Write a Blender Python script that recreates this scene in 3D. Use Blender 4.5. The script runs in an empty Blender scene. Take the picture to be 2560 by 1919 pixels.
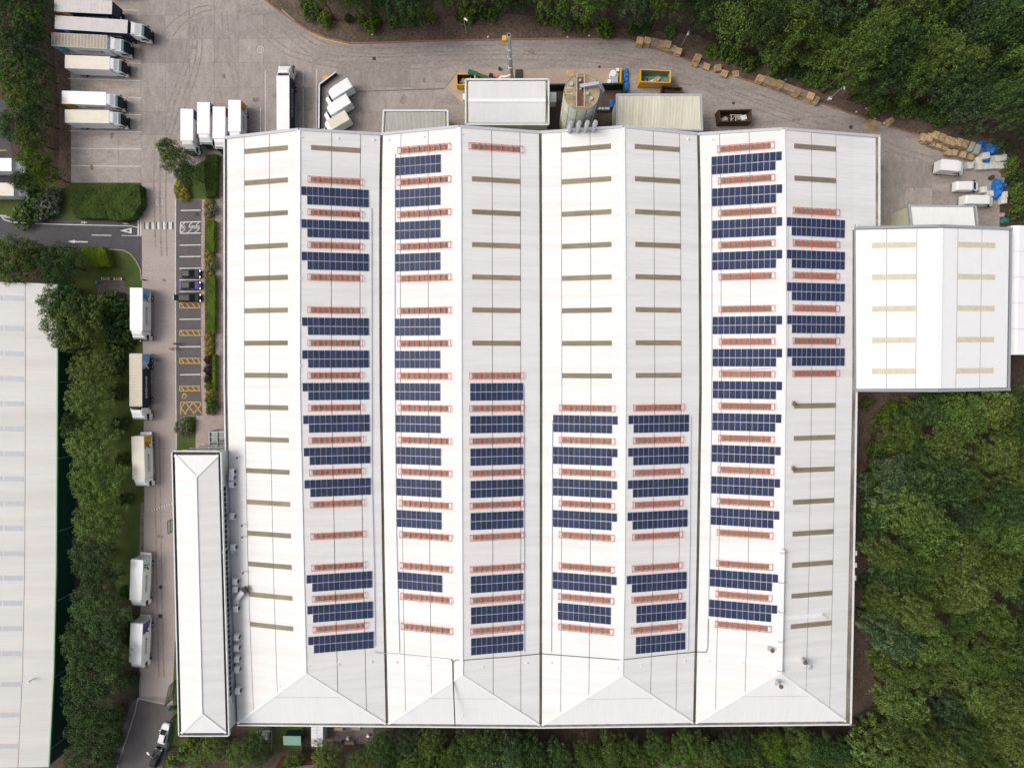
import bpy, math, random
import numpy as np
from mathutils import Vector, Matrix

random.seed(7)
RS = np.random.RandomState(11)
S = bpy.context.scene
COL = S.collection

# ---------------------------------------------------------------- camera
PW, PH = 2560.0, 1919.0
FPX = 1491.8
H = 123.0
NADX, NADY = 1313.6, 899.0
_d = Vector((NADX - PW / 2, -(NADY - PH / 2), -FPX)).normalized()
_zc = -_d
_xc = (Vector((1, 0, 0)) - _zc * _zc.x).normalized()
_yc = _zc.cross(_xc)
ROT = Matrix((_xc, _yc, _zc))
cam_d = bpy.data.cameras.new('drone_camera')
cam_d.sensor_fit = 'HORIZONTAL'
cam_d.sensor_width = 36.0
cam_d.lens = 36.0 * FPX / PW
cam_d.clip_end = 5000
cam = bpy.data.objects.new('drone_camera', cam_d)
cam.matrix_world = Matrix.Translation((0, 0, H)) @ ROT.to_4x4()
COL.objects.link(cam)
S.camera = cam

# ---------------------------------------------------------------- sky, sun, exposure
SUN_EL, SUN_AZ = math.radians(52), math.radians(278)      # azimuth clockwise from +Y (north): light from the west
wd = bpy.data.worlds.new('World')
S.world = wd
wd.use_nodes = True
nt = wd.node_tree
for n in list(nt.nodes):
    nt.nodes.remove(n)
sky = nt.nodes.new('ShaderNodeTexSky')
sky.sky_type = 'NISHITA'
sky.sun_disc = False
sky.sun_elevation = SUN_EL
sky.sun_rotation = SUN_AZ
sky.air_density = 1.0
sky.dust_density = 6.0
sky.ozone_density = 1.0
hs = nt.nodes.new('ShaderNodeHueSaturation')
hs.inputs['Saturation'].default_value = 0.5
bg = nt.nodes.new('ShaderNodeBackground')
bg.inputs['Strength'].default_value = 0.15
wo = nt.nodes.new('ShaderNodeOutputWorld')
nt.links.new(sky.outputs[0], hs.inputs['Color'])
nt.links.new(hs.outputs[0], bg.inputs['Color'])
nt.links.new(bg.outputs[0], wo.inputs['Surface'])
sd = bpy.data.lights.new('sun', 'SUN')
sd.energy = 0.98
sd.angle = math.radians(32)
sd.color = (1.0, 0.95, 0.87)
sun = bpy.data.objects.new('sun', sd)
_sv = Vector((math.sin(SUN_AZ) * math.cos(SUN_EL), math.cos(SUN_AZ) * math.cos(SUN_EL), math.sin(SUN_EL)))
sun.rotation_euler = (-_sv).to_track_quat('-Z', 'Y').to_euler()
COL.objects.link(sun)
S.view_settings.view_transform = 'Standard'
S.view_settings.look = 'None'
S.view_settings.exposure = -0.02
S.view_settings.gamma = 1.0
S.view_settings.use_curve_mapping = False


# ---------------------------------------------------------------- helpers
def W(px, py, z=0.0):
    """where the photograph's pixel meets the level z"""
    v = ROT @ Vector((px - PW / 2, -(py - PH / 2), -FPX))
    t = (z - H) / v.z
    return Vector((v.x * t, v.y * t, z))


K = 0.289459


def tile(ox, oy, k=K):
    return lambda x, y: (ox + x * k, oy + y * k)


tA, tB, tC, tD = tile(0, 0), tile(640, 0), tile(1280, 0), tile(1920, 0)
tE, tF, tG = tile(0, 480), tile(0, 960), tile(0, 1440)
tH, tI, tJ, tL = tile(1920, 480), tile(1920, 960), tile(1920, 1440), tile(640, 1440)
dBale = tile(2260, 300, 1 / 6.907)
dSilo = tile(1400, 120, 1 / 6.909)
dFlue = tile(1120, 60, 1 / 6.909)
dVan = tile(760, 160, 1 / 9.2125)
dPalA = tile(1580, 80, 1 / 13.82)
dPalB = tile(1860, 170, 1 / 11.06)
dYard = tile(600, 1780, 1 / 6.144)
dAC = tile(540, 1200, 1 / 5.53)


def WT(t, x, y, z=0.0):
    return W(*t(x, y), z)


def lerp(a, b, t):
    return a + (b - a) * t


class MB:
    def __init__(s):
        s.v, s.f, s.m = [], [], []

    def add(s, vs, fs, mi=0):
        o = len(s.v)
        s.v += [tuple(v) for v in vs]
        s.f += [tuple(i + o for i in f) for f in fs]
        s.m += [mi] * len(fs)
        return s

    def quad(s, a, b, c, d, mi=0):
        return s.add([a, b, c, d], [(0, 1, 2, 3)], mi)

    def poly(s, pts, mi=0):
        return s.add(pts, [tuple(range(len(pts)))], mi)

    def hexa(s, bot, top, mi=0):
        """eight corners: four below (ccw from above), four above"""
        return s.add(list(bot) + list(top), [(3, 2, 1, 0), (4, 5, 6, 7), (0, 1, 5, 4), (1, 2, 6, 5), (2, 3, 7, 6), (3, 0, 4, 7)], mi)

    def box(s, c, d, mi=0, rz=0.0, M=None):
        x, y, z = d[0] / 2, d[1] / 2, d[2] / 2
        ps = [Vector((sx * x, sy * y, sz * z)) for sz in (-1, 1) for sx, sy in ((-1, -1), (1, -1), (1, 1), (-1, 1))]
        if rz:
            R = Matrix.Rotation(rz, 3, 'Z')
            ps = [R @ p for p in ps]
        if M is not None:
            ps = [M @ p for p in ps]
        ps = [p + Vector(c) for p in ps]
        return s.hexa(ps[:4], ps[4:], mi)

    def prism(s, pts, z0, z1, mi=0, cap=True):
        n = len(pts)
        vs = [(p[0], p[1], z0) for p in pts] + [(p[0], p[1], z1) for p in pts]
        fs = [(i, (i + 1) % n, n + (i + 1) % n, n + i) for i in range(n)]
        if cap:
            fs += [tuple(range(n - 1, -1, -1)), tuple(range(n, 2 * n))]
        return s.add(vs, fs, mi)

    def tube(s, p0, p1, r0, r1=None, n=8, mi=0, cap=True):
        r1 = r0 if r1 is None else r1
        p0, p1 = Vector(p0), Vector(p1)
        d = (p1 - p0)
        if d.length < 1e-6:
            return s
        d.normalize()
        a = d.orthogonal().normalized()
        b = d.cross(a)
        vs = []
        for p, r in ((p0, r0), (p1, r1)):
            for i in range(n):
                t = 2 * math.pi * i / n
                vs.append(p + (a * math.cos(t) + b * math.sin(t)) * r)
        fs = [(i, (i + 1) % n, n + (i + 1) % n, n + i) for i in range(n)]
        if cap:
            fs += [tuple(range(n - 1, -1, -1)), tuple(range(n, 2 * n))]
        return s.add(vs, fs, mi)

    def path(s, pts, r, n=6, mi=0):
        for a, b in zip(pts[:-1], pts[1:]):
            s.tube(a, b, r, r, n, mi)
        return s

    def bar(s, p0, p1, w, h, mi=0, up=Vector((0, 0, 1))):
        p0, p1 = Vector(p0), Vector(p1)
        d = (p1 - p0).normalized()
        sd_ = d.cross(up).normalized() * (w / 2)
        u = sd_.cross(d).normalized() * h
        bot = [p0 - sd_, p0 + sd_, p1 + sd_, p1 - sd_]
        return s.hexa(bot, [p + u for p in bot], mi)

    def ribbon(s, pts, w, z=None, mi=0):
        pts = [Vector(p) for p in pts]
        L, Rr = [], []
        for i, p in enumerate(pts):
            d = (pts[min(i + 1, len(pts) - 1)] - pts[max(i - 1, 0)])
            n = Vector((-d.y, d.x, 0)).normalized() * (w / 2)
            L.append(p + n)
            Rr.append(p - n)
        vs = L + Rr
        if z is not None:
            vs = [Vector((v.x, v.y, z)) for v in vs]
        k = len(pts)
        return s.add(vs, [(i, k + i, k + i + 1, i + 1) for i in range(k - 1)], mi)

    def loft(s, rings, mi=0, cap=True):
        n = len(rings[0])
        vs = [p for r in rings for p in r]
        fs = []
        for k in range(len(rings) - 1):
            for i in range(n):
                j = (i + 1) % n
                fs.append((k * n + i, k * n + j, (k + 1) * n + j, (k + 1) * n + i))
        if cap:
            fs += [tuple(range(n - 1, -1, -1)), tuple(range((len(rings) - 1) * n, len(rings) * n))]
        return s.add(vs, fs, mi)

    def mesh(s, name, mats, smooth=False, off=None):
        me = bpy.data.meshes.new(name)
        vs = s.v
        if off is not None:
            ox, oy, oz = off
            vs = [(a - ox, b - oy, c - oz) for a, b, c in vs]
        me.from_pydata(vs, [], s.f)
        for m in (mats if isinstance(mats, (list, tuple)) else [mats]):
            me.materials.append(m)
        if any(s.m):
            me.polygons.foreach_set('material_index', s.m)
        if smooth:
            me.polygons.foreach_set('use_smooth', [True] * len(me.polygons))
        me.update()
        return me

    def obj(s, name, mats, parent=None, smooth=False, world=True, label=None):
        """world: the coordinates are world ones; else they are already in the parent's frame"""
        off = None
        if parent is not None and world:
            off = tuple(origin(parent))
        return link(name, s.mesh(name, mats, smooth, off), parent, label)


def origin(o):
    p = Vector((0, 0, 0))
    while o is not None:
        p = p + Vector(o.location)
        o = o.parent
    return p


def link(name, me, parent=None, label=None):
    o = bpy.data.objects.new(name, me)
    COL.objects.link(o)
    if parent is not None:
        o.parent = parent
    if label:
        o['label'] = label
    return o


def tag(o, label, cat, group=None):
    o['label'] = label
    o['category'] = cat
    if group:
        o['group'] = group
    return o


def thing(name, label, cat, loc=(0, 0, 0), rz=0.0, group=None):
    o = bpy.data.objects.new(name, None)
    o.empty_display_size = 0.5
    o.location = loc
    o.rotation_euler = (0, 0, rz)
    COL.objects.link(o)
    return tag(o, label, cat, group)


def setting(o, kind='structure'):
    o['kind'] = kind
    return o


def copy_tree(o, parent=None):
    c = o.copy()
    COL.objects.link(c)
    if parent is not None:
        c.parent = parent
    for ch in list(o.children):
        copy_tree(ch, c)
    return c


ORD = ['first', 'second', 'third', 'fourth', 'fifth', 'sixth', 'seventh', 'eighth', 'ninth', 'tenth', 'eleventh',
       'twelfth', 'thirteenth', 'fourteenth', 'fifteenth', 'sixteenth', 'seventeenth', 'eighteenth']


# ---------------------------------------------------------------- materials
def mat(name, rgb, rough=0.7, var=0.0, scale=1.0, stretch=(1, 1, 1), metal=0.0, spec=0.3, rnd=0.0, island=0.0,
        dirt=None, dirt_amt=0.0, dirt_scale=0.15, fine=0.0, fine_scale=6.0, bump=0.0, coat=0.0, trans=0.0, hue=0.0, clump=False):
    m = bpy.data.materials.new(name)
    m.use_nodes = True
    t = m.node_tree
    b = t.nodes['Principled BSDF']
    b.inputs['Roughness'].default_value = rough
    b.inputs['Metallic'].default_value = metal
    b.inputs['Specular IOR Level'].default_value = spec
    if coat:
        b.inputs['Coat Weight'].default_value = coat
        b.inputs['Coat Roughness'].default_value = 0.1
    if trans:
        b.inputs['Transmission Weight'].default_value = trans
    L = t.links.new
    rgbn = t.nodes.new('ShaderNodeRGB')
    rgbn.outputs[0].default_value = (*rgb, 1)
    out = rgbn.outputs[0]
    tc = t.nodes.new('ShaderNodeTexCoord')

    def noise(sc, st, detail=4.0):
        mp = t.nodes.new('ShaderNodeMapping')
        mp.inputs['Scale'].default_value = st
        L(tc.outputs['Object'], mp.inputs[0])
        nz = t.nodes.new('ShaderNodeTexNoise')
        nz.inputs['Scale'].default_value = sc
        nz.inputs['Detail'].default_value = detail
        nz.inputs['Roughness'].default_value = 0.6
        L(mp.outputs[0], nz.inputs['Vector'])
        return nz.outputs['Fac']

    def scale_by(col, fac, amt):
        """col * (1 + amt*2*(fac-.5)*1.6)"""
        mr = t.nodes.new('ShaderNodeMapRange')
        mr.inputs['From Min'].default_value = 0.25
        mr.inputs['From Max'].default_value = 0.75
        mr.inputs['To Min'].default_value = 1 - amt
        mr.inputs['To Max'].default_value = 1 + amt
        L(fac, mr.inputs['Value'])
        vm = t.nodes.new('ShaderNodeVectorMath')
        vm.operation = 'SCALE'
        L(col, vm.inputs[0])
        L(mr.outputs[0], vm.inputs['Scale'])
        return vm.outputs[0]

    if dirt is not None and dirt_amt > 0:
        f = noise(dirt_scale, stretch, 6.0)
        mr = t.nodes.new('ShaderNodeMapRange')
        mr.inputs['From Min'].default_value = 0.42
        mr.inputs['From Max'].default_value = 0.75
        mr.inputs['To Max'].default_value = dirt_amt
        L(f, mr.inputs['Value'])
        mx = t.nodes.new('ShaderNodeMix')
        mx.data_type = 'RGBA'
        L(mr.outputs[0], mx.inputs['Factor'])
        L(out, mx.inputs['A'])
        mx.inputs['B'].default_value = (*dirt, 1)
        out = mx.outputs['Result']
    if var:
        out = scale_by(out, noise(scale, stretch), var)
    if fine:
        out = scale_by(out, noise(fine_scale, (1, 1, 1), 3.0), fine)
    if rnd or hue:
        oi = t.nodes.new('ShaderNodeObjectInfo')
        mr = t.nodes.new('ShaderNodeMapRange')
        mr.inputs['To Min'].default_value = 1 - rnd
        mr.inputs['To Max'].default_value = 1 + rnd
        L(oi.outputs['Random'], mr.inputs['Value'])
        vm = t.nodes.new('ShaderNodeVectorMath')
        vm.operation = 'SCALE'
        L(out, vm.inputs[0])
        L(mr.outputs[0], vm.inputs['Scale'])
        out = vm.outputs[0]
        if hue:
            h = t.nodes.new('ShaderNodeHueSaturation')
            wn = t.nodes.new('ShaderNodeTexWhiteNoise')
            wn.noise_dimensions = '1D'
            L(oi.outputs['Random'], wn.inputs['W'])
            mr2 = t.nodes.new('ShaderNodeMapRange')
            mr2.inputs['To Min'].default_value = 0.5 - hue
            mr2.inputs['To Max'].default_value = 0.5 + hue * 0.7
            L(wn.outputs['Value'], mr2.inputs['Value'])
            L(mr2.outputs[0], h.inputs['Hue'])
            L(out, h.inputs['Color'])
            out = h.outputs[0]
    if island:
        ge = t.nodes.new('ShaderNodeNewGeometry')
        mr = t.nodes.new('ShaderNodeMapRange')
        mr.inputs['To Min'].default_value = 1 - island
        mr.inputs['To Max'].default_value = 1 + island
        L(ge.outputs['Random Per Island'], mr.inputs['Value'])
        vm = t.nodes.new('ShaderNodeVectorMath')
        vm.operation = 'SCALE'
        L(out, vm.inputs[0])
        L(mr.outputs[0], vm.inputs['Scale'])
        out = vm.outputs[0]
    if clump:
        at_ = t.nodes.new('ShaderNodeAttribute')
        at_.attribute_name = 'clump'
        vm = t.nodes.new('ShaderNodeVectorMath')
        vm.operation = 'SCALE'
        L(out, vm.inputs[0])
        L(at_.outputs['Fac'], vm.inputs['Scale'])
        out = vm.outputs[0]
    L(out, b.inputs['Base Color'])
    if bump:
        bp = t.nodes.new('ShaderNodeBump')
        bp.inputs['Strength'].default_value = bump
        bp.inputs['Distance'].default_value = 0.1
        L(noise(fine_scale, stretch), bp.inputs['Height'])
        L(bp.outputs[0], b.inputs['Normal'])
    return m


def srgb(r, g, b, k=1.0):
    f = lambda c: ((c / 255) / 12.92 if c <= 10 else ((c / 255 + 0.055) / 1.055) ** 2.4) * k
    return (f(r), f(g), f(b))


M = {}
M['roof'] = mat('white_roof_sheet', (0.765, 0.757, 0.742), 0.55, 0.05, 1.3, (0.05, 4.5, 1), dirt=(0.56, 0.54, 0.50), dirt_amt=0.42, dirt_scale=0.16, spec=0.2)
M['hip'] = mat('white_hip_sheet', (0.765, 0.765, 0.758), 0.55, 0.03, 1.3, (2.2, 0.05, 1), dirt=(0.64, 0.63, 0.60), dirt_amt=0.22, dirt_scale=0.2, spec=0.2)
M['ridge'] = mat('white_ridge_capping', (0.82, 0.82, 0.82), 0.5, 0.03, 1.0, spec=0.2)
M['deck'] = mat('dark_sheet_lap', (0.27, 0.265, 0.26), 0.9, 0.3, 2.0)
M['verge'] = mat('pale_grey_verge_trim', (0.50, 0.50, 0.53), 0.6, 0.05, 1.0)
M['valley'] = mat('dark_valley_gutter', (0.115, 0.098, 0.085), 0.95, 0.55, 0.35, (2, 0.5, 1), fine=0.35, fine_scale=3)
M['gutter'] = mat('brown_gutter_sludge', (0.21, 0.18, 0.155), 0.95, 0.55, 0.35, (2, 0.5, 1), fine=0.35, fine_scale=3)
M['coping'] = mat('pale_coping', (0.68, 0.70, 0.70), 0.6, 0.08, 1.0)
M['teal'] = mat('dark_teal_fascia', (0.05, 0.13, 0.14), 0.5, 0.1)
M['wallw'] = mat('off_white_cladding', (0.60, 0.61, 0.56), 0.6, 0.08, 0.5)
M['cream'] = mat('cream_cladding', (0.58, 0.57, 0.42), 0.65, 0.12, 0.5)
M['sky_tan'] = mat('weathered_rooflight', (0.42, 0.35, 0.245), 0.5, 0.22, 0.8, (0.4, 3, 1), rnd=0.14)
M['sky_lap'] = mat('rooflight_groove', (0.10, 0.09, 0.07), 0.8)
M['sky_pale'] = mat('pale_rooflight', (0.64, 0.565, 0.42), 0.5, 0.10, 1.2, (1, 1, 1), fine=0.1, fine_scale=4)
M['red'] = mat('red_safety_rail', (0.70, 0.105, 0.105), 0.6)
M['pv_glass'] = mat('navy_solar_glass', (0.030, 0.043, 0.096), 0.45, 0.12, 0.9, spec=0.14, rnd=0.15, coat=0.0)
M['pv_frame'] = mat('silver_panel_frame', (0.40, 0.41, 0.46), 0.5, metal=0.1)
M['alu'] = mat('aluminium', (0.60, 0.62, 0.64), 0.35, 0.1, 1.0, metal=0.6)
M['galv'] = mat('galvanised_steel', (0.52, 0.54, 0.58), 0.4, 0.12, 1.5, metal=0.4)
M['cable'] = mat('dark_cable', (0.05, 0.05, 0.06), 0.6)
M['tray'] = mat('grey_blue_cable_tray', (0.42, 0.45, 0.58), 0.5)
M['concrete'] = mat('yard_concrete', (0.318, 0.281, 0.258), 0.9, 0.20, 0.35, (0.35, 1.6, 1), dirt=(0.23, 0.195, 0.175), dirt_amt=0.7, dirt_scale=0.09, fine=0.2, fine_scale=1.8)
M['slab'] = mat('slab_concrete', (0.322, 0.285, 0.262), 0.9, 0.17, 0.4, (2.5, 1, 1), dirt=(0.23, 0.195, 0.178), dirt_amt=0.5, dirt_scale=0.18, fine=0.12, fine_scale=2.5, rnd=0.12)
M['slab_pale'] = mat('bay_concrete', (0.37, 0.33, 0.30), 0.9, 0.18, 0.45, (1, 2, 1), dirt=(0.26, 0.21, 0.17), dirt_amt=0.7, dirt_scale=0.25, fine=0.14, fine_scale=2.5, rnd=0.07)
M['joint'] = mat('slab_joint', (0.19, 0.165, 0.15), 0.95, 0.3, 1)
M['pad'] = mat('pink_concrete_pad', (0.42, 0.33, 0.27), 0.9, 0.2, 0.4, dirt=(0.36, 0.24, 0.14), dirt_amt=0.5, dirt_scale=0.4, fine=0.1)
M['tarmac'] = mat('tarmac', (0.080, 0.077, 0.083), 0.9, 0.14, 0.4, fine=0.2, fine_scale=4)
M['tarmac2'] = mat('worn_tarmac', (0.112, 0.103, 0.102), 0.9, 0.14, 0.4, fine=0.2, fine_scale=4)
M['road'] = mat('pale_road_concrete', (0.385, 0.325, 0.30), 0.9, 0.08, 0.3, (1, 2, 1), fine=0.1, fine_scale=2.5, rnd=0.05, dirt=(0.25, 0.2, 0.18), dirt_amt=0.45, dirt_scale=0.15)
M['paint'] = mat('white_road_paint', (0.62, 0.62, 0.60), 0.7, 0.14, 1.5)
M['yellow_paint'] = mat('yellow_road_paint', (0.62, 0.36, 0.06), 0.7, 0.15, 1.5)
M['worn_paint'] = mat('worn_road_paint', (0.56, 0.53, 0.51), 0.8, 0.2, 1.5)
M['faint_paint'] = mat('faint_road_paint', (0.33, 0.295, 0.275), 0.85, 0.2, 1.5)
M['soil'] = mat('woodland_soil', (0.075, 0.050, 0.040), 1.0, 0.35, 0.25, dirt=(0.045, 0.055, 0.022), dirt_amt=0.65, dirt_scale=0.12, fine=0.45, fine_scale=1.6)
M['bank'] = mat('brown_bank_soil', (0.125, 0.086, 0.068), 1.0, 0.3, 0.5, dirt=(0.055, 0.062, 0.025), dirt_amt=0.5, dirt_scale=0.22, fine=0.5, fine_scale=2.2)
M['lawn'] = mat('mown_lawn', (0.062, 0.092, 0.020), 1.0, 0.25, 0.4, dirt=(0.10, 0.095, 0.03), dirt_amt=0.45, dirt_scale=0.3, fine=0.25, fine_scale=5)
M['kerb'] = mat('kerb_stone', (0.38, 0.32, 0.29), 0.9, 0.15, 1.0)
M['kerb_red'] = mat('stained_kerb', (0.26, 0.15, 0.12), 0.9, 0.2, 1.0)
M['paver'] = mat('grey_brick_paver', (0.27, 0.235, 0.215), 0.9, 0.2, 0.8, rnd=0.12, fine=0.2, fine_scale=4)
M['pave_pink'] = mat('pinkish_paving', (0.36, 0.28, 0.25), 0.9, 0.12, 0.8, rnd=0.07, fine=0.12, fine_scale=4)
M['terrace'] = mat('brown_terrace_paving', (0.16, 0.115, 0.10), 0.95, 0.3, 0.7, rnd=0.15, fine=0.2)
M['iron'] = mat('cast_iron', (0.06, 0.055, 0.055), 0.8, 0.2)
M['white'] = mat('white_truck_paint', (0.80, 0.80, 0.80), 0.35, 0.03, 0.8, spec=0.4, coat=0.2)
M['white_side'] = mat('white_box_side', (0.75, 0.76, 0.78), 0.45, 0.06, 0.6)
M['cream_roof'] = mat('cream_translucent_roof', (0.70, 0.65, 0.54), 0.6, 0.07, 0.7, fine=0.05)
M['beige_roof'] = mat('beige_translucent_roof', (0.56, 0.49, 0.38), 0.6, 0.07, 0.7, fine=0.05)
M['track'] = mat('tyre_worn_concrete', (0.278, 0.243, 0.221), 0.9, 0.2, 0.5, fine=0.25, fine_scale=1.5)
M['stain'] = mat('oil_stained_concrete', (0.215, 0.183, 0.165), 0.85, 0.25, 0.6, fine=0.3, fine_scale=1.5)
M['grey_roof'] = mat('pale_grey_trailer_roof', (0.56, 0.53, 0.52), 0.6, 0.07, 0.5, dirt=(0.42, 0.39, 0.37), dirt_amt=0.5, dirt_scale=0.4)
M['tan_roof'] = mat('tan_ribbed_roof', (0.33, 0.29, 0.23), 0.6, 0.18, 0.8, dirt=(0.24, 0.2, 0.16), dirt_amt=0.5, dirt_scale=0.6)
M['navy'] = mat('navy_side', (0.016, 0.020, 0.045), 0.45, 0.1, 0.5)
M['black'] = mat('black_plastic', (0.015, 0.015, 0.017), 0.5)
M['tyre'] = mat('tyre_rubber', (0.018, 0.018, 0.018), 0.85)
M['rim'] = mat('wheel_rim', (0.45, 0.45, 0.46), 0.45, metal=0.5)
M['glass'] = mat('dark_glass', (0.012, 0.018, 0.022), 0.15, spec=0.25)
M['visor'] = mat('green_grey_visor', (0.22, 0.30, 0.30), 0.3)
M['chrome'] = mat('lamp_lens', (0.6, 0.6, 0.58), 0.2, metal=0.4)
for nm, c in (('yellow', (0.66, 0.36, 0.015)), ('skyblue', (0.18, 0.42, 0.72)), ('teal_l', (0.20, 0.52, 0.55)), ('purple', (0.10, 0.07, 0.30)),
              ('blue', (0.05, 0.16, 0.45)), ('crimson', (0.42, 0.03, 0.06)), ('lettering_dark', (0.06, 0.06, 0.075)), ('lettering_light', (0.62, 0.64, 0.68)),
              ('teal_pale', (0.42, 0.66, 0.62))):
    M[nm] = mat('livery_' + nm, c, 0.45)
M['lilac'] = mat('pale_lilac_print', (0.40, 0.32, 0.33), 0.5)
M['skip_y'] = mat('yellow_skip_steel', (0.78, 0.44, 0.03), 0.55, 0.12, 0.8, dirt=(0.28, 0.13, 0.03), dirt_amt=0.4, dirt_scale=0.8)
M['skip_in'] = mat('green_grey_skip_lining', (0.20, 0.29, 0.22), 0.8, 0.25, 0.7)
M['rust'] = mat('rusty_brown_steel', (0.075, 0.045, 0.028), 0.9, 0.35, 0.6, dirt=(0.13, 0.06, 0.03), dirt_amt=0.6, dirt_scale=0.8)
M['greenm'] = mat('green_machine_paint', (0.03, 0.17, 0.10), 0.5, 0.12, 1)
M['orange'] = mat('orange_drum', (0.65, 0.15, 0.03), 0.5)
M['bluet'] = mat('blue_tarpaulin', (0.015, 0.15, 0.48), 0.45, 0.25, 1.2)
M['wood'] = mat('pale_pallet_timber', (0.52, 0.36, 0.19), 0.85, 0.18, 1.5, rnd=0.3, fine=0.12)
M['wood_g'] = mat('greyed_pallet_timber', (0.36, 0.28, 0.20), 0.9, 0.2, 1.5, rnd=0.25)
M['card'] = mat('baled_cardboard', (0.36, 0.24, 0.12), 0.95, 0.35, 2.2, rnd=0.18, fine=0.35, fine_scale=5, dirt=(0.6, 0.55, 0.48), dirt_amt=0.55, dirt_scale=3.5)
M['bale_w'] = mat('baled_white_plastic', (0.62, 0.61, 0.57), 0.5, 0.18, 2.0, rnd=0.1, fine=0.2, fine_scale=6)
M['bale_g'] = mat('baled_grey_film', (0.36, 0.36, 0.31), 0.6, 0.2, 2.0, fine=0.25, fine_scale=6)
M['moss'] = mat('moss_stained_roof', (0.69, 0.66, 0.55), 0.75, 0.08, 1.2, (3, 0.25, 1), dirt=(0.42, 0.41, 0.31), dirt_amt=0.5, dirt_scale=0.35)
M['greyroof'] = mat('grey_cream_sheet', (0.50, 0.49, 0.45), 0.7, 0.08, 1.2, (3, 0.25, 1), dirt=(0.36, 0.35, 0.31), dirt_amt=0.45, dirt_scale=0.3)
M['silo'] = mat('cream_silo_steel', (0.67, 0.68, 0.56), 0.6, 0.08, 0.5, dirt=(0.36, 0.38, 0.28), dirt_amt=0.5, dirt_scale=0.4)
M['silotop'] = mat('rusty_silo_top', (0.40, 0.315, 0.20), 0.95, 0.35, 0.7, dirt=(0.10, 0.09, 0.05), dirt_amt=0.7, dirt_scale=0.45, fine=0.3, fine_scale=3)
M['flue'] = mat('grey_green_flue', (0.44, 0.46, 0.41), 0.5, 0.12, 0.8)
M['gwall'] = mat('bottle_green_cladding', (0.008, 0.058, 0.036), 0.55, 0.08, 0.4)
M['gtrim'] = mat('green_eaves_trim', (0.20, 0.42, 0.22), 0.5, 0.1)
M['groof'] = mat('grey_warehouse_sheet', (0.66, 0.645, 0.615), 0.7, 0.05, 1.5, (0.1, 2.5, 1), dirt=(0.48, 0.46, 0.43), dirt_amt=0.45, dirt_scale=0.12)
M['glight'] = mat('blue_grey_rooflight', (0.47, 0.49, 0.53), 0.5, 0.08, 1)
M['rustline'] = mat('rusty_lap', (0.30, 0.17, 0.13), 0.9, 0.3)
M['brownroof'] = mat('brown_roof_tile', (0.12, 0.085, 0.07), 0.9, 0.25, 1.0, rnd=0.1)
M['brick'] = mat('red_brick', (0.20, 0.085, 0.05), 0.9, 0.2, 2.0)
M['pink_w'] = mat('white_pink_blossom', (0.62, 0.50, 0.46), 0.9, island=0.3)
M['petal'] = mat('white_blossom', (0.62, 0.62, 0.50), 0.9, island=0.2)
M['bark'] = mat('grey_brown_bark', (0.09, 0.065, 0.045), 0.95, 0.3, 2.0)
M['skin'] = mat('skin', (0.45, 0.27, 0.19), 0.6)
M['cloth_w'] = mat('white_shirt_cloth', (0.66, 0.68, 0.70), 0.9)
M['cloth_r'] = mat('red_shirt_cloth', (0.42, 0.05, 0.045), 0.9)
M['cloth_d'] = mat('dark_trouser_cloth', (0.03, 0.035, 0.045), 0.9)
M['hair'] = mat('dark_hair', (0.02, 0.015, 0.012), 0.8)
M['carblack'] = mat('black_car_paint', (0.012, 0.013, 0.016), 0.4, spec=0.25)
M['cardark'] = mat('charcoal_car_paint', (0.030, 0.032, 0.036), 0.4, spec=0.25)
M['carpurple'] = mat('violet_car_paint', (0.075, 0.062, 0.21), 0.4, spec=0.25)
M['greenk'] = mat('pale_green_felt_roof', (0.20, 0.36, 0.29), 0.85, 0.12, 1.0)
M['gdark'] = mat('dark_green_panel', (0.012, 0.05, 0.03), 0.6, 0.1)
M['yellow_m'] = mat('yellow_box_paint', (0.68, 0.36, 0.03), 0.5)


def leafmat(name, rgb, rnd=0.24, hue=0.012, clump=False):
    return mat(name, rgb, 0.75, rnd=rnd, island=0.28, spec=0.15, hue=hue, var=0.12, scale=0.4, clump=clump)


M['leaf'] = leafmat('broad_leaf', (0.080, 0.130, 0.027), clump=True)
M['leaf_dark'] = leafmat('dark_leaf', (0.046, 0.086, 0.025), clump=True)
M['leaf_olive'] = leafmat('olive_leaf', (0.104, 0.152, 0.035), clump=True)
M['leaf_blue'] = leafmat('blue_green_leaf', (0.064, 0.106, 0.046), clump=True)
M['leaf_bright'] = leafmat('bright_leaf', (0.085, 0.14, 0.014), 0.1, 0.01, True)
M['leaf_lime'] = leafmat('lime_hedge_leaf', (0.12, 0.175, 0.008), 0.05, 0.005, True)
M['leaf_yellow'] = leafmat('variegated_leaf', (0.30, 0.27, 0.06), 0.12, 0.015, True)
M['leaf_hedge'] = leafmat('hedge_leaf', (0.056, 0.090, 0.015), 0.08, 0.01, True)
M['leaf_grey'] = leafmat('grey_green_leaf', (0.15, 0.17, 0.12), 0.1, 0.01, True)
M['leaf_red'] = leafmat('dark_red_leaf', (0.045, 0.022, 0.024), 0.1, 0.01, True)


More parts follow.
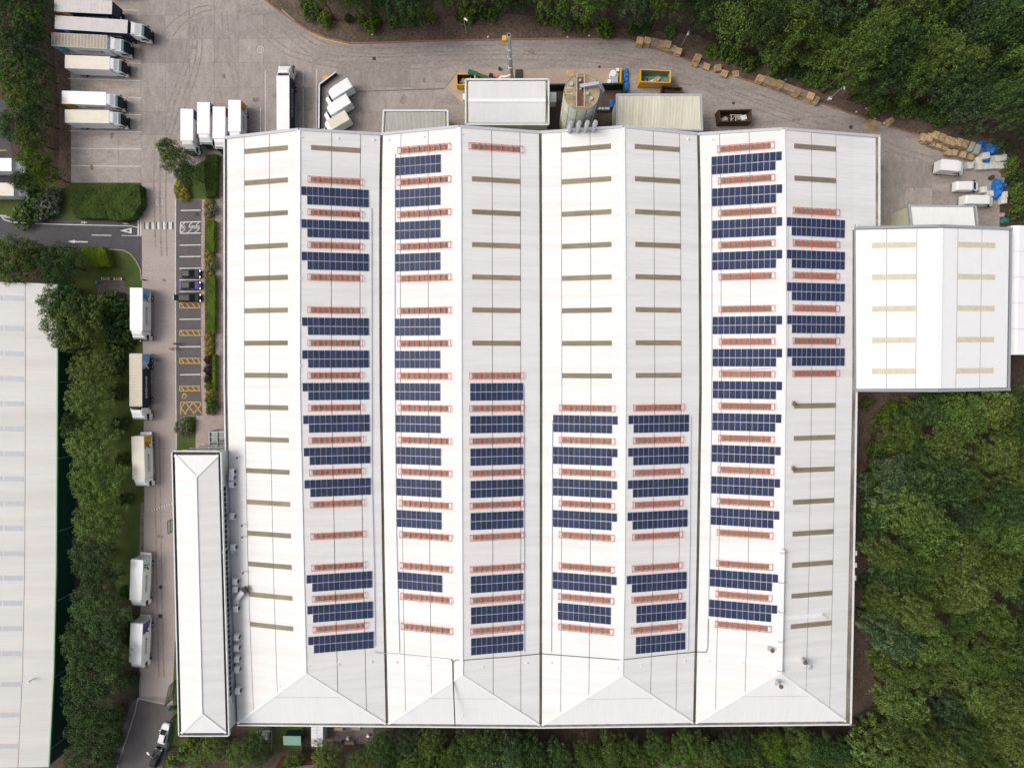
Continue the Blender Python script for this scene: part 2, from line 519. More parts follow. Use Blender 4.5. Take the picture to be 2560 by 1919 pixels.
def brickmat(name, c1, c2, mortar, bw, bh, rot=0.0):
    m = bpy.data.materials.new(name)
    m.use_nodes = True
    t = m.node_tree
    b = t.nodes['Principled BSDF']
    b.inputs['Roughness'].default_value = 0.92
    tc = t.nodes.new('ShaderNodeTexCoord')
    mp = t.nodes.new('ShaderNodeMapping')
    mp.inputs['Rotation'].default_value = (0, 0, rot)
    br = t.nodes.new('ShaderNodeTexBrick')
    br.inputs['Color1'].default_value = (*c1, 1)
    br.inputs['Color2'].default_value = (*c2, 1)
    br.inputs['Mortar'].default_value = (*mortar, 1)
    br.inputs['Scale'].default_value = 1.0
    br.inputs['Brick Width'].default_value = bw
    br.inputs['Row Height'].default_value = bh
    br.inputs['Mortar Size'].default_value = 0.03
    t.links.new(tc.outputs['Object'], mp.inputs[0])
    t.links.new(mp.outputs[0], br.inputs['Vector'])
    nz = t.nodes.new('ShaderNodeTexNoise')
    nz.inputs['Scale'].default_value = 0.8
    nz.inputs['Detail'].default_value = 5
    t.links.new(tc.outputs['Object'], nz.inputs['Vector'])
    mr = t.nodes.new('ShaderNodeMapRange')
    mr.inputs['To Min'].default_value = 0.6
    mr.inputs['To Max'].default_value = 1.4
    t.links.new(nz.outputs['Fac'], mr.inputs['Value'])
    vm = t.nodes.new('ShaderNodeVectorMath')
    vm.operation = 'SCALE'
    t.links.new(br.outputs['Color'], vm.inputs[0])
    t.links.new(mr.outputs[0], vm.inputs['Scale'])
    t.links.new(vm.outputs[0], b.inputs['Base Color'])
    return m


M['pathbrick'] = brickmat('brick_footpath', (0.30, 0.25, 0.23), (0.22, 0.18, 0.165), (0.13, 0.11, 0.10), 0.85, 0.42)
M['kerbstrip'] = brickmat('pink_edge_paving', (0.42, 0.31, 0.28), (0.38, 0.29, 0.26), (0.22, 0.16, 0.15), 0.9, 0.6)
M['terracebrick'] = brickmat('terrace_flags', (0.17, 0.125, 0.11), (0.11, 0.085, 0.075), (0.06, 0.05, 0.045), 0.6, 0.3)
M['yardbrick'] = brickmat('grey_yard_flags', (0.185, 0.155, 0.15), (0.14, 0.115, 0.11), (0.07, 0.06, 0.055), 0.7, 0.7)

# ================================================================ GROUND
def sheet(name, m, pts, z, kind='structure', parent=None):
    mb = MB()
    mb.poly([W(x, y, 0).to_2d().to_3d() + Vector((0, 0, z)) for x, y in pts])
    # face up
    a = sum((mb.v[i][0] * mb.v[(i + 1) % len(mb.v)][1] - mb.v[(i + 1) % len(mb.v)][0] * mb.v[i][1]) for i in range(len(mb.v)))
    if a < 0:
        mb.f = [tuple(reversed(f)) for f in mb.f]
    o = mb.obj(name, m, parent)
    if parent is None:
        setting(o, kind)
    return o


gm = MB()
gm.quad((-900, -900, 0), (900, -900, 0), (900, 900, 0), (-900, 900, 0))
setting(gm.obj('ground', M['soil']))

north_edge = [(640, -60), (662, 0), (683, 17), (727, 49), (770, 77), (814, 95.5), (871.6, 108.5), (929.5, 107.7), (1074, 103), (1274, 99), (1425, 97),
              (1569.5, 100), (1640, 122), (1700, 143), (1772, 172), (1830, 190), (1888, 208), (2047, 257), (2151.6, 292), (2209, 312.6), (2296, 338), (2400, 352), (2513, 366)]
yard_poly = [(165, -60), (171, 150), (176, 300), (177, 457), (352, 457), (354, 480), (355, 720), (358, 960), (361, 1240), (352, 1500), (348, 1744), (422, 1761), (560, 1761),
             (700, 1700), (2100, 1500), (2160, 620), (2499, 620), (2499, 512), (2514, 434)] + north_edge[::-1]
yard = sheet('yard', M['concrete'], yard_poly, 0.012)

# brown bank between the yard and the wood
bank_top = [(700, -60), (741, 0), (825, 50), (944, 62), (1074, 52), (1190, 28), (1338, 42), (1468, 70), (1613, 75), (1743, 88), (1844, 138), (1992, 178), (2151, 238), (2325, 282), (2464, 345), (2514, 350)]
sheet('bank', M['bank'], north_edge + bank_top[::-1], 0.008)
sheet('bank', M['bank'], [(2142, 965), (2290, 965), (2300, 1000), (2185, 1040), (2165, 1150), (2150, 1400), (2165, 1560), (2185, 1640), (2205, 1715), (2175, 1765), (2130, 1790), (2100, 1780), (2100, 1000)], 0.008)
sheet('bank', M['bank'], [(135, 120), (176, 120), (178, 457), (160, 470), (145, 470), (150, 300)], 0.016)
kb = MB()
kb.ribbon([W(*p) for p in north_edge], 0.35, 0.0)
o = MB()
for a, b in zip(north_edge[:-1], north_edge[1:]):
    o.bar(W(*a), W(*b), 0.28, 0.12)
setting(o.obj('kerb', M['kerb_red']))
sheet('kerb_line', M['yellow_paint'], [(770, 80.5), (814, 99.5), (871.6, 112.5), (871.6, 110), (814, 97), (770, 78)], 0.020)

# concrete slabs: left yard and the road down to the car park
yp = [W(x, y).to_2d() for x, y in yard_poly]


def inside(p, poly):
    c = False
    n = len(poly)
    for i in range(n):
        a, b = poly[i], poly[(i + 1) % n]
        if (a[1] > p[1]) != (b[1] > p[1]) and p[0] < (b[0] - a[0]) * (p[1] - a[1]) / (b[1] - a[1]) + a[0]:
            c = not c
    return c


jm = MB()
SLABS = []


def slab(px0, py0, px1, py1, m, th=0.018, gap=0.014):
    ps = [W(px0, py1), W(px1, py1), W(px1, py0), W(px0, py0)]
    jm.poly([Vector((p.x, p.y, 0.016)) for p in ps])
    c = sum(ps, Vector()) / 4
    q = []
    for p in ps:
        d = p - c
        q.append((p.x - math.copysign(gap, d.x), p.y - math.copysign(gap, d.y)))
    b = MB()
    b.prism(q, 0.016, 0.016 + th)
    SLABS.append(b.obj('slab', m, yard))


ys = [-40, 39, 98, 157, 219, 279, 338, 398, 457]
for i in range(len(ys) - 1):
    for k, (xa, xb) in enumerate(((178, 232), (232, 296), (296, 352))):
        slab(xa, ys[i], xb, ys[i + 1], M['slab_pale'])
    for k in range(5):
        xa, xb = 352 + 61.3 * k, 352 + 61.3 * (k + 1)
        if ys[i + 1] < 330 or xb < 450:
            if all(inside(W(x, y).to_2d(), yp) for x in (xa, xb) for y in (ys[i], ys[i + 1])):
                slab(xa, ys[i], xb, ys[i + 1], M['slab'])
for k in range(5, 12):
    xa, xb = 352 + 61.3 * k, 352 + 61.3 * (k + 1)
    for y0, y1 in ((98, 157), (157, 219), (219, 279), (279, 345)):
        if xb > 960 and y0 < 150:
            continue
        if all(inside(W(x, y).to_2d(), yp) for x in (xa, xb) for y in (y0, y1)):
            slab(xa, y0, xb, y1, M['slab'])
for xa, xb in ((2200, 2262), (2262, 2330)):
    for y0, y1 in ((345, 405), (405, 470), (470, 540)):
        slab(xa, y0, xb, y1, M['slab'])
rys = [457, 540, 604, 675, 744, 815, 886, 960, 1040, 1120, 1205, 1290, 1380, 1470, 1560, 1650, 1740]
for a, b in zip(rys[:-1], rys[1:]):
    xl = np.interp((a + b) / 2, [457, 720, 960, 1240, 1500, 1744], [355, 356, 359, 362, 356, 352])
    slab(xl, a, 440, b, M['road'])
joint = jm.obj('joint_sealant', M['joint'], yard)

# pale concrete pad in the works area behind the sheds
sheet('pad', M['pad'], [(1116, 221), (1146, 177), (1300, 174), (1548, 171), (1552, 236), (1400, 262), (1160, 262)], 0.044)

# west access road, lawns and car park
d5 = tile(0, 500, 380 / 2212)
sheet('access_road', M['tarmac'], [d5(-100, 150)] + [d5(*p) for p in ((0, 200), (140, 245), (500, 262), (1000, 285), (1530, 300), (1900, 290), (2010, 190), (2060, 120), (2060, 900), (2040, 1000),
             (1980, 880), (1900, 780), (1800, 730), (1540, 715), (1200, 690), (600, 690), (-100, 690))], 0.008)
sheet('lawn', M['lawn'], [d5(-150, -250), d5(300, -260), d5(2060, -240), d5(2050, 130), d5(1900, 290), d5(1530, 300), d5(500, 262), d5(140, 245), d5(0, 195), d5(-150, 150)], 0.012)
sheet('lawn', M['lawn'], [d5(700, 700), d5(1540, 722), d5(1800, 738), d5(1900, 790), d5(1980, 890), d5(2045, 1010), d5(2062, 1180), (357, 960), (361, 1240), (350, 1500), (300, 1500), (150, 960), (120, 700)], 0.004)
km = MB()
kp = [d5(1540, 718), d5(1700, 722), d5(1800, 733), d5(1900, 784), d5(1980, 884), d5(2043, 1005), d5(2060, 1160)]
for a, b in zip(kp[:-1], kp[1:]):
    km.bar(W(*a), W(*b), 0.18, 0.11)
setting(km.obj('kerb', M['kerb']))
sheet('car_park', M['tarmac2'], [tE(1520, 65), tE(1747, 65), tE(1738, 700), tE(1738, 1658), tF(1748, 270), tF(1600, 272), tF(1552, 300), tF(1527, 350), tF(1522, 0), tE(1518, 700)], 0.040)
sheet('gutter_line', M['worn_paint'], [tE(1512, 65), tE(1522, 65), tE(1520, 700), tF(1523, 0), tF(1528, 560), tF(1520, 560), tF(1514, 0), tE(1511, 700)], 0.044)
sheet('edge_paving', M['kerbstrip'], [tE(1745, 65), tE(1775, 65), tE(1768, 400), tE(1768, 700), tE(1775, 1500), tF(1785, 265), tF(1750, 268), tF(1738, 0), tE(1738, 800), tE(1740, 400)], 0.060)
sheet('planting_bed', M['bank'], [tE(1772, 65), tE(1862, 65), tE(1860, 1658), tF(1872, 265), tF(1783, 265), tE(1770, 800)], 0.048)
sheet('footpath', M['pathbrick'], [tA(1870, 1330), tA(1965, 1330), tE(1960, 800), tF(1985, 268), tF(1868, 268), tE(1855, 900), tE(1858, 300)], 0.056)
sheet('lawn', M['lawn'], [tA(1500, 1640), tA(1550, 1500), tA(1870, 1330), tA(1878, 1658), tE(1870, 62), tE(1525, 62)], 0.048)
sheet('entrance_paving', M['pave_pink'], [tF(1745, 268), tF(1985, 268), tF(1990, 600), tF(1690, 600), tF(1692, 300)], 0.052)
sheet('lawn', M['lawn'], [tF(1527, 600), tF(1530, 352), tF(1556, 305), tF(1604, 276), tF(1692, 276), tF(1690, 600)], 0.056)
sheet('terrace', M['terracebrick'], [tE(845, 760), tE(1080, 760), tE(1078, 825), tE(1125, 825), tE(1125, 885), tE(1078, 885), tE(1076, 975), tE(845, 965)], 0.012)
sheet('side_path', M['pavestrip'] if 'pavestrip' in M else M['yardbrick'], [tF(1218, 1020), tF(1245, 1020), tF(1242, 1460), tG(1240, 200), tG(1200, 200), tF(1200, 1460)], 0.050)
sheet('lawn', M['lawn'], [tG(1512, 560), tG(1560, 560), tG(1560, 1400), tG(1800, 1400), tG(1800, 1500), tG(1480, 1500), tG(1500, 1150), tG(1490, 1060)], 0.044)
sheet('approach_road', M['tarmac2'], [tG(1190, 1055), tG(1462, 1112), tG(1540, 1200), tG(1500, 1350), tG(1440, 1500), tG(1370, 1760), tG(920, 1760), tG(1000, 1600), tG(1110, 1330)], 0.030)
sheet('footway', M['tarmac2'], [tG(1185, 1060), tG(1100, 1380), tG(1000, 1700), tG(920, 1700), tG(1000, 1500), tG(1080, 1250), tG(1140, 1060)], 0.034)
km = MB()
kp = [tG(1192, 1055), tG(1165, 1180), tG(1105, 1370), tG(1040, 1560), tG(1000, 1700)]
for a, b in zip(kp[:-1], kp[1:]):
    km.bar(W(*a), W(*b), 0.2, 0.12)
setting(km.obj('kerb', M['kerb']))
sheet('threshold_strip', M['kerb'], [tG(1190, 1045), tG(1462, 1103), tG(1460, 1114), tG(1188, 1058)], 0.048)
sheet('flagged_yard', M['yardbrick'], [dYard(1290, 180), dYard(2050, 180), dYard(2050, 490), dYard(1290, 440)], 0.02)
sheet('garden_lawn', M['lawn'], [dYard(130, 100), dYard(980, 100), dYard(980, 560), dYard(130, 520)], 0.016)


# ---------------------------------------------------------------- painted markings
def mark(name, m, polys, z):
    mb = MB()
    for pts in polys:
        mb.poly([Vector((*W(x, y).to_2d(), z)) for x, y in pts])
    for i, f in enumerate(mb.f):
        ps = [mb.v[k] for k in f]
        a = sum(ps[k][0] * ps[(k + 1) % len(ps)][1] - ps[(k + 1) % len(ps)][0] * ps[k][1] for k in range(len(ps)))
        if a < 0:
            mb.f[i] = tuple(reversed(f))
    return setting(mb.obj(name, m))


def pline(a, b, w):
    """a painted line between two photograph points, w pixels wide"""
    dx, dy = b[0] - a[0], b[1] - a[1]
    n = math.hypot(dx, dy)
    ox, oy = -dy / n * w / 2, dx / n * w / 2
    return [(a[0] + ox, a[1] + oy), (b[0] + ox, b[1] + oy), (b[0] - ox, b[1] - oy), (a[0] - ox, a[1] - oy)]


for x0, y0, x1, y1 in ((1050, 85, 1200, 92), (1115, 545, 1215, 549), (590, 680, 1215, 700), (1110, 843, 1218, 848), (1110, 990, 1220, 994), (605, 1132, 1222, 1142), (612, 1281, 1224, 1289), (615, 1430, 1226, 1438)):
    mark('bay_line', M['worn_paint'], [pline(tA(x0, y0), tA(x1, y1), 2.2)], 0.040)
for x, y0, y1 in ((40, 935, 1160), (82, 615, 1160), (408, 610, 1130), (522, 605, 1130)):
    mark('bay_line', M['worn_paint'], [pline(tB(x, y0), tB(x, y1), 2.0)], 0.040)
Z = 0.046
for y, xa in ((158, 1562), (458, 1553), (557, 1552), (658, 1551), (758, 1550), (858, 1550), (1098, 1549), (1335, 1550), (1575, 1556)):
    mark('bay_line', M['paint'], [pline(tE(xa, y + 2), tE(1733, y - 1), 2.4)], Z)
NP = [pline(tE(1560, 261), tE(1735, 257), 2.4), pline(tE(1558, 357), tE(1733, 355), 2.4), pline(tE(1561, 261), tE(1558, 357), 2.4)]
for x0, y0, x1, y1 in ((1600, 262, 1563, 296), (1600, 325, 1560, 354), (1660, 262, 1633, 290), (1655, 322, 1617, 355), (1722, 260, 1695, 288), (1722, 318, 1680, 354)):
    NP.append(pline(tE(x0, y0), tE(x1, y1), 1.7))
mark('no_parking_box', M['paint'], NP, Z)
for yt, yb, f in ((957, 1000, tE), (1195, 1238, tE), (1435, 1478, tE), (17, 57, tF)):
    L_ = [pline(f(1552, yt), f(1732, yt), 1.9), pline(f(1552, yb), f(1732, yb), 1.9), pline(f(1553, yt), f(1553, yb), 1.9)]
    for k in range(4):
        x = 1558 + 49 * k
        L_.append(pline(f(x, yt), f(min(x + 34, 1732), yb if x + 34 < 1740 else yt + (yb - yt) * 0.6), 1.9))
    mark('hatched_strip', M['yellow_paint'], L_, Z)
L_ = [pline(tF(1560, 155), tF(1738, 155), 2), pline(tF(1560, 155), tF(1562, 262), 2)]
for x0, y0, x1, y1 in ((1600, 155, 1562, 205), (1600, 155, 1680, 255), (1668, 155, 1742, 255), (1562, 205, 1610, 260), (1668, 155, 1592, 260), (1738, 178, 1670, 258), (1725, 155, 1740, 180)):
    L_.append(pline(tF(x0, y0), tF(x1, y1), 2))
mark('crosshatched_box', M['yellow_paint'], L_, Z)
# wheelchair symbol
wc = []
for k in range(10):
    a0, a1 = math.radians(40 + 28 * k), math.radians(40 + 28 * (k + 1))
    wc.append(pline(tF(1594 + 20 * math.cos(a0), 102 + 20 * math.sin(a0)), tF(1594 + 20 * math.cos(a1), 102 + 20 * math.sin(a1)), 1.8))
wc += [pline(tF(1572, 96), tF(1592, 90), 2), pline(tF(1600, 100), tF(1620, 106), 2), pline(tF(1606, 92), tF(1606, 108), 2), pline(tF(1576, 120), tF(1592, 116), 1.6)]
mark('wheelchair_symbol', M['yellow_paint'], wc, Z)
# zebra crossing
for x0, x1, m in ((1244, 1256, 'iron'), (1258, 1284, 'worn_paint'), (1286, 1306, 'tarmac2'), (1310, 1338, 'worn_paint'), (1340, 1358, 'tarmac2'), (1360, 1386, 'paint'), (1388, 1406, 'tarmac2'), (1408, 1434, 'paint'), (1436, 1456, 'tarmac2'), (1458, 1484, 'paint'), (1486, 1502, 'tarmac2')):
    mark('crossing_stripe', M[m] if m != 'iron' else M['tarmac2'], [[tE(x0, 261), tE(x1, 261), tE(x1, 322), tE(x0, 322)]], 0.040)
# access road lines
zr = 0.013
ml = [d5(0, 225), d5(60, 285), d5(180, 325), d5(700, 350), d5(1300, 365), d5(1800, 375), d5(1920, 378), d5(2005, 400)]
mb = MB()
mb.ribbon([Vector((*W(*p).to_2d(), zr)) for p in ml], 0.16)
setting(mb.obj('edge_line', M['paint']))
mark('edge_line', M['paint'], [pline(d5(0, 222), d5(95, 230), 2), pline(d5(20, 248), d5(145, 253), 2)], zr)
mark('stop_line', M['paint'], [pline(d5(2012, 190), d5(2012, 520), 3.6), pline(d5(2048, 130), d5(2048, 525), 3.6)], zr)
mark('centre_line', M['paint'], [pline(d5(1335, 510), d5(1622, 515), 2)], zr)
mark('centre_line', M['worn_paint'], [pline(d5(1770, 516), d5(2055, 522), 1.6)], zr)
mark('direction_arrow', M['paint'], [[d5(990, 603), d5(1090, 580), d5(1090, 630)], pline(d5(1090, 606), d5(1278, 610), 3.2)], zr)
mark('give_way_triangle', M['paint'], [[d5(1745, 446), d5(1915, 405), d5(1915, 422), d5(1822, 445)], [d5(1745, 446), d5(1822, 445), d5(1885, 468), d5(1915, 488)], [d5(1915, 422), d5(1915, 488), d5(1885, 468), d5(1885, 430)]], zr)
for x, y, s in ((398, 300, 1), (1220, 327, -1), (1830, 340, 1)):
    q = lambda a, b: d5(x + a * s, y + b)
    hd = [q(-36 + 9 * math.cos(t), 9 * math.sin(t)) for t in [k * math.pi / 3 for k in range(6)]]
    mark('walking_figure', M['worn_paint'], [hd, [q(-26, -8), q(8, -8), q(8, 8), q(-26, 8)], pline(q(-20, -6), q(-4, -20), 1.2), pline(q(-20, 6), q(-6, 20), 1.2), pline(q(6, -4), q(40, -14), 1.4), pline(q(6, 4), q(40, 12), 1.4)], zr)
# worn speed roundels
def roundel(cx, cy, r, z, m='worn_paint'):
    L_ = []
    for k in range(20):
        a0, a1 = 2 * math.pi * k / 20, 2 * math.pi * (k + 1) / 20
        L_.append(pline((cx + r * math.cos(a0), cy + r * math.sin(a0)), (cx + r * math.cos(a1), cy + r * math.sin(a1)), 1.5))
    return mark('speed_roundel', M[m], L_, z)


def text_mesh(s, size, mat_, name='lettering'):
    cu = bpy.data.curves.new('lettering', 'FONT')
    cu.body = s
    cu.size = size
    cu.align_x = 'CENTER'
    cu.align_y = 'CENTER'
    cu.resolution_u = 2
    cu.offset = 0.018
    cu.space_character = 1.15
    ob = bpy.data.objects.new('lettering', cu)
    COL.objects.link(ob)
    dg = bpy.context.evaluated_depsgraph_get()
    me = bpy.data.meshes.new_from_object(ob.evaluated_get(dg))
    bpy.data.objects.remove(ob)
    bpy.data.curves.remove(cu)
    me.materials.clear()
    me.materials.append(mat_)
    return me


def ground_text(s, px, py, z, width_m, height_m, m, rz=0.0, name='road_lettering'):
    me = text_mesh(s, 1.0, m)
    xs = [v.co.x for v in me.vertices]
    yv = [v.co.y for v in me.vertices]
    o = bpy.data.objects.new(name, me)
    COL.objects.link(o)
    o.location = (*W(px, py).to_2d(), z)
    o.scale = (width_m / (max(xs) - min(xs)), height_m / (max(yv) - min(yv)), 1)
    o.rotation_euler = (0, 0, rz)
    return setting(o)


P2M = 0.0825
ground_text('NO', *tE(1586, 306), Z + 0.004, 32 * K * P2M, 34 * K * P2M, M['paint'])
ground_text('PARKING', *tE(1680, 304), Z + 0.004, 96 * K * P2M, 30 * K * P2M, M['paint'])
roundel(*tE(1380, 90), 8, 0.040)
roundel(*tF(1382, 1521), 8, 0.040)
roundel(*tB(40, 432), 8, 0.040)
roundel(*tC(777, 466), 8, 0.018, 'faint_paint')
for f, x, y in ((tE, 1380, 92), (tF, 1382, 1521), (tB, 40, 432)):
    ground_text('15', *f(x, y), 0.044, 0.55, 0.6, M['worn_paint'])
ground_text('10', *tC(777, 466), 0.022, 0.55, 0.6, M['faint_paint'])
# tyre marks
for pts in ([(1430, 250), (1500, 180), (1600, 110), (1720, 62), (1800, 50)], [(1490, 320), (1560, 230), (1640, 160), (1740, 105), (1830, 90)]):
    mb = MB()
    mb.ribbon([Vector((*W(*tA(*p)).to_2d(), 0.038)) for p in pts], 0.25)
    setting(mb.obj('tyre_mark', M['slab_dark'] if 'slab_dark' in M else mat('tyre_mark_stain', (0.25, 0.215, 0.195), 0.9, 0.3, 2.0)))
mb = MB()
mb.ribbon([Vector((*W(*tB(x, y)).to_2d(), 0.038)) for x, y in ((880, 792), (1200, 782), (1620, 768))], 0.28)
mb.ribbon([Vector((*W(*tB(x, y)).to_2d(), 0.038)) for x, y in ((1640, 748), (1690, 690), (1745, 612))], 0.12)
setting(mb.obj('drain_channel', M['joint']))
for pts in ([(700, 30), (800, 110), (930, 128), (1080, 124), (1280, 120), (1450, 124), (1580, 138)], [(690, 50), (790, 135), (930, 150), (1080, 146), (1280, 143), (1450, 147), (1600, 165)], [(1500, 140), (1640, 165), (1780, 205), (1900, 245), (2030, 292), (2150, 335)],
            [(1600, 190), (1720, 205), (1850, 250), (1960, 290), (2090, 330)], [(640, 60), (720, 130), (860, 165), (1000, 168), (1120, 160)], [(2060, 300), (2170, 345), (2250, 400), (2280, 480)], [(2100, 305), (2220, 365), (2330, 400), (2430, 410)],
            [(560, 30), (570, 120), (590, 200)], [(480, 20), (470, 140), (430, 260), (410, 330)], [(500, 40), (495, 150), (455, 270), (430, 350)], [(395, 340), (392, 470), (396, 620)], [(410, 360), (408, 500), (411, 640)], [(392, 1080), (396, 1300), (399, 1500), (404, 1690)]):
    ZT = globals().get('ZT', 0.0362) + 0.0009
    P_ = [W(*p) for p in pts]
    sm = []
    for i in range(len(P_) - 1):
        p0, p1, p2, p3 = P_[max(i - 1, 0)], P_[i], P_[i + 1], P_[min(i + 2, len(P_) - 1)]
        for k in range(6):
            u = k / 6
            sm.append(.5 * ((2 * p1) + (p2 - p0) * u + (2 * p0 - 5 * p1 + 4 * p2 - p3) * u * u + (3 * p1 - p0 - 3 * p2 + p3) * u ** 3))
    sm.append(P_[-1])
    mb = MB()
    for o_ in (-.55, .55):
        q_ = []
        for i, p in enumerate(sm):
            d = sm[min(i + 1, len(sm) - 1)] - sm[max(i - 1, 0)]
            n_ = Vector((-d.y, d.x, 0)).normalized()
            q_.append(Vector((p.x, p.y, ZT)) + n_ * o_)
        mb.ribbon(q_, .34)
    setting(mb.obj('tyre_track', M['track']))
rs_ = random.Random(21)
for cx, cy, r in ((745, 215, 14), (690, 240, 9), (770, 270, 10), (640, 250, 8), (560, 190, 7), (480, 120, 9), (930, 220, 10), (1010, 250, 12), (1060, 200, 6), (880, 250, 8), (1690, 215, 7), (1750, 250, 9), (1990, 300, 7), (2200, 420, 8), (2260, 470, 10), (2330, 420, 7), (2400, 450, 9), (300, 260, 7), (250, 175, 6), (280, 340, 8), (230, 420, 6), (400, 1340, 7), (385, 1120, 5), (410, 700, 5), (395, 900, 6), (1330, 130, 8), (1500, 110, 6)):
    n = 14
    ph = [rs_.uniform(.55, 1.2) for _ in range(n)]
    ph = [(ph[i] + ph[i - 1] + ph[(i + 1) % n]) / 3 for i in range(n)]
    sx = rs_.uniform(.7, 1.6)
    sheet('oil_stain', M['stain'] if r < 9 else M['track'], [(cx + r * ph[i] * sx * math.cos(2 * math.pi * i / n), cy + r * ph[i] / sx * math.sin(2 * math.pi * i / n)) for i in range(n)], 0.052 + 0.0006 * (cx % 11))
cover = None
for f, x, y, w, d in ((tB, 1020, 508, 8, 8), (tC, 755, 578, 6, 5), (tC, 1912, 893, 7, 6), (tD, 714, 1100, 8, 8), (tG, 1387, 342, 11, 11), (tG, 1390, 92, 9, 9), (tE, 1705, 192, 8, 8)):
    p = WT(f, x, y)
    mb = MB()
    mb.box((0, 0, 0.03), (w * P2M, d * P2M, 0.05))
    oo = mb.obj('manhole_cover', M['iron'], None)
    oo.location = (p.x, p.y, 0.022)
    if (f, x) == (tG, 1390):
        oo.rotation_euler.z = math.radians(45)
    setting(oo)

# ================================================================ THE MAIN WAREHOUSE
ZE, ZR = 9.5, 12.6


def line(pts, z):
    return [W(x, y, z) for x, y in pts]


RIDGE = [line([(747.1, 325.7), (747, 480), (746.5, 960), (757, 1440), (763, 1681.7)], ZR),
         line([(1148, 318.4), (1150, 480), (1150.5, 960), (1152.5, 1440), (1153.8, 1686)], ZR),
         line([(1557.9, 319.3), (1559.3, 480), (1560.8, 960), (1558, 1440), (1553.5, 1687.5)], ZR),
         line([(1957.6, 324.2), (1960.5, 480), (1959.5, 960), (1954, 1440), (1947.5, 1680)], ZR)]
EAVE = [line([(568, 344.5), (568.5, 480), (568.5, 960), (578, 1440), (594, 1806)], ZE),
        line([(954, 337), (951.2, 480), (952, 960), (959.3, 1440), (967.7, 1808)], ZE),
        line([(1350.9, 332.9), (1351.8, 480), (1353, 960), (1352.4, 1440), (1351.8, 1811)], ZE),
        line([(1746, 337), (1749, 480), (1751.8, 960), (1744, 1440), (1735.9, 1806)], ZE),
        line([(2131, 338), (2131.3, 560), (2131, 960), (2121.8, 1440), (2114, 1802)], ZE)]


def at_y(pts, y):
    for a, b in zip(pts[:-1], pts[1:]):
        if y >= b.y or b is pts[-1]:
            t = (a.y - y) / (a.y - b.y)
            return Vector((a.x + (b.x - a.x) * t, y, a.z))


GUT = 0.26
# slope i: (ridge, eave, side, eave offset)
SLOPES = []
for i in range(4):
    SLOPES.append((RIDGE[i], EAVE[i], -1))
    SLOPES.append((RIDGE[i], EAVE[i + 1], 1))


class Slope:
    def __init__(s, k):
        s.R, s.E, s.side = SLOPES[k]
        edge = (k == 0 or k == 7)
        s.off = 0.0 if edge else GUT
        s.yn = lambda u: lerp(s.R[0].y, s.E[0].y, u)
        s.ys = lambda u: lerp(s.R[-1].y, s.E[-1].y, u)

    def base(s, y, u):
        a, b = at_y(s.R, y), at_y(s.E, y)
        b = Vector((b.x - s.side * s.off, b.y, b.z))
        return lerp(a, b, u)

    def p(s, y, u, h=0.0):
        q = s.base(y, u)
        return q + s.normal(y) * h if h else q

    def down(s, y):
        return (s.base(y, 1) - s.base(y, 0)).normalized()

    def length(s, y):
        return (s.base(y, 1) - s.base(y, 0)).length

    def normal(s, y):
        d = s.down(y)
        n = d.cross(Vector((0, 1, 0)))
        return (n if n.z > 0 else -n).normalized()


SL = [Slope(k) for k in range(8)]


def roof_z(x, y):
    for s in SL:
        a, b = at_y(s.R, y), at_y(s.E, y)
        u = (x - a.x) / (b.x - a.x)
        if -1e-6 <= u <= 1.0:
            return lerp(a.z, b.z, u)
    return ZE - 0.2


def roof_hit(px, py):
    z = 11.0
    for _ in range(8):
        p = W(px, py, z)
        z = roof_z(p.x, p.y)
    return W(px, py, z)


wc = W(1340, 1080, 0)
WARE = thing('warehouse', 'huge white warehouse with four hipped roof ridges carrying blue solar panels', 'warehouse', (wc.x, wc.y, 0))
# walls
corners = [W(575, 352, ZE), W(2184, 352, ZE), W(2184, 600, ZE), W(2126, 600, ZE), W(2110, 1798, ZE), W(598, 1800, ZE)]
wl = MB()
cs = [(p.x, p.y) for p in corners][::-1]
wl.prism(cs, 0, 8.2)
wl.obj('wall', M['wallw'], WARE)
# roof deck under the sheets (shows in the laps and in the valleys)
NS = 14
for k, s in enumerate(SL):
    dk = MB()
    rows = []
    for j in range(NS + 1):
        row = []
        for u in (0.0, 1.0):
            y = lerp(s.yn(u), s.ys(u), j / NS)
            row.append(s.p(y, u) - Vector((0, 0, 0.10)))
        rows.append(row)
    for j in range(NS):
        a, b, c, d = rows[j][0], rows[j][1], rows[j + 1][1], rows[j + 1][0]
        dk.quad(a, d, c, b) if s.side > 0 else dk.quad(a, b, c, d)
    dk.obj('roof_deck', M['deck'], WARE)
# sheets in three courses per slope, each lapping the one below
LAPG = 0.0036
COURSES = ((0.0, 0.40, 0.045), (0.40, 0.757, 0.022), (0.757, 1.0, 0.0))
for k, s in enumerate(SL):
    for u0, u1, lift in COURSES:
        mb = MB()
        ua, ub = u0 + (LAPG if u0 else 0), u1 - (LAPG if u1 < 1 else 0)
        rows = []
        for j in range(NS + 1):
            rows.append([s.p(lerp(s.yn(u), s.ys(u), j / NS), u) + Vector((0, 0, lift)) for u in (ua, ub)])
        for j in range(NS):
            a, b, c, d = rows[j][0], rows[j][1], rows[j + 1][1], rows[j + 1][0]
            e = Vector((0, 0, -0.05))
            if s.side > 0:
                mb.quad(a, d, c, b)
                mb.quad(b, c, c + e, b + e)
            else:
                mb.quad(a, b, c, d)
                mb.quad(b, b + e, c + e, c)
        mb.obj('roof_sheet', M['roof'], WARE)
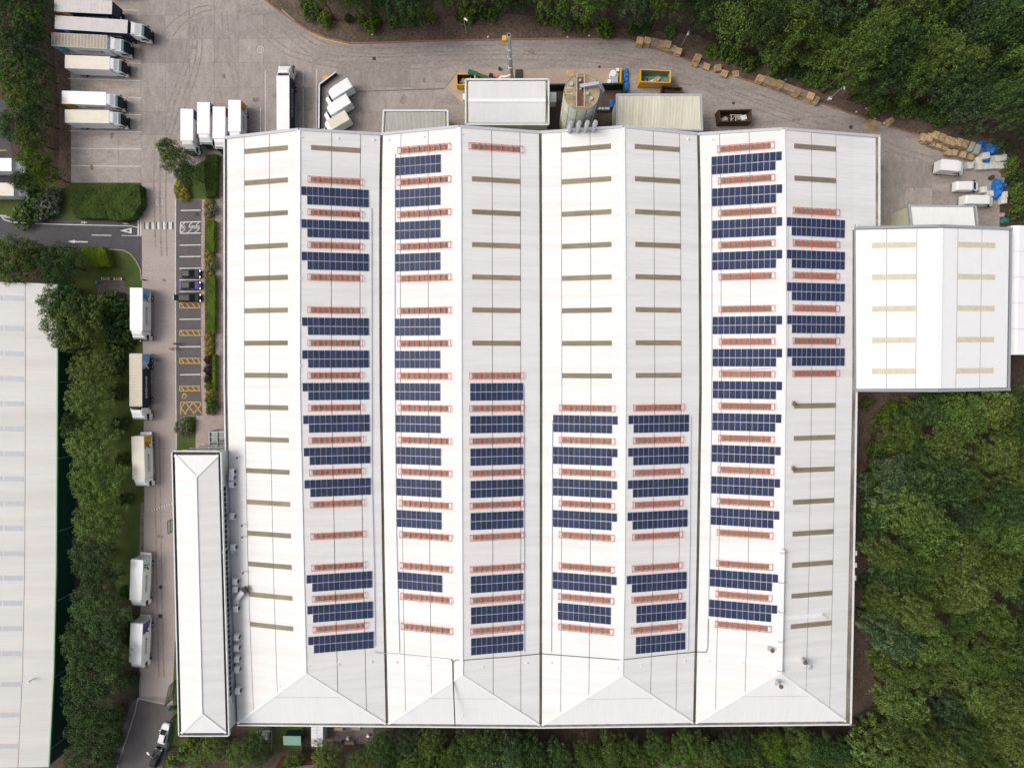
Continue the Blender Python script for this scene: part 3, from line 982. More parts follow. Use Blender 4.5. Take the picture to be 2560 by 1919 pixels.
# wider northern part of the last slope
s = SL[7]
mb = MB()
e2 = [W(2189, 343, 8.55), W(2189, 575, 8.55)]
e1 = [s.p(W(2131, 338, ZE).y, 1), s.p(W(2131, 575, ZE).y, 1)]
mb.quad(e1[0] - Vector((0, 0, .03)), e1[1] - Vector((0, 0, .03)), e2[1], e2[0])
mb.obj('roof_sheet', M['roof'], WARE)
# hip ends
for i in range(4):
    A = RIDGE[i][-1]
    B = EAVE[i][-1] + Vector((0 if i == 0 else GUT, 0, 0))
    C = EAVE[i + 1][-1] - Vector((0 if i == 3 else GUT, 0, 0))
    mb = MB()
    t = 0.47
    b1, c1 = lerp(A, B, t), lerp(A, C, t)
    up = Vector((0, 0, 0.03))
    mb.poly([A + up, b1 + up, c1 + up])
    mb.obj('hip_sheet', M['hip'], WARE)
    mb = MB()
    g = 0.006
    mb.quad(lerp(A, B, t + g), B, C, lerp(A, C, t + g))
    mb.obj('hip_sheet', M['hip'], WARE)
    mb = MB()
    dn = Vector((0, 0, -0.08))
    mb.poly([A + dn, B + dn, C + dn])
    mb.obj('hip_deck', M['deck'], WARE)
    mb = MB()
    for q in (B, C):
        mb.bar(A + Vector((0, 0, .05)), q + Vector((0, 0, .05)), 0.42, 0.07)
    mb.obj('hip_capping', M['ridge'], WARE)
    mb = MB()
    for a, b in zip(RIDGE[i][:-1], RIDGE[i][1:]):
        mb.bar(a + Vector((0, 0, .05)), b + Vector((0, 0, .05)), 0.62, 0.08)
    mb.obj('ridge_capping', M['ridge'], WARE)
# valley gutters and the outer gutters with copings
for i in range(1, 4):
    mb = MB()
    for a, b in zip(EAVE[i][:-1], EAVE[i][1:]):
        mb.bar(a + Vector((0, 0, -.30)), b + Vector((0, 0, -.30)), 0.7, 0.12)
    mb.obj('valley_gutter', M['valley'], WARE)


def outer_gutter(inner, outer, name='outer_gutter'):
    mb = MB()
    cp = MB()
    for (a, b), (c, d) in zip(zip(inner[:-1], inner[1:]), zip(outer[:-1], outer[1:])):
        lo = Vector((0, 0, -0.13))
        q4 = [a + lo, c + lo, d + lo, b + lo]
        if sum(q4[i].x * q4[(i + 1) % 4].y - q4[(i + 1) % 4].x * q4[i].y for i in range(4)) < 0:
            q4.reverse()
        mb.poly(q4)
        cp.bar(c + Vector((0, 0, -.5)), d + Vector((0, 0, -.5)), 0.26, 0.62)
    mb.obj(name, M['gutter'], WARE)
    cp.obj('coping', M['coping'], WARE)


outer_gutter(EAVE[0][:-1] + [W(585, 1640, ZE)], line([(561, 344.5), (561, 480), (561, 960), (570, 1440), (577, 1640)], ZE))
outer_gutter(EAVE[4][1:], line([(2142, 560), (2142, 960), (2134, 1440), (2127, 1811)], ZE))
outer_gutter([e2[0] + Vector((0, 0, .1)), e2[1] + Vector((0, 0, .1))], line([(2198.5, 343), (2198.5, 575)], 8.7))
sb_in = [EAVE[0][-1], EAVE[1][-1], EAVE[2][-1], EAVE[3][-1], EAVE[4][-1]]
outer_gutter(sb_in, line([(594, 1811), (968, 1814.5), (1352, 1817.5), (1736, 1813), (2128, 1809.5)], ZE))
# north verge trim following the zigzag of the gables
vt = MB()
zz = [W(561, 346.5, ZE), RIDGE[0][0], EAVE[1][0], RIDGE[1][0], EAVE[2][0], RIDGE[2][0], EAVE[3][0], RIDGE[3][0], W(2198.5, 343, 8.55)]
for a, b in zip(zz[:-1], zz[1:]):
    vt.bar(a + Vector((0, .12, -.3)), b + Vector((0, .12, -.3)), 0.5, 0.45)
vt.obj('verge_trim', M['verge'], WARE)

# rooflights and the red rails round them
ROWS = [321.0, 390, 460.2, 530, 599, 669.3, 740, 810, 879.6, 949.2, 1018, 1086.6, 1154.7, 1222, 1288.5, 1354]
ROWY = [W(1106 * 1.15732, y * 1.15732 + 0.8, 11.0).y for y in ROWS]
REDROWS = {0: [], 1: range(1, 16), 2: range(16), 3: [0] + list(range(7, 16)), 4: range(8, 16), 5: range(8, 16), 6: range(16), 7: range(2, 8)}
COLMID = [576, 733, 920, 1071, 1265, 1419, 1606, 1758]
YSH = [3.5, 2.2, 2, 0, 0.5, 0, -1, -1]
ROWC = {}
for k, s in enumerate(SL):
    for r in range(16):
        tgt = ROWS[r] + lerp(YSH[k], {0: -3, 1: -1, 2: 1.5, 3: 3, 4: 2.5, 5: 1, 6: -3.5, 7: -6.5}[k], r / 15)
        y = W(COLMID[k] * 1.15732, tgt * 1.15732, 11.0).y
        ROWC[k, r] = y
        mb = MB()
        u0, u1 = 0.148, 0.752
        hw = 0.47
        n = 5
        for q in range(n):
            ya, yb = y + hw - q * (2 * hw / n) - 0.035, y + hw - (q + 1) * (2 * hw / n) + 0.035
            ym = (ya + yb) / 2
            for ua, ub in ((u0, 0.398), (0.402, u1)):
                h = 0.09
                a, b, c, d = s.p(ya, ua, h), s.p(yb, ua, h), s.p(yb, ub, h), s.p(ya, ub, h)
                m0, m1 = s.p(ym, ua, h + .05), s.p(ym, ub, h + .05)
                if s.side > 0:
                    mb.quad(a, m0, m1, d)
                    mb.quad(m0, b, c, m1)
                else:
                    mb.quad(a, d, m1, m0)
                    mb.quad(m0, m1, c, b)
        # dark bed below, seen in the grooves
        a, b, c, d = s.p(y + hw, u0, .07), s.p(y - hw, u0, .07), s.p(y - hw, u1, .07), s.p(y + hw, u1, .07)
        if s.side < 0:
            mb.quad(a, d, c, b, 1)
        else:
            mb.quad(a, b, c, d, 1)
        so = mb.obj('rooflight', [M['sky_tan'], M['sky_lap']], WARE)
        if r in REDROWS[k]:
            mb = MB()
            n_ = s.normal(y)
            ra, rb = 0.112, 0.788
            hh = 0.56
            zt = 0.32
            for yy in (y + hh, y - hh):
                mb.bar(s.p(yy, ra, zt), s.p(yy, rb, zt), 0.095, 0.06, up=n_)
            for c_ in range(11):
                u = lerp(ra, rb, c_ / 10)
                w_ = 0.16 if c_ % 2 == 0 and 0 < c_ < 10 else 0.09
                mb.bar(s.p(y + hh, u, zt + .01), s.p(y - hh, u, zt + .01), w_, 0.06, up=n_)
                if c_ % 2 == 0:
                    for yy in (y + hh, y - hh):
                        mb.bar(s.p(yy, u, 0.02), s.p(yy, u, zt), 0.06, 0.06, up=Vector((0, 1, 0)))
            mb.obj('safety_rail', M['red'], so)

for q in (tI(752, 1455), tI(750, 1558), tJ(745, 10)):
    p = W(*q, 8.6)
    mb = MB()
    mb.box((p.x - .1, p.y, 8.5), (.6, .9, .8))
    mb.obj('rain_hopper', M['ridge'], WARE)

# ================================================================ SOLAR ARRAYS
pm = MB()
pm.box((0, 0, 0), (0.955, 1.575, 0.04), 0)
pm.quad((-.458, -.770, .0225), (.458, -.770, .0225), (.458, .770, .0225), (-.458, .770, .0225), 1)
PANEL = pm.mesh('solar_panel', [M['pv_frame'], M['pv_glass']])
ARR = {1: ([1, 2, 3, 5, 6, 7, 8, 9, 10, 13, 14, 15], 12, 'E'), 2: ([0, 1, 2, 3, 5, 6, 7, 8, 9, 10, 11, 13], 9, None), 3: ([7, 8, 9, 10, 11, 13, 14, 15], 10, None),
       4: ([8, 9, 10, 11, 13, 14], 12, 'E'), 5: ([8, 9, 10, 11, 13, 14, 15], 12, 'E'), 6: ([0, 1, 2, 3, 5, 6, 7, 8, 9, 10, 11, 13, 14], 12, 'E'), 7: ([2, 3, 4, 5, 6], 12, 'E')}
EDGE = {1: 0.868, 2: 0.829, 3: 0.785, 4: 0.868, 5: 0.863, 6: 0.868, 7: 0.878}     # eave-side edge, as a share of the slope
SIDEN = {-1: 'left', 1: 'right'}
for k, (rows, n, sh) in ARR.items():
    s = SL[k]
    for j, r in enumerate(rows):
        y = ROWC[k, r] - 3.0 if r == 15 else (ROWC[k, r] + ROWC[k, r + 1]) / 2
        y += 0.05
        cnt, short = n, (n - 1 if sh else n)
        if (k, r) in ((4, 14), (5, 14), (5, 15)):
            cnt = short = 10
        Ls = s.length(y)
        ue = EDGE[k] - ((1.01 / Ls) if (k, r) == (4, 14) else 0)
        # frame of the slope: x down the slope, y north
        dx = s.down(y)
        nz_ = s.normal(y)
        dy = nz_.cross(dx).normalized()
        org = s.p(y, ue, 0.14)
        shape = 'stepped two-row' if short != cnt else 'rectangular two-row'
        lab = f'blue solar array, {ORD[j]} from top on {SIDEN[s.side]} slope of {ORD[k // 2]} ridge from left'
        a = bpy.data.objects.new('solar_array', None)
        COL.objects.link(a)
        tag(a, lab, 'solar array', 'solar arrays on the warehouse roof')
        a.matrix_world = Matrix.Translation(org) @ Matrix((dx, dy, nz_)).transposed().to_4x4()
        a.rotation_mode = 'XYZ'
        sg = 1 if dy.y > 0 else -1
        for row, num in ((0, cnt), (1, short)):
            for q in range(num):
                p = link('solar_panel', PANEL, a)
                p.location = (-(q + 0.5) * 1.01, sg * (0.835 if row == 0 else -0.835), 0)
        rl = MB()
        for row, num in ((0, cnt), (1, short)):
            for o_ in (-0.4, 0.4):
                yy = sg * (0.835 if row == 0 else -0.835) + o_
                rl.box((-num * 1.01 / 2, yy, -0.06), (num * 1.01 + .1, 0.04, 0.06))
        rl.obj('mounting_rail', M['alu'], a, world=False)

# ================================================================ CABLES AND PLANT ON THE BIG ROOF
def roof_cable(name, label, cat, pts, r, m, group=None, lift=0.12):
    P = [roof_hit(*p) + Vector((0, 0, lift)) for p in pts]
    fine_ = []
    for a, b in zip(P[:-1], P[1:]):
        n = max(1, int((b - a).length / 3))
        for i in range(n):
            q = lerp(a, b, i / n)
            q.z = max(roof_z(q.x, q.y) + lift, q.z if False else roof_z(q.x, q.y) + lift)
            fine_.append(q)
    fine_.append(P[-1])
    mb = MB()
    mb.path(fine_, r, 6)
    o = mb.obj(name, m)
    return tag(o, label, cat, group)


roof_cable('cable_tray', 'long grey cable tray crossing the warehouse roof ridges below the lowest solar arrays', 'cable tray',
           [tL(1030, 640), tL(1040, 658), tL(1110, 660), tL(1235, 667), tL(1500, 692), tL(1680, 710)], 0.045, M['tray'])
roof_cable('roof_cable', 'thick black cable running down the roof to the bottom edge beside the second hip', 'cable',
           [tL(1685, 712), tL(1700, 728), tL(1702, 880), tL(1708, 1000), tL(1714, 1150), tL(1720, 1290)], 0.11, M['cable'])
roof_cable('cable_tray', 'dark cable tray from the black cable across the second, third and fourth ridges', 'cable tray',
           [tL(1706, 735), tL(1725, 718), tL(1790, 722), tL(2000, 705), tC(0, 5) if False else (1280, 1640), (1352, 1632.5), (1450, 1640), (1553, 1648), (1650, 1637), (1744, 1628), (1765, 1629), (1769, 1615), (1770, 1545)], 0.055, M['cable'])
TR = 'cable trays beside the solar arrays'
for lab, pts in (('thin pale cable tray along right end of the first column of solar arrays', [(929, 520), (929.5, 840), (930, 1200), (936, 1430), (938, 1615)]),
                 ('thin pale cable tray along left end of the second column of solar arrays', [(988, 385), (987, 900), (991, 1320), (995, 1475), (999, 1630)]),
                 ('thin pale cable tray along right end of the third column of solar arrays', [(1309, 965), (1310, 1300), (1311, 1628)]),
                 ('thin pale cable tray along left end of the fourth column of solar arrays', [(1381, 1050), (1380, 1350), (1378, 1628)]),
                 ('thin pale cable tray along right end of the fifth column of solar arrays', [(1727, 1040), (1725, 1300), (1720, 1625)]),
                 ('thin pale cable tray along left end of the sixth column of solar arrays', [(1778, 400), (1779, 900), (1776, 1250), (1770, 1540)]),
                 ('thin pale cable tray along the fourth ridge beside the right column of arrays', [(1969, 570), (1969, 750), (1968.5, 920), (1800, 924)])):
    roof_cable('cable_tray', lab, 'cable tray', pts, 0.06, M['tray'], TR, 0.1)

# anchor posts dotted over the sheets (little white posts)
ap = MB()
ap.tube((0, 0, 0), (0, 0, 0.35), 0.09, n=6)
ap.box((0, 0, 0.03), (0.4, 0.4, 0.05))
APM = ap.mesh('anchor_post', M['ridge'], False)
anchors = [tL(460, 772), tL(715, 757), tL(997, 738), tL(1217, 740), tL(1484, 768), tL(1790, 740), tL(430, 235), tL(1960, 780), tL(1788, 1200), tL(207, 940),
           tB(395, 1187), tB(710, 1198), tB(1018, 1208), tB(1145, 1212), tB(1452, 1185), tB(1780, 1163), tC(978, 1160), tC(1518, 1203), tC(1730, 1205)]
for y in (180, 740, 1500):
    anchors += [(640 + 390 * K, 480 + y * K), (640 + 1778 * K, 480 + y * K), (1280 + 990 * K, 480 + y * K)]
for x, y in ((340, 745), (655, 768), (915, 790), (1115, 775), (1495, 732), (1703, 730), (1995, 747), (128, 747)):
    anchors.append((1280 + x * K, 1440 + y * K))
for px, py in anchors:
    p = roof_hit(px, py)
    o = link('anchor_post', APM)
    o.location = p + Vector((0, 0, 0.0))
    tag(o, 'small white anchor post fixed to the white warehouse roof', 'anchor post', 'anchor posts on the warehouse roof')

# round extract vents and the ridge extract duct
for px, py, lab, h in ((*tI(208, 165), 'round brown roof vent at the top left end of an unrailed tan rooflight, upper one', 0.9), (*tI(203, 722), 'round brown roof vent at the left end of an unrailed tan rooflight, lower one', 0.9),
                    (*tJ(18, 618), 'squat brown round vent just left of the long ridge duct', 1.0), (*tJ(85, 915), 'round brown vent cap on the fourth hip below the ridge', 1.4),
                    (*tJ(295, 715), 'grey double cowl vent on right slope of fourth ridge', 1.2)):
    p = roof_hit(px, py)
    t = thing('roof_vent', lab, 'vent', p)
    a = MB()
    a.tube((0, 0, -0.1), (0, 0, h), 0.30, 0.30, 14)
    a.box((0, 0, 0.0), (0.95, 0.95, 0.12))
    a.obj('vent_base', M['galv'], t, world=False)
    b = MB()
    b.tube((0, 0, h), (0, 0, h + .18), 0.40, 0.37, 16)
    b.tube((0, 0, h + .18), (0, 0, h + .32), 0.37, 0.12, 16)
    b.obj('vent_cap', mat('brown_vent_paint', (0.16, 0.095, 0.075), 0.7, 0.2, 2) if 'brownvent' not in M else M['brownvent'], t, world=False)
    if 'double' in lab:
        b = MB()
        b.tube((0.55, -0.45, -.1), (0.75, -0.6, 1.7), 0.36, 0.36, 14)
        b.tube((0.75, -0.6, 1.7), (0.75, -0.6, 1.95), 0.5, 0.3, 14)
        b.obj('cowl', M['galv'], t, world=False)
a, b = roof_hit(*tI(122, 1420)), roof_hit(*tJ(100, 825))
dz = Vector((-0.15, 0, 0.35))
dt = thing('ridge_duct', 'long white ridge duct with red-brown side along the fourth ridge', 'duct', (a.x, a.y, a.z))
mb = MB()
mb.bar(a + dz, b + dz, 0.6, 0.5)
mb.obj('duct_casing', M['ridge'], dt)
mb = MB()
mb.bar(a + dz + Vector((.34, 0, 0)), b + dz + Vector((.34, 0, 0)), 0.08, 0.45)
mb.obj('side_louvre', mat('red_brown_louvre', (0.20, 0.10, 0.085), 0.7), dt)
mb = MB()
for i in range(5):
    q = lerp(a, b, (i + .1) / 4.2) + dz
    mb.bar(q + Vector((-.5, 0, 0)), q + Vector((.7, 0, 0)), 0.12, 0.62)
mb.obj('strap', M['galv'], dt)
p = roof_hit(*tJ(470, 325))
t = thing('roof_flue', 'thin slanting grey pipe vent at end of the patched white sheet on fourth slope', 'vent', p)
mb = MB()
mb.tube((0, 0, 0), (0.25, -0.1, 1.9), 0.11, n=8)
mb.obj('pipe', M['galv'], t, world=False)
for (x0, y0), (x1, y1) in ((tJ(135, 360), tJ(465, 330)), (tJ(125, 725), tJ(270, 710))):
    a, b = roof_hit(x0, y0), roof_hit(x1, y1)
    mb = MB()
    mb.bar(a + Vector((0, 0, .03)), b + Vector((0, 0, .03)), 0.85, 0.03)
    mb.obj('patch_sheet', M['ridge'], WARE)
# four vertical exhaust stacks over the north gable
for i, (x, y) in enumerate(((492, 1130), (564, 1128), (632, 1126), (699, 1124))):
    p = roof_hit(*tC(x, y + 8))
    t = thing('exhaust_stack', f'silver exhaust stack on the roof edge below the silo, {ORD[i]} from left', 'exhaust stack', p, 0, 'silver exhaust stacks')
    mb = MB()
    mb.tube((0, 0, -0.2), (0, 0, 3.7), 0.42, 0.42, 18)
    mb.obj('pipe', M['galv'], t, smooth=False, world=False)
    mb = MB()
    for z in (1.0, 2.2, 3.5):
        mb.tube((0, 0, z), (0, 0, z + .1), 0.46, 0.46, 18)
    mb.obj('collar', M['alu'], t, world=False)
    mb = MB()
    mb.tube((0, 0, 3.7), (0, .12, 4.1), 0.45, 0.34, 18)
    mb.obj('cap', M['alu'], t, world=False)
# small thin flues near the office
for i, (x, y) in enumerate(((2070, 628), (2110, 1208), (2112, 1310), (2120, 1613))):
    p = roof_hit(*tF(x, y))
    t = thing('roof_flue', f'slim dark flue pipe on the roof right of the office, {ORD[i]} from top', 'vent', p, 0, 'slim flue pipes beside the office')
    mb = MB()
    mb.tube((0, 0, -.1), (0, 0, 1.0), 0.07, n=8)
    mb.obj('pipe', M['galv'], t, world=False)
    mb = MB()
    mb.tube((0, 0, 1.0), (0, 0, 1.25), 0.19, 0.13, 10)
    mb.obj('cap', M['iron'], t, world=False)

# ================================================================ OFFICE BLOCK
OE, OR = 13.0, 14.1
g = [W(*tF(1485, 578), OE), W(*tF(1907, 580), OE), W(*tG(1977, 1376), OE), W(*tG(1545, 1376), OE)]     # outer gutter NW NE SE SW
r_ = [W(*tF(1510, 612), OE + .1), W(*tF(1884, 612), OE + .1), W(*tG(1952, 1350), OE + .1), W(*tG(1566, 1352), OE + .1)]
ap_n, ap_s = W(*tF(1690, 800), OR), W(*tG(1740, 1185), OR)
oc = sum(g, Vector()) / 4
OFF = thing('office_block', 'long narrow white hipped office block standing along the left side of the warehouse', 'office', (oc.x, oc.y, 0))
wallp = [lerp(p, oc, 0.0) + Vector((dx, dy, 0)) for p, dx, dy in zip(g, (.35, -.45, -.45, .35), (-.35, -.35, .35, .35))]
mb = MB()
mb.prism([(p.x, p.y) for p in wallp][::-1], 0, OE - 0.3)
mb.obj('wall', M['wallw'], OFF)
for nm, pts in (('roof_slope', [ap_n, r_[0], r_[3], ap_s]), ('roof_slope', [ap_n, ap_s, r_[2], r_[1]]), ('roof_slope', [ap_n, r_[1], r_[0]]), ('roof_slope', [ap_s, r_[3], r_[2]])):
    mb = MB()
    mb.poly(pts)
    mb.obj(nm, M['roof'] if len(pts) == 4 else M['hip'], OFF)
mb = MB()
for a, b in ((ap_n, ap_s), (ap_n, r_[0]), (ap_n, r_[1]), (ap_s, r_[2]), (ap_s, r_[3])):
    mb.bar(a + Vector((0, 0, .02)), b + Vector((0, 0, .02)), 0.45, 0.08)
mb.obj('hip_capping', M['ridge'], OFF)
mb = MB()
for i in range(4):
    a, b, c, d = g[i], g[(i + 1) % 4], r_[(i + 1) % 4], r_[i]
    lo = Vector((0, 0, -.25))
    mb.quad(a + lo, d + lo, c + lo, b + lo)
mb.obj('gutter', mat('dark_gutter_lining', (0.055, 0.05, 0.055), 0.8, 0.4, 0.5), OFF)
mb = MB()
for i in range(4):
    a, b = g[i], g[(i + 1) % 4]
    mb.bar(a + Vector((0, 0, -.4)), b + Vector((0, 0, -.4)), 0.2, 0.48)
mb.obj('coping', M['coping'], OFF)
mb = MB()
for i in range(4):
    a, b = g[i], g[(i + 1) % 4]
    n = int((b - a).length / 3.4)
    for k in range(n + 1):
        q = lerp(a, b, k / n)
        mb.box(q + Vector((0, 0, .06)), (0.2, 0.2, 0.1))
mb.obj('gutter_bracket', M['galv'], OFF)
# east wall windows above the warehouse roof
ea, eb = wallp[1], wallp[2]
dy = (eb - ea).normalized()
nx = Vector((-dy.y, dy.x, 0))
if nx.x < 0:
    nx = -nx
ya, yb = W(*tF(1925, 885), 11.4).y, W(*tG(1985, 1040), 11.4).y


def on_wall(y, z, out):
    t = (y - ea.y) / (eb.y - ea.y)
    p = lerp(ea, eb, t)
    return Vector((p.x, p.y, z)) + nx * out


nw = 40
for k in range(nw):
    y0, y1 = lerp(ya, yb, (k + .04) / nw), lerp(ya, yb, (k + .96) / nw)
    mb = MB()
    b0 = [on_wall(y0, 10.75, 0.01), on_wall(y1, 10.75, .01), on_wall(y1, 10.75, .05), on_wall(y0, 10.75, .05)]
    mb.hexa(b0, [p + Vector((0, 0, 1.05)) for p in b0])
    mb.obj('window', M['glass'], OFF)
mb = MB()
for z, h, o_ in ((10.68, .07, .1), (11.8, .07, .1)):
    mb.bar(on_wall(ya, z, o_ / 2), on_wall(yb, z, o_ / 2), 0.16, h)
for k in range(nw + 1):
    y = lerp(ya, yb, k / nw)
    mb.bar(on_wall(y, 10.75, .05), on_wall(y, 11.8, .05), 0.09, 0.1, up=Vector((0, 1, 0)))
mb.obj('window_frame', M['coping'], OFF)
mb = MB()
for z in (10.35, 10.0, 9.75):
    mb.bar(on_wall(ya + 2, z, .06), on_wall(yb - 2, z, .06), 0.1, 0.12)
mb.obj('cable_ducting', M['galv'], OFF)
# glazed north wall
na, nb = wallp[0], wallp[1]
ny = Vector((0, 1, 0))
for r in range(5):
    for c in range(7):
        x0, x1 = lerp(na, nb, (c + .05) / 9), lerp(na, nb, (c + .95) / 9)
        z0, z1 = 1.0 + r * 2.25, 1.0 + r * 2.25 + 2.05
        mb = MB()
        b0 = [x0 + ny * .02, x1 + ny * .02, x1 + ny * .06, x0 + ny * .06]
        b0 = [Vector((p.x, p.y, z0)) for p in b0]
        mb.hexa(b0, [p + Vector((0, 0, z1 - z0)) for p in b0])
        mb.obj('glass_pane', M['glass'], OFF)
mb = MB()
for r in range(6):
    z = 0.9 + r * 2.25
    a, b = lerp(na, nb, 0), lerp(na, nb, 7 / 9)
    mb.bar(Vector((a.x, a.y, z)) + ny * .05, Vector((b.x, b.y, z)) + ny * .05, 0.16, 0.1)
mb.obj('transom', M['coping'], OFF)
# linking block with a glazed lobby
ge = WT(tF, 1870, 470, 3.2)
lob = thing('glass_lobby', 'blue-grey framed glass entrance lobby in the corner between the office and warehouse', 'lobby', (ge.x, ge.y, 0))
q = [WT(tF, 1808, 412, 3.2), WT(tF, 1945, 408, 3.2), WT(tF, 1950, 552, 3.2), WT(tF, 1812, 545, 3.2)]
mb = MB()
mb.hexa([Vector((p.x, p.y, 0.05)) for p in q][::-1], [Vector((p.x, p.y, 3.0)) for p in q][::-1])
mb.obj('glazing', mat('lobby_dark_glass', (0.03, 0.045, 0.05), 0.1, spec=0.6), lob)
mb = MB()
for i in range(4):
    a, b = q[i], q[(i + 1) % 4]
    mb.bar(a + Vector((0, 0, -.1)), b + Vector((0, 0, -.1)), 0.18, 0.2)
    mb.bar(Vector((a.x, a.y, 0.05)), a, 0.16, 0.16, up=Vector((0, 1, 0)))
for t in (1 / 3, 2 / 3):
    mb.bar(lerp(q[0], q[3], t) + Vector((0, 0, -.1)), lerp(q[1], q[2], t) + Vector((0, 0, -.1)), 0.12, 0.2)
mb.bar(lerp(q[0], q[1], .5) + Vector((0, 0, -.1)), lerp(q[3], q[2], .5) + Vector((0, 0, -.1)), 0.12, 0.2)
mb.obj('frame', mat('pale_blue_grey_frame', (0.38, 0.45, 0.48), 0.4), lob)

# air conditioning units on the roof edge beside the office
acm = MB()
acm.box((0, 0, 0.55), (0.8, 1.0, 1.0))
AC_CASE = acm.mesh('case', M['white_side'])
acm = MB()
acm.tube((0.38, 0, 0.6), (0.43, 0, 0.6), 0.38, 0.38, 14)
AC_FAN = acm.mesh('fan_grille', M['iron'])
acm = MB()
acm.box((0, 0.3, 0.03), (1.1, .08, .1))
acm.box((0, -0.3, 0.03), (1.1, .08, .1))
AC_FEET = acm.mesh('foot_rail', M['galv'])
acs = [tF(2025, 748), tF(2022, 796), tF(2022, 858), tF(2026, 1130), tF(2035, 1396), tG(2052, 30), tG(2055, 95), tG(2058, 262), tG(2064, 505), tG(2064, 598), tG(2068, 692), tG(2068, 782), tG(2074, 965)]
for i, (x, y) in enumerate(acs):
    p = roof_hit(x, y)
    t = thing('air_conditioner', f'white air conditioning unit on the roof edge beside the office, {ORD[i]} from top', 'air conditioner', (p.x, p.y, p.z), math.radians(random.uniform(-6, 6)), 'air conditioning units beside the office')
    for nm, me in (('case', AC_CASE), ('fan_grille', AC_FAN), ('foot_rail', AC_FEET)):
        link(nm, me, t)
    t.scale = (1.15, 1.15, 1.15)
# branching duct
p = roof_hit(*tG(2060, 190))
t = thing('air_duct', 'pale grey slanting air duct beside the office, with dark square inlet at its end', 'duct', p)
a, b = Vector((0, 0, .7)), roof_hit(*tG(2130, 105)) - p + Vector((0, 0, .9))
mb = MB()
mb.bar(a, b, 0.85, 0.6)
mb.box((-.1, -.35, .5), (1.0, 0.9, 1.0))
mb.obj('duct_casing', M['galv'], t, world=False)
mb = MB()
mb.box(b + Vector((.1, .1, .1)), (0.8, 1.2, 0.7), rz=0.5)
mb.obj('inlet', M['iron'], t, world=False)
for i, (x0, y0, x1, y1) in enumerate(((2000, 1420, 2050, 1480), (1920, 1450, 2010, 1395))):
    a = roof_hit(*tF(x1, y1)) if i == 0 else W(*tF(x0, y0), 13.1)
    b = roof_hit(*tF(x0 + 8, y0)) + Vector((0, 0, 1.2)) if i == 0 else on_wall(W(*tF(x1, y1), 11).y, 10.0, .3)
    t = thing('drain_pipe', ['grey slanting pipe resting on the roof beside the office', 'grey pipe hanging down the right wall of the office'][i], 'pipe', a)
    mb = MB()
    mb.tube(a, b, 0.13, n=8)
    mb.obj('pipe', M['galv'], t)

# ================================================================ EASTERN ANNEX
AE, AR = 9.9, 11.9
d8 = tile(2060, 540, 500 / 1842)
gn = [W(*d8(292, 128), AE), W(*d8(1075, 110), AR), W(*d8(1705, 130), AE)]
gs = [W(*d8(298, 1590), AE), W(*d8(1055, 1588), AR), W(*d8(1682, 1578), AE)]
c = (gn[0] + gs[2]) / 2
ANX = thing('annex', 'smooth white gabled annex with ten pale rooflights at the right of the warehouse', 'warehouse', (c.x, c.y, 0))
mb = MB()
wp = [W(*d8(312, 140), AE), W(*d8(1712, 128), AE), W(*d8(1690, 1590), AE), W(*d8(312, 1592), AE)]
mb.prism([(p.x, p.y) for p in wp][::-1], 0, AE - 0.5)
mb.obj('wall', M['wallw'], ANX)
asm_w = mat('smooth_white_sheet', (0.80, 0.80, 0.80), 0.5, 0.02, 0.6, spec=0.2)
for side in (0, 2):
    marks = (0.0, 0.275, 0.63, 1.0) if side == 0 else (0, 0.25, 0.60, 1.0)

    def ap_(u, v, h=0.0):
        a = lerp(gn[1], gs[1], v)
        b = lerp(gn[side], gs[side], v)
        return lerp(a, b, u) + Vector((0, 0, h))

    mb = MB()
    mb.quad(ap_(0, 0, -.08), ap_(0, 1, -.08), ap_(1, 1, -.08), ap_(1, 0, -.08)) if side == 0 else mb.quad(ap_(0, 0, -.08), ap_(1, 0, -.08), ap_(1, 1, -.08), ap_(0, 1, -.08))
    mb.obj('roof_deck', M['deck'], ANX)
    for u0, u1 in zip(marks[:-1], marks[1:]):
        mb = MB()
        ua, ub = u0 + (.003 if u0 else 0), u1 - (.003 if u1 < 1 else 0)
        pts = [ap_(ua, 0, .01), ap_(ua, 1, .01), ap_(ub, 1, .01), ap_(ub, 0, .01)]
        mb.poly(pts if side == 0 else pts[::-1])
        mb.obj('roof_sheet', asm_w, ANX)
    for k in range(5):
        yy = (266, 558, 848, 1138, 1426)[k]
        v = (yy - 120) / (1588 - 120)
        hv = 25.5 / 1468
        u0, u1 = (0.272, 0.808) if side == 0 else (0.255, 0.80)
        mb = MB()
        n = 4
        for q_ in range(n):
            va, vb = v - hv + 2 * hv * (q_ + .06) / n, v - hv + 2 * hv * (q_ + .94) / n
            pts = [ap_(u0, va, .05), ap_(u0, vb, .05), ap_(u1, vb, .05), ap_(u1, va, .05)]
            mb.poly(pts if side == 0 else pts[::-1])
        mb.obj('rooflight', M['sky_pale'], ANX)
mb = MB()
mb.bar(gn[1] + Vector((0, 0, .02)), gs[1] + Vector((0, 0, .02)), 0.8, 0.09)
mb.obj('ridge_capping', M['ridge'], ANX)
tg = mat('blue_grey_trim', (0.30, 0.32, 0.35), 0.5)
mb = MB()
o_n = [W(*d8(288, 112), AE), W(*d8(1070, 92), AR), W(*d8(1726, 120), AE)]
o_s = [W(*d8(292, 1604), AE), W(*d8(1050, 1606), AR), W(*d8(1704, 1594), AE)]
for a, b in ((o_n[0], o_n[1]), (o_n[1], o_n[2]), (o_s[0], o_s[1]), (o_s[1], o_s[2])):
    mb.bar(a + Vector((0, 0, -.5)), b + Vector((0, 0, -.5)), 0.5, 0.75)
mb.bar(o_n[2] + Vector((0, 0, -.55)), o_s[2] + Vector((0, 0, -.55)), 0.35, 0.6)
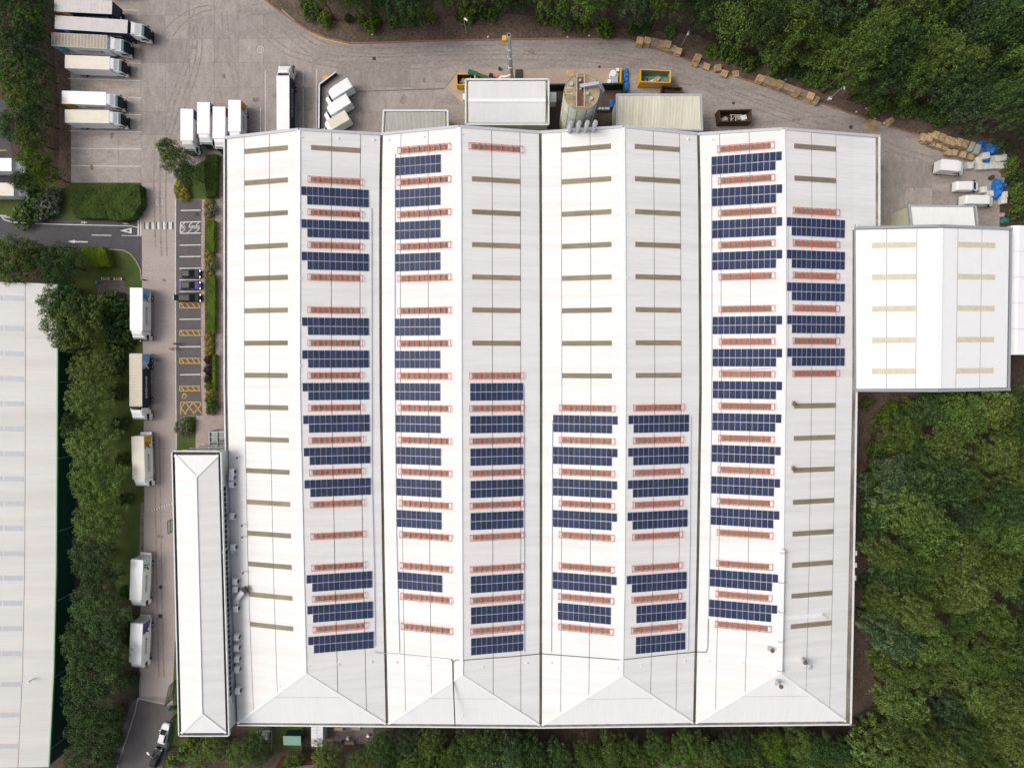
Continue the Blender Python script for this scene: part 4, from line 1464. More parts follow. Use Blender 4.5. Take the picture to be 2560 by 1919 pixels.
mb.bar(o_n[0] + Vector((.1, 0, -.55)), o_s[0] + Vector((.1, 0, -.55)), 0.2, 0.5)
mb.obj('edge_trim', tg, ANX)
mb = MB()
a, b = W(*d8(1700, 130), AE), W(*d8(1690, 1580), AE)
mb.bar(a + Vector((0, 0, -.5)), b + Vector((0, 0, -.5)), 0.9, 0.1)
mb.obj('gutter', M['gutter'], ANX)
# neighbour roof at the right edge
sp = [W(*d8(1722, 88), 8.2), W(*d8(1800, 84), 8.6), W(*d8(2150, 100), 8.2), W(*d8(2130, 1276), 8.2), W(*d8(1782, 1276), 8.6), W(*d8(1704, 1278), 8.2)]
c = sum(sp, Vector()) / 6
NB = thing('neighbour_shed', 'bright white shed roof at the far right edge beyond the annex', 'shed', (c.x, c.y, 0))
mb = MB()
mb.prism([(p.x, p.y) for p in (sp[0], sp[2], sp[3], sp[5])][::-1], 0, 7.9)
mb.obj('wall', M['wallw'], NB)
wm = mat('bright_white_sheet', (0.82, 0.82, 0.84), 0.5, 0.02)
for (a, b, c_, d) in ((sp[0], sp[1], sp[4], sp[5]), (sp[1], sp[2], sp[3], sp[4])):
    for k in range(5):
        mb = MB()
        t0, t1 = (k + .006) / 5, (k + .994) / 5
        mb.quad(lerp(a, d, t0), lerp(a, d, t1), lerp(b, c_, t1), lerp(b, c_, t0))
        mb.obj('roof_sheet', wm, NB)

# ================================================================ GREEN WAREHOUSE (left)
GE = 5.4
ge_ = [W(*tE(497, 795), GE), W(*tE(497, 1500), GE), W(*tF(494, 500), GE), W(*tF(486, 1600), GE), W(*tG(466, 830), GE), W(*tG(424, 1645), GE)]
gx = Vector((-28, 0.6, 0))
GW = thing('green_warehouse', 'long grey-roofed warehouse with dark green side wall at the left edge', 'warehouse', (ge_[2].x - 5, ge_[2].y, 0))
mb = MB()
for a, b in zip(ge_[:-1], ge_[1:]):
    mb.quad(Vector((a.x - .3, a.y, 0)), Vector((b.x - .3, b.y, 0)), b + Vector((-.3, 0, 0)), a + Vector((-.3, 0, 0)))
a, b = ge_[-1], ge_[0]
mb.quad(Vector((a.x - .3, a.y, 0)), Vector((a.x - 28, a.y, 0)), Vector((a.x - 28, a.y, GE + 2)), a + Vector((-.3, 0, 0)))
mb.quad(Vector((b.x - 28, b.y, 0)), Vector((b.x - .3, b.y, 0)), b + Vector((-.3, 0, 0)), Vector((b.x - 28, b.y, GE + 2)))
mb.obj('wall', M['gwall'], GW)
mb = MB()
for a, b in zip(ge_[:-1], ge_[1:]):
    mb.bar(a + Vector((-.05, 0, -.25)), b + Vector((-.05, 0, -.25)), 0.22, 0.3)
mb.obj('eaves_trim', M['gtrim'], GW)
SLP = 0.105


def gr(p, d):
    return Vector((p.x - d, p.y + d * 0.035, p.z + d * SLP))


for d0, d1 in ((0.0, 5.95), (6.05, 28)):
    mb = MB()
    for a, b in zip(ge_[:-1], ge_[1:]):
        mb.quad(gr(a, d0), gr(a, d1), gr(b, d1), gr(b, d0))
    mb.obj('roof_sheet', M['groof'], GW)
mb = MB()
for a, b in zip(ge_[:-1], ge_[1:]):
    mb.quad(gr(a, 5.9) + Vector((0, 0, -.03)), gr(a, 6.1) + Vector((0, 0, -.03)), gr(b, 6.1) + Vector((0, 0, -.03)), gr(b, 5.9) + Vector((0, 0, -.03)))
mb.obj('lap_joint', M['rustline'], GW)
strips = [tE(120, 928), tE(120, 1190), tE(120, 1408), tE(120, 1625), tF(120, 182), tF(120, 398), tF(120, 613), tF(120, 830), tF(120, 1045), tF(120, 1258), tF(110, 1475), tG(100, 30), tG(100, 245), tG(100, 465), tG(90, 680), tG(90, 948), tG(80, 1210), tG(70, 1480)]
for x, y in strips:
    p = W(x, y, GE + 1)
    e = at_y(ge_, p.y)
    mb = MB()
    for d0, d1 in ((6.3, 9.9), (10.2, 20)):
        a, b = gr(e + Vector((0, .5, 0)), d0), gr(e + Vector((0, -.5, 0)), d0)
        c_, d = gr(e + Vector((0, -.5, 0)), d1), gr(e + Vector((0, .5, 0)), d1)
        u = Vector((0, 0, .03))
        mb.quad(a + u, d + u, c_ + u, b + u)
    mb.obj('rooflight', M['glight'], GW)
mb = MB()
for x, y in (tE(500, 1640), tF(500, 645), tF(495, 1280), tG(484, 220), tG(470, 880), tG(436, 1500)):
    p = W(x, y, GE)
    e = at_y(ge_, p.y)
    mb.tube(e + Vector((-.12, 0, -.1)), Vector((e.x - .12, e.y, 0)), 0.075, n=6)
mb.obj('downpipe', M['galv'], GW)
for i, (f, x, y) in enumerate(((tE, 340, 944), (tG, 290, 886))):
    p = W(*f(x, y), GE + .6)
    e = at_y(ge_, p.y)
    p.z = GE + (e.x - p.x) * SLP
    t = thing('roof_flue', ['short white flue near the top of the grey warehouse roof', 'slanting white flue near the bottom of the grey warehouse roof'][i], 'vent', p)
    mb = MB()
    mb.tube((0, 0, -.1), (-.1, 0, 1.1), 0.12, n=8)
    mb.obj('pipe', M['galv'], t, world=False)
    mb = MB()
    mb.tube((-.1, 0, 1.1), (-.1, 0, 1.5), 0.22, 0.2, 10)
    mb.obj('cap', M['ridge'], t, world=False)

# ================================================================ SHEDS, SILO AND FLUE AT THE NORTH
def corrugated(a, b, c, d, n, h=0.08):
    """a-b along the eaves, d-c opposite; ribs run from a-b to d-c"""
    mb = MB()
    for i in range(n):
        t = [(i + k) / n for k in (0, .3, .42, .85, 1.0)]
        hs = [0, 0, h, h, 0]
        for k in range(4):
            u = Vector((0, 0, 1))
            mb.quad(lerp(a, b, t[k]) + u * hs[k], lerp(a, b, t[k + 1]) + u * hs[k + 1], lerp(d, c, t[k + 1]) + u * hs[k + 1], lerp(d, c, t[k]) + u * hs[k])
    return mb


def shed(name, label, P, zlo, zhi, m_roof, m_wall, m_trim, nrib, ridge=None, inset=0.5, trim=True):
    """P: pixel corners NW NE SE SW of the outer roof edge; zlo south side, zhi north side"""
    q = [W(*P[0], zhi), W(*P[1], zhi), W(*P[2], zlo), W(*P[3], zlo)]
    c = sum(q, Vector()) / 4
    t = thing(name, label, 'shed', (c.x, c.y, 0))
    mb = MB()
    w = [p + (Vector((c.x, c.y, p.z)) - p).normalized() * .25 for p in q]
    lo = [Vector((p.x, p.y, 0)) for p in w]
    top = [p - Vector((0, 0, .25)) for p in w]
    mb.hexa(lo[::-1], top[::-1])
    mb.obj('wall', m_wall, t)
    ins = [p + (Vector((c.x, c.y, p.z)) - p).normalized() * inset for p in q]
    if ridge:
        rz = ridge
        m0, m1 = (ins[0] + ins[3]) / 2 + Vector((0, 0, rz)), (ins[1] + ins[2]) / 2 + Vector((0, 0, rz))
        corrugated(m0, m1, ins[1], ins[0], nrib).obj('roof_slope', m_roof, t)
        corrugated(ins[3], ins[2], m1, m0, nrib).obj('roof_slope', m_roof, t)
        mb = MB()
        mb.bar(m0 + Vector((0, 0, .05)), m1 + Vector((0, 0, .05)), 0.6, 0.1)
        mb.obj('ridge_capping', M['ridge'], t)
    else:
        corrugated(ins[3], ins[2], ins[1], ins[0], nrib).obj('roof_slope', m_roof, t)
    if trim:
        mb = MB()
        for i in range(4):
            mb.bar(q[i] + Vector((0, 0, -.3)), q[(i + 1) % 4] + Vector((0, 0, -.3)), 0.3, 0.5)
        mb.obj('edge_trim', m_trim, t)
        mb = MB()
        for i in (0, 2):
            a, b = lerp(q[i], ins[i], .6), lerp(q[i + 1], ins[i + 1], .6)
            mb.bar(a + Vector((0, 0, -.2)), b + Vector((0, 0, -.2)), 0.35, 0.1)
        mb.obj('gutter', M['gutter'], t)
    return t


shed('lean_to', 'low grey-cream corrugated shed against the top edge of the warehouse, beside the angled vans', [tB(1103, 958), tB(1655, 958), tB(1660, 1230), tB(1090, 1230)], 5.2, 5.0, M['greyroof'], M['cream'], M['coping'], 46, inset=0.5)
shed('plant_house', 'white ribbed pitched-roof shed with gutters at the foot of the tall flue', [dFlue(305, 965), dFlue(1738, 962), tC(315, 1078), tB(1812, 1076)], 7.0, 7.0, M['hip'], M['cream'], M['coping'], 66, ridge=0.7, inset=0.65)
shed('boiler_shed', 'cream moss-streaked ribbed shed below the yellow skip', [tC(903, 820), tC(1630, 822), tC(1642, 1128), tC(905, 1106)], 7.2, 7.6, M['moss'], M['cream'], M['galv'], 56, inset=0.22)
shed('store_shed', 'white ribbed lean-to with grey parapet at the top of the annex', [tH(1215, 120), tH(1790, 125), tH(1812, 330), tH(1240, 330)], 6.2, 5.9, M['hip'], M['cream'], M['galv'], 50, inset=0.45)

# silo
st = W(1455, 231, 15.0)
SI = thing('silo', 'round cream silo with rusty flat top, railings and pale pipe', 'silo', (st.x, st.y, 0))
r0 = 3.18
nseg = 40
mb = MB()
for k in range(nseg):
    a0, a1 = 2 * math.pi * k / nseg, 2 * math.pi * (k + 1) / nseg
    mb.quad((r0 * math.cos(a0), r0 * math.sin(a0), 0), (r0 * math.cos(a1), r0 * math.sin(a1), 0), (r0 * math.cos(a1), r0 * math.sin(a1), 15), (r0 * math.cos(a0), r0 * math.sin(a0), 15))
mb.obj('drum', M['silo'], SI, smooth=True, world=False)
mb = MB()
for k in range(8):
    z = 1.5 + k * 1.9
    for j in range(nseg):
        a0, a1 = 2 * math.pi * j / nseg, 2 * math.pi * (j + 1) / nseg
        R_ = r0 + .03
        mb.bar((R_ * math.cos(a0), R_ * math.sin(a0), z), (R_ * math.cos(a1), R_ * math.sin(a1), z), 0.06, 0.07)
mb.obj('hoop', mat('silo_seam', (0.40, 0.42, 0.34), 0.7), SI, world=False)
mb = MB()
mb.tube((0, 0, 14.7), (0, 0, 14.95), r0 - .05, r0 - .05, nseg)
mb.obj('top_plate', M['silotop'], SI, world=False)
mb = MB()
mb.box((-0.35, 0, 15.0), (1.25, 5.2, 0.06))
mb.obj('walkway', mat('red_brown_grating', (0.16, 0.075, 0.06), 0.9, 0.3, 1.5), SI, world=False)
mb = MB()
for x in (-1.0, 0.3):
    mb.bar((x, -2.9, 15.9), (x, 2.7, 15.9), 0.07, 0.06)
    mb.bar((x, -2.9, 15.5), (x, 2.7, 15.5), 0.05, 0.05)
    for k in range(8):
        mb.bar((x, -2.9 + k * .8, 14.95), (x, -2.9 + k * .8, 15.95), 0.06, 0.06, up=Vector((0, 1, 0)))
mb.bar((-1.0, -2.9, 15.9), (.3, -2.9, 15.9), 0.07, 0.06)
for a, b in (((-3.0, .5), (-2.9, -.6)), ((-3.0, .5), (-1.7, .3)), ((-2.9, -.6), (-1.7, -.7))):
    mb.bar((*a, 15.9), (*b, 15.9), 0.07, 0.06)
    mb.bar((*a, 14.95), (*a, 15.95), .06, .06, up=Vector((0, 1, 0)))
    mb.bar((*b, 14.95), (*b, 15.95), .06, .06, up=Vector((0, 1, 0)))
mb.obj('railing', mat('cream_rail', (0.62, 0.57, 0.45), 0.6), SI, world=False)
mb = MB()
mb.bar((-.4, .75, 15.4), (2.9, 1.15, 15.6), 0.55, 0.5)
mb.bar((2.9, 1.15, 15.5), (3.7, .7, 13.8), 0.5, 0.45)
mb.tube((3.65, .65, 13.9), (3.6, .65, 0.2), 0.22, n=8)
mb.obj('feed_pipe', mat('pale_lilac_pipe', (0.42, 0.44, 0.55), 0.5), SI, world=False)
mb = MB()
mb.box((-.4, 1.9, 15.3), (.4, .4, .5))
mb.box((-.3, .45, 15.25), (.35, .35, .35))
mb.box((.9, -.3, 15.2), (.5, .5, .4))
mb.tube((1.6, -1.2, 14.95), (1.6, -1.2, 15.4), .3, .3, 10)
mb.tube((-1.9, 1.4, 14.95), (-1.9, 1.4, 15.3), .35, .35, 10)
mb.obj('hatch', M['galv'], SI, world=False)
mb = MB()
for a0 in np.linspace(math.radians(195), math.radians(345), 6):
    mb.bar((r0 * 1.01 * math.cos(a0), r0 * 1.01 * math.sin(a0), 0.1), (r0 * 1.01 * math.cos(a0), r0 * 1.01 * math.sin(a0), 14.9), 0.05, 0.05, up=Vector((1, 0, 0)))
mb.obj('seam', M['iron'], SI, world=False)
# tall flue
fb = W(1278, 199, 0)
ft = W(1280.5, 88, 16.5)
FL = thing('flue', 'tall pale grey-green flue stack with yellow box rising behind the plant shed', 'chimney', (fb.x, fb.y, 0))
mb = MB()
mb.tube((0, 0, 0), (0, 0, 5.5), 0.50, 0.46, 18)
mb.tube((0, 0, 5.5), (0, 0, 16.5), 0.38, 0.36, 18)
mb.obj('stack', M['flue'], FL, smooth=False, world=False)
mb = MB()
mb.tube((0, 0, 16.5), (0, 0, 16.52), 0.27, 0.27, 14)
mb.obj('flue_mouth', M['black'], FL, world=False)
mb = MB()
for z in (5.4, 9.0, 12.0):
    mb.tube((0, 0, z), (0, 0, z + .2), 0.52, 0.52, 16)
mb.obj('flange', M['coping'], FL, world=False)
mb = MB()
for x in (-.62, -.36):
    mb.bar((x, -.35, 6), (x, -.35, 16), .06, .06, up=Vector((0, 1, 0)))
for k in range(22):
    mb.bar((-.62, -.35, 6.3 + k * .45), (-.36, -.35, 6.3 + k * .45), .05, .05)
mb.obj('ladder', M['galv'], FL, world=False)
mb = MB()
mb.box((-.85, -.1, 15.4), (0.75, 0.8, 0.9))
mb.obj('sampling_box', M['yellow_m'], FL, world=False)
# white elbow duct at the foot
p = W(*dFlue(950, 910), 5)
DU = thing('elbow_duct', 'white bent duct joining the plant shed to the tall flue', 'duct', (p.x, p.y, 0))
mb = MB()
mb.path([W(*dFlue(1075, 885), 5.2), W(*dFlue(1010, 912), 5.2), W(*dFlue(920, 915), 5.2), W(*dFlue(860, 985), 5.2)], 0.24, 10)
mb.obj('pipe', M['ridge'], DU)

# walled bay beside the silo
BY = thing('bay_wall', 'dark green walled bay around the silo with black inner faces', 'wall', (*W(*dSilo(880, 660)).to_2d(), 0))
for a, b in ((dSilo(655, 625), dSilo(1105, 620)), (dSilo(1105, 620), dSilo(1108, 790)), (dFlue(1740, 1050), dFlue(2030, 1045))):
    pa, pb = W(*a, 2.6), W(*b, 2.6)
    mb = MB()
    mb.bar(Vector((pa.x, pa.y, 0)), Vector((pb.x, pb.y, 0)), 0.22, 2.6)
    mb.obj('wall_panel', M['black'], BY)
    mb = MB()
    mb.bar(pa, pb, 0.26, 0.1)
    mb.obj('coping', M['gdark'], BY)
sheet('bay_floor', mat('stained_brown_floor', (0.095, 0.07, 0.055), 0.95, 0.3, 0.6), [dSilo(-200, 625), dSilo(1105, 622), dSilo(1105, 1400), dSilo(-260, 1400)], 0.048)

# ================================================================ VEHICLES
wm_ = MB()
wm_.tube((0, -.15, 0), (0, .15, 0), 0.5, 0.5, 18)
TYRE = wm_.mesh('tyre', M['tyre'])
wm_ = MB()
wm_.tube((0, -.165, 0), (0, .165, 0), 0.27, 0.27, 12)
RIM = wm_.mesh('rim', M['rim'])


def wheel(parent, x, y, r=0.5, w=0.3):
    t = link('wheel', TYRE, parent)
    t.location = (x, y, r)
    t.scale = (r / .5, w / .3, r / .5)
    link('rim', RIM, t)
    return t


TXT = {}


def side_text(parent, s, cx, y, cz, length, height, m, side):
    """lettering on the side (side -1: right-hand side y<0, +1: left-hand side y>0), vehicle heading +x"""
    key = (s, m)
    if key not in TXT:
        TXT[key] = text_mesh(s, 1.0, M[m])
    me = TXT[key]
    xs = [v.co.x for v in me.vertices]
    yv = [v.co.y for v in me.vertices]
    o = link('lettering', me, parent)
    sx, sy = length / (max(xs) - min(xs)), height / (max(yv) - min(yv))
    ex = Vector((1, 0, 0)) if side < 0 else Vector((-1, 0, 0))
    ey = Vector((0, 0, 1))
    ez = ex.cross(ey)
    R = Matrix((ex * sx, ey * sy, ez)).transposed().to_4x4()
    o.matrix_local = Matrix.Translation((cx, y, cz)) @ R
    return o


def livery(parent, L, z0, z1, colour, dark, side, rear=0.0, emblem=True, name='GRESHAM', yy=1.275):
    y = side * (yy + .008)
    hh = z1 - z0
    w = min(3.0, L * .3)
    mb = MB()
    pts = [(rear + .05, z1 - .06), (rear + w * .98, z1 - .06), (rear + w * 1.0, z1 - hh * .35), (rear + w * .9, z1 - hh * .45), (rear + w * .72, z1 - hh * .62), (rear + w * .62, z0 + hh * .22), (rear + .05, z0 + hh * .05)]
    P = [(a, y, b) for a, b in pts]
    mb.poly(P if side < 0 else P[::-1])
    if colour:
        mb.obj('livery_panel', M[colour], parent, world=False)
    if emblem:
        ec = 'lettering_light' if dark else 'lettering_dark'
        mb = MB()
        y2 = side * (yy + .014)
        cx, cz, s = rear + w * .72, z0 + hh * .55, hh * .5

        def pg(ps):
            q = [(cx + a * s, y2, cz + b * s) for a, b in ps]
            mb.poly(q if side < 0 else q[::-1])
        for k in (0, 1):
            o_ = k * .34
            pg([(-.55 + o_, .62), (-.32 + o_, .62), (-.22 + o_, .12), (-.45 + o_, .12)])
        pg([(-.30, .02), (.30, .02), (.42, -.18), (.30, -.36), (.12, -.36), (.20, -.2), (-.22, -.2)])
        pg([(.22, -.10), (.55, -.34), (.62, -.62), (.42, -.62), (.36, -.42), (.1, -.26)])
        pg([(-.35, -.3), (-.12, -.3), (-.2, -.55), (-.42, -.55)])
        mb.obj('emblem', M[ec], parent, world=False)
    if name:
        side_text(parent, name, rear + L * .645, y + side * .004, z0 + hh * .5, L * .42, hh * .23, 'lettering_light' if dark else 'lettering_dark', side)


def cab(parent, x0, zt, artic, tall=True):
    """cab whose back stands at x0; heading +x"""
    L = 2.15 if artic else 1.75
    roof = zt
    prof = [(0, .95), (0, roof - .55), (.12, roof - .42), (L * .62, roof - .5), (L * .84, roof - .75), (L * .93, 2.35), (L * .985, 1.45), (L, 1.2), (L, .5), (.9, .42), (.9, .95)]
    rings = []
    for y, k in ((-1.22, 0.0), (-1.12, .06), (1.12, .06), (1.22, 0.0)):
        ring = []
        for (x, z) in prof:
            zz = z + (k if z > 2 else 0)
            xx = x + (k * .5 if x > .8 else 0)
            ring.append((x0 + xx, y, zz))
        rings.append(ring)
    mb = MB()
    mb.loft(rings)
    mb.obj('cab', M['white'], parent, world=False)
    # roof fairing, swept up to the box
    mb = MB()
    f = [(-.05, roof - .45), (-.15, roof + .28), (.5, roof + .1), (L * .6, roof - .42)]
    rr = []
    for y, dz in ((-1.08, -.1), (-.85, 0), (.85, 0), (1.08, -.1)):
        rr.append([(x0 + a, y, b + (dz if i in (1, 2) else 0)) for i, (a, b) in enumerate(f)])
    mb.loft(rr)
    if artic:
        for s in (-1, 1):
            mb.hexa([(x0 - .45, s * 1.2, 1.5), (x0 + .05, s * 1.2, 1.5), (x0 + .05, s * 1.12, 1.5), (x0 - .45, s * 1.12, 1.5)] if s < 0 else [(x0 - .45, s * 1.12, 1.5), (x0 + .05, s * 1.12, 1.5), (x0 + .05, s * 1.2, 1.5), (x0 - .45, s * 1.2, 1.5)],
                    [(x0 - .5, s * 1.2, roof + .1), (x0 + .05, s * 1.2, roof + .1), (x0 + .05, s * 1.12, roof + .1), (x0 - .5, s * 1.12, roof + .1)] if s < 0 else [(x0 - .5, s * 1.12, roof + .1), (x0 + .05, s * 1.12, roof + .1), (x0 + .05, s * 1.2, roof + .1), (x0 - .5, s * 1.2, roof + .1)])
    mb.obj('roof_fairing', M['white'], parent, world=False)
    # visor, windscreen, grille
    a0, a1, b0, b1 = (L * .84 + .02, roof - .74), (L * .93 + .045, 2.38), (L * .985 + .045, 1.5), None
    mb = MB()
    mb.quad((x0 + a0[0] + .02, -1.12, a0[1] + .05), (x0 + a0[0] + .02, 1.12, a0[1] + .05), (x0 + L * .70, 1.08, roof - .46), (x0 + L * .70, -1.08, roof - .46))
    mb.obj('sun_visor', M['visor'], parent, world=False)
    mb = MB()
    lo_, mi_, hi_ = (x0 + L * .985 + .075, 1.38), (x0 + L * .93 + .085, 2.38), (x0 + L * .84 + .075, roof - .70)
    mb.quad((lo_[0], -1.12, lo_[1]), (lo_[0], 1.12, lo_[1]), (mi_[0], 1.1, mi_[1]), (mi_[0], -1.1, mi_[1]))
    mb.quad((mi_[0], -1.1, mi_[1]), (mi_[0], 1.1, mi_[1]), (hi_[0], 1.06, hi_[1]), (hi_[0], -1.06, hi_[1]))
    mb.obj('windscreen', M['glass'], parent, world=False)
    mb = MB()
    for s in (-1, 1):
        y = s * 1.226
        p = [(x0 + L * .35, y, 1.55), (x0 + L * .93, y, 1.55), (x0 + L * .86, y, 2.3), (x0 + L * .35, y, 2.35)]
        m2 = MB()
        m2.poly(p if s < 0 else p[::-1])
        m2.obj('side_window', M['glass'], parent, world=False)
    mb = MB()
    mb.box((x0 + L + .05, 0, .72), (.14, 2.3, .5))
    mb.quad((x0 + L + .055, -.75, .95), (x0 + L + .055, .75, .95), (x0 + L + .03, .75, 1.4), (x0 + L + .03, -.75, 1.4))
    mb.obj('grille', M['black'], parent, world=False)
    for s in (-1, 1):
        m2 = MB()
        m2.box((x0 + L + .11, s * .98, .85), (.06, .3, .18))
        m2.obj('headlight', M['chrome'], parent, world=False)
        m2 = MB()
        m2.box((x0 + L * .95, s * 1.42, 2.0), (.12, .2, .6))
        m2.bar((x0 + L * .9, s * 1.2, 2.3), (x0 + L * .95, s * 1.4, 2.3), .05, .05)
        m2.obj('mirror', M['black'], parent, world=False)
    mb = MB()
    mb.box((x0 + .9, 0, .78), (1.9, 1.0, .45))
    mb.obj('cab_chassis', M['black'], parent, world=False)
    wheel(parent, x0 + L * .58, 1.02)
    wheel(parent, x0 + L * .58, -1.02)


def truck(name, label, cat, rear, front, z, roofm='white', sidem='white_side', patch=None, dark=False, kind='rigid', group=None, hascab=True, fwall=None, liv=True, cabgap=None, ribs=0, rearm=None, cabz=None, tail=False):
    a, b = W(*rear, z), W(*front, z)
    d = (b - a)
    L = d.length
    rz = math.atan2(d.y, d.x)
    t = thing(name, label, cat, (a.x, a.y, 0.03), rz, group)
    z0 = 1.12 if kind != 'rigid' else 1.02
    zz = z - .03
    mb = MB()
    e = 0.03
    mb.hexa([(0, -1.27, z0), (L, -1.27, z0), (L, 1.27, z0), (0, 1.27, z0)], [(0, -1.27, zz - .02), (L, -1.27, zz - .02), (L, 1.27, zz - .02), (0, 1.27, zz - .02)])
    mb.obj('cargo_box', M[sidem], t, world=False)
    mb = MB()
    mb.hexa([(0.04, -1.25, zz - .02), (L - .04, -1.25, zz - .02), (L - .04, 1.25, zz - .02), (0.04, 1.25, zz - .02)], [(0.06, -1.22, zz + .02), (L - .06, -1.22, zz + .02), (L - .06, 1.22, zz + .02), (0.06, 1.22, zz + .02)])
    mb.obj('box_roof', M[roofm], t, world=False)
    mb = MB()
    for s in (-1, 1):
        mb.box((L / 2, s * 1.26, zz - .03), (L + .02, .06, .09))
        mb.box(((0 if s < 0 else L), 0, zz - .03), (.07, 2.5, .09))
    mb.obj('edge_rail', M['coping'], t, world=False)
    if ribs:
        mb = MB()
        for k in range(1, ribs):
            mb.box((L * k / ribs, 0, zz + .025), (.06, 2.44, .03))
        mb.obj('roof_bow', M['cream_roof'] if roofm != 'cream_roof' else M['grey_roof'], t, world=False)
    mb = MB()
    mb.box((L / 2 + .3, 0, .85), (L - .2, 0.95, .3))
    for s in (-1, 1):
        mb.box((L / 2 - .1, s * .9, z0 - .08), (L - .1, .1, .12))
    mb.obj('chassis', M['black'], t, world=False)
    if kind == 'rigid':
        wx = [1.75] if L < 8.6 else [1.6]
        g0, g1 = 2.7, L - .6
    else:
        wx = [1.3, 2.65] if L < 12 else [1.2, 2.55, 3.9]
        g0, g1 = wx[-1] + .9, L - 4.4
    for x in wx:
        for s in (-1, 1):
            wheel(t, x, s * 1.03, .5, .42)
    mb = MB()
    for s in (-1, 1):
        for zz_ in (.55, .85):
            mb.bar((g0, s * 1.22, zz_), (g1, s * 1.22, zz_), .05, .1)
    mb.obj('side_guard', M['galv'], t, world=False)
    mb = MB()
    mb.box((-.04, 0, (z0 + zz) / 2), (.05, 2.3, zz - z0 - .25))
    mb.box((-.07, 0, (z0 + zz) / 2), (.04, .06, zz - z0 - .3))
    mb.box((-.06, 0, .72), (.1, 2.3, .12))
    mb.obj('rear_door', M[rearm or 'white_side'], t, world=False)
    if tail:
        mb = MB()
        mb.box((-.35, 0, 1.0), (.55, 2.3, .1))
        mb.obj('tail_lift', M['galv'], t, world=False)
    for s in (-1, 1):
        m2 = MB()
        m2.box((-.12, s * 1.0, .72), (.05, .35, .14))
        m2.obj('tail_light', M['crimson'], t, world=False)
    if liv:
        for s in (-1, 1):
            livery(t, L, z0, zz, patch, dark, s)
    if hascab:
        if kind == 'rigid':
            cab(t, L + .12, cabz or min(z, 3.5), False)
        else:
            mb = MB()
            mb.box((L - 1.0, 0, .85), (4.2, .95, .35))
            mb.tube((L + .35, -.8, 1.1), (L + .35, .4, 1.1), .3, .3, 12)
            mb.obj('tractor_chassis', M['black'], t, world=False)
            for s in (-1, 1):
                wheel(t, L - 1.1, s * 1.03, .5, .42)
            cab(t, L + (cabgap or .75), cabz or 3.7, True)
    elif kind != 'rigid':
        mb = MB()
        for s in (-1, 1):
            mb.box((L - 2.2, s * .6, .5), (.16, .16, .95))
        mb.obj('landing_leg', M['galv'], t, world=False)
        if fwall:
            mb = MB()
            mb.box((L + .03, 0, (z0 + zz) / 2), (.05, 2.48, zz - z0))
            mb.obj('front_wall', M[fwall], t, world=False)
            mb = MB()
            mb.box((L + .08, -.7, 1.6), (.08, .5, .35))
            mb.obj('coupling_panel', M['coping'], t, world=False)
    return t


LP = 'vehicles in the lorry park at top left'
truck('semi_trailer', 'uncoupled dark trailer with worn ribbed roof and yellow patch, topmost in lorry park', 'trailer', tA(470, 42), tA(966, 66), 4.2, 'grey_roof', 'navy', 'yellow', True, 'artic', LP, hascab=False, fwall='navy', ribs=16)
truck('articulated_lorry', 'long articulated lorry with navy sides and plain pale grey roof in the lorry park', 'lorry', tA(476, 193), tA(1099, 232), 4.2, 'grey_roof', 'navy', 'purple', True, 'artic', LP, fwall='navy')
truck('articulated_lorry', 'articulated lorry with tan ribbed roof and turquoise side patch in the lorry park', 'lorry', tA(446, 340), tA(922, 365), 4.2, 'tan_roof', 'white_side', 'teal_l', False, 'artic', LP, ribs=17)
truck('box_lorry', 'plain white rigid lorry with cream roof below the tan-roofed articulated lorry', 'lorry', tA(562, 533), tA(948, 547), 3.8, 'cream_roof', 'white_side', None, False, 'rigid', LP, liv=False)
truck('box_lorry', 'white rigid lorry with bright white roof and yellow patch in the lorry park', 'lorry', tA(535, 840), tA(917, 853), 3.8, 'white', 'white_side', 'yellow', False, 'rigid', LP)
truck('box_lorry', 'plain cream-roofed rigid lorry, lowest in the lorry park at top left', 'lorry', tA(562, 1003), tA(943, 1009), 3.8, 'cream_roof', 'white_side', None, False, 'rigid', LP, liv=False)
mb = MB()
DK = thing('dark_trailer', 'black flat-topped trailer cut by the top edge above the lorry park', 'trailer', W(*tA(1070, -30)).to_tuple(), 0, LP)
mb.box((0, .6, 1.6), (5.2, 2.5, 1.7))
mb.obj('body', M['navy'], DK, world=False)
mb = MB()
mb.box((0, .6, 2.5), (5.2, 2.5, .1))
mb.obj('top', M['cardark'], DK, world=False)
for x in (-1.6, 1.6):
    for s in (-.4, 1.6):
        wheel(DK, x, s)

GP = 'small white box lorries parked nose to the hedge'
for x, y0, y1, pc, lab in ((1614, 942, 1216, 'purple', 'purple'), (1758, 884, 1156, 'blue', 'blue'), (1892, 922, 1196, 'crimson', 'crimson'), (2026, 865, 1138, 'yellow', 'yellow')):
    truck('box_lorry', f'small white box lorry with {lab} side patch, in the row of four', 'lorry', tA(x, y0), tA(x - 2, y1), 3.6, 'white', 'white_side', pc, False, 'rigid', GP, cabz=3.2)
truck('articulated_lorry', 'white-roofed articulated lorry with dark side, backed against the warehouse top edge', 'lorry', tB(234, 1245), tB(232, 655), 4.1, 'white', 'navy', None, True, 'artic', None)
RP = 'lorries parked along the left road'
truck('box_lorry', 'white rigid lorry with light blue patch, topmost on the left road', 'lorry', tE(1177, 828), tE(1176, 1197), 3.8, 'white', 'white_side', 'skyblue', False, 'rigid', RP)
truck('articulated_lorry', 'cream ribbed articulated lorry with navy side and blue patch on left road', 'lorry', tE(1172, 1397), tF(1173, 190), 4.0, 'beige_roof', 'navy', 'skyblue', True, 'artic', RP, ribs=18, cabgap=.9)
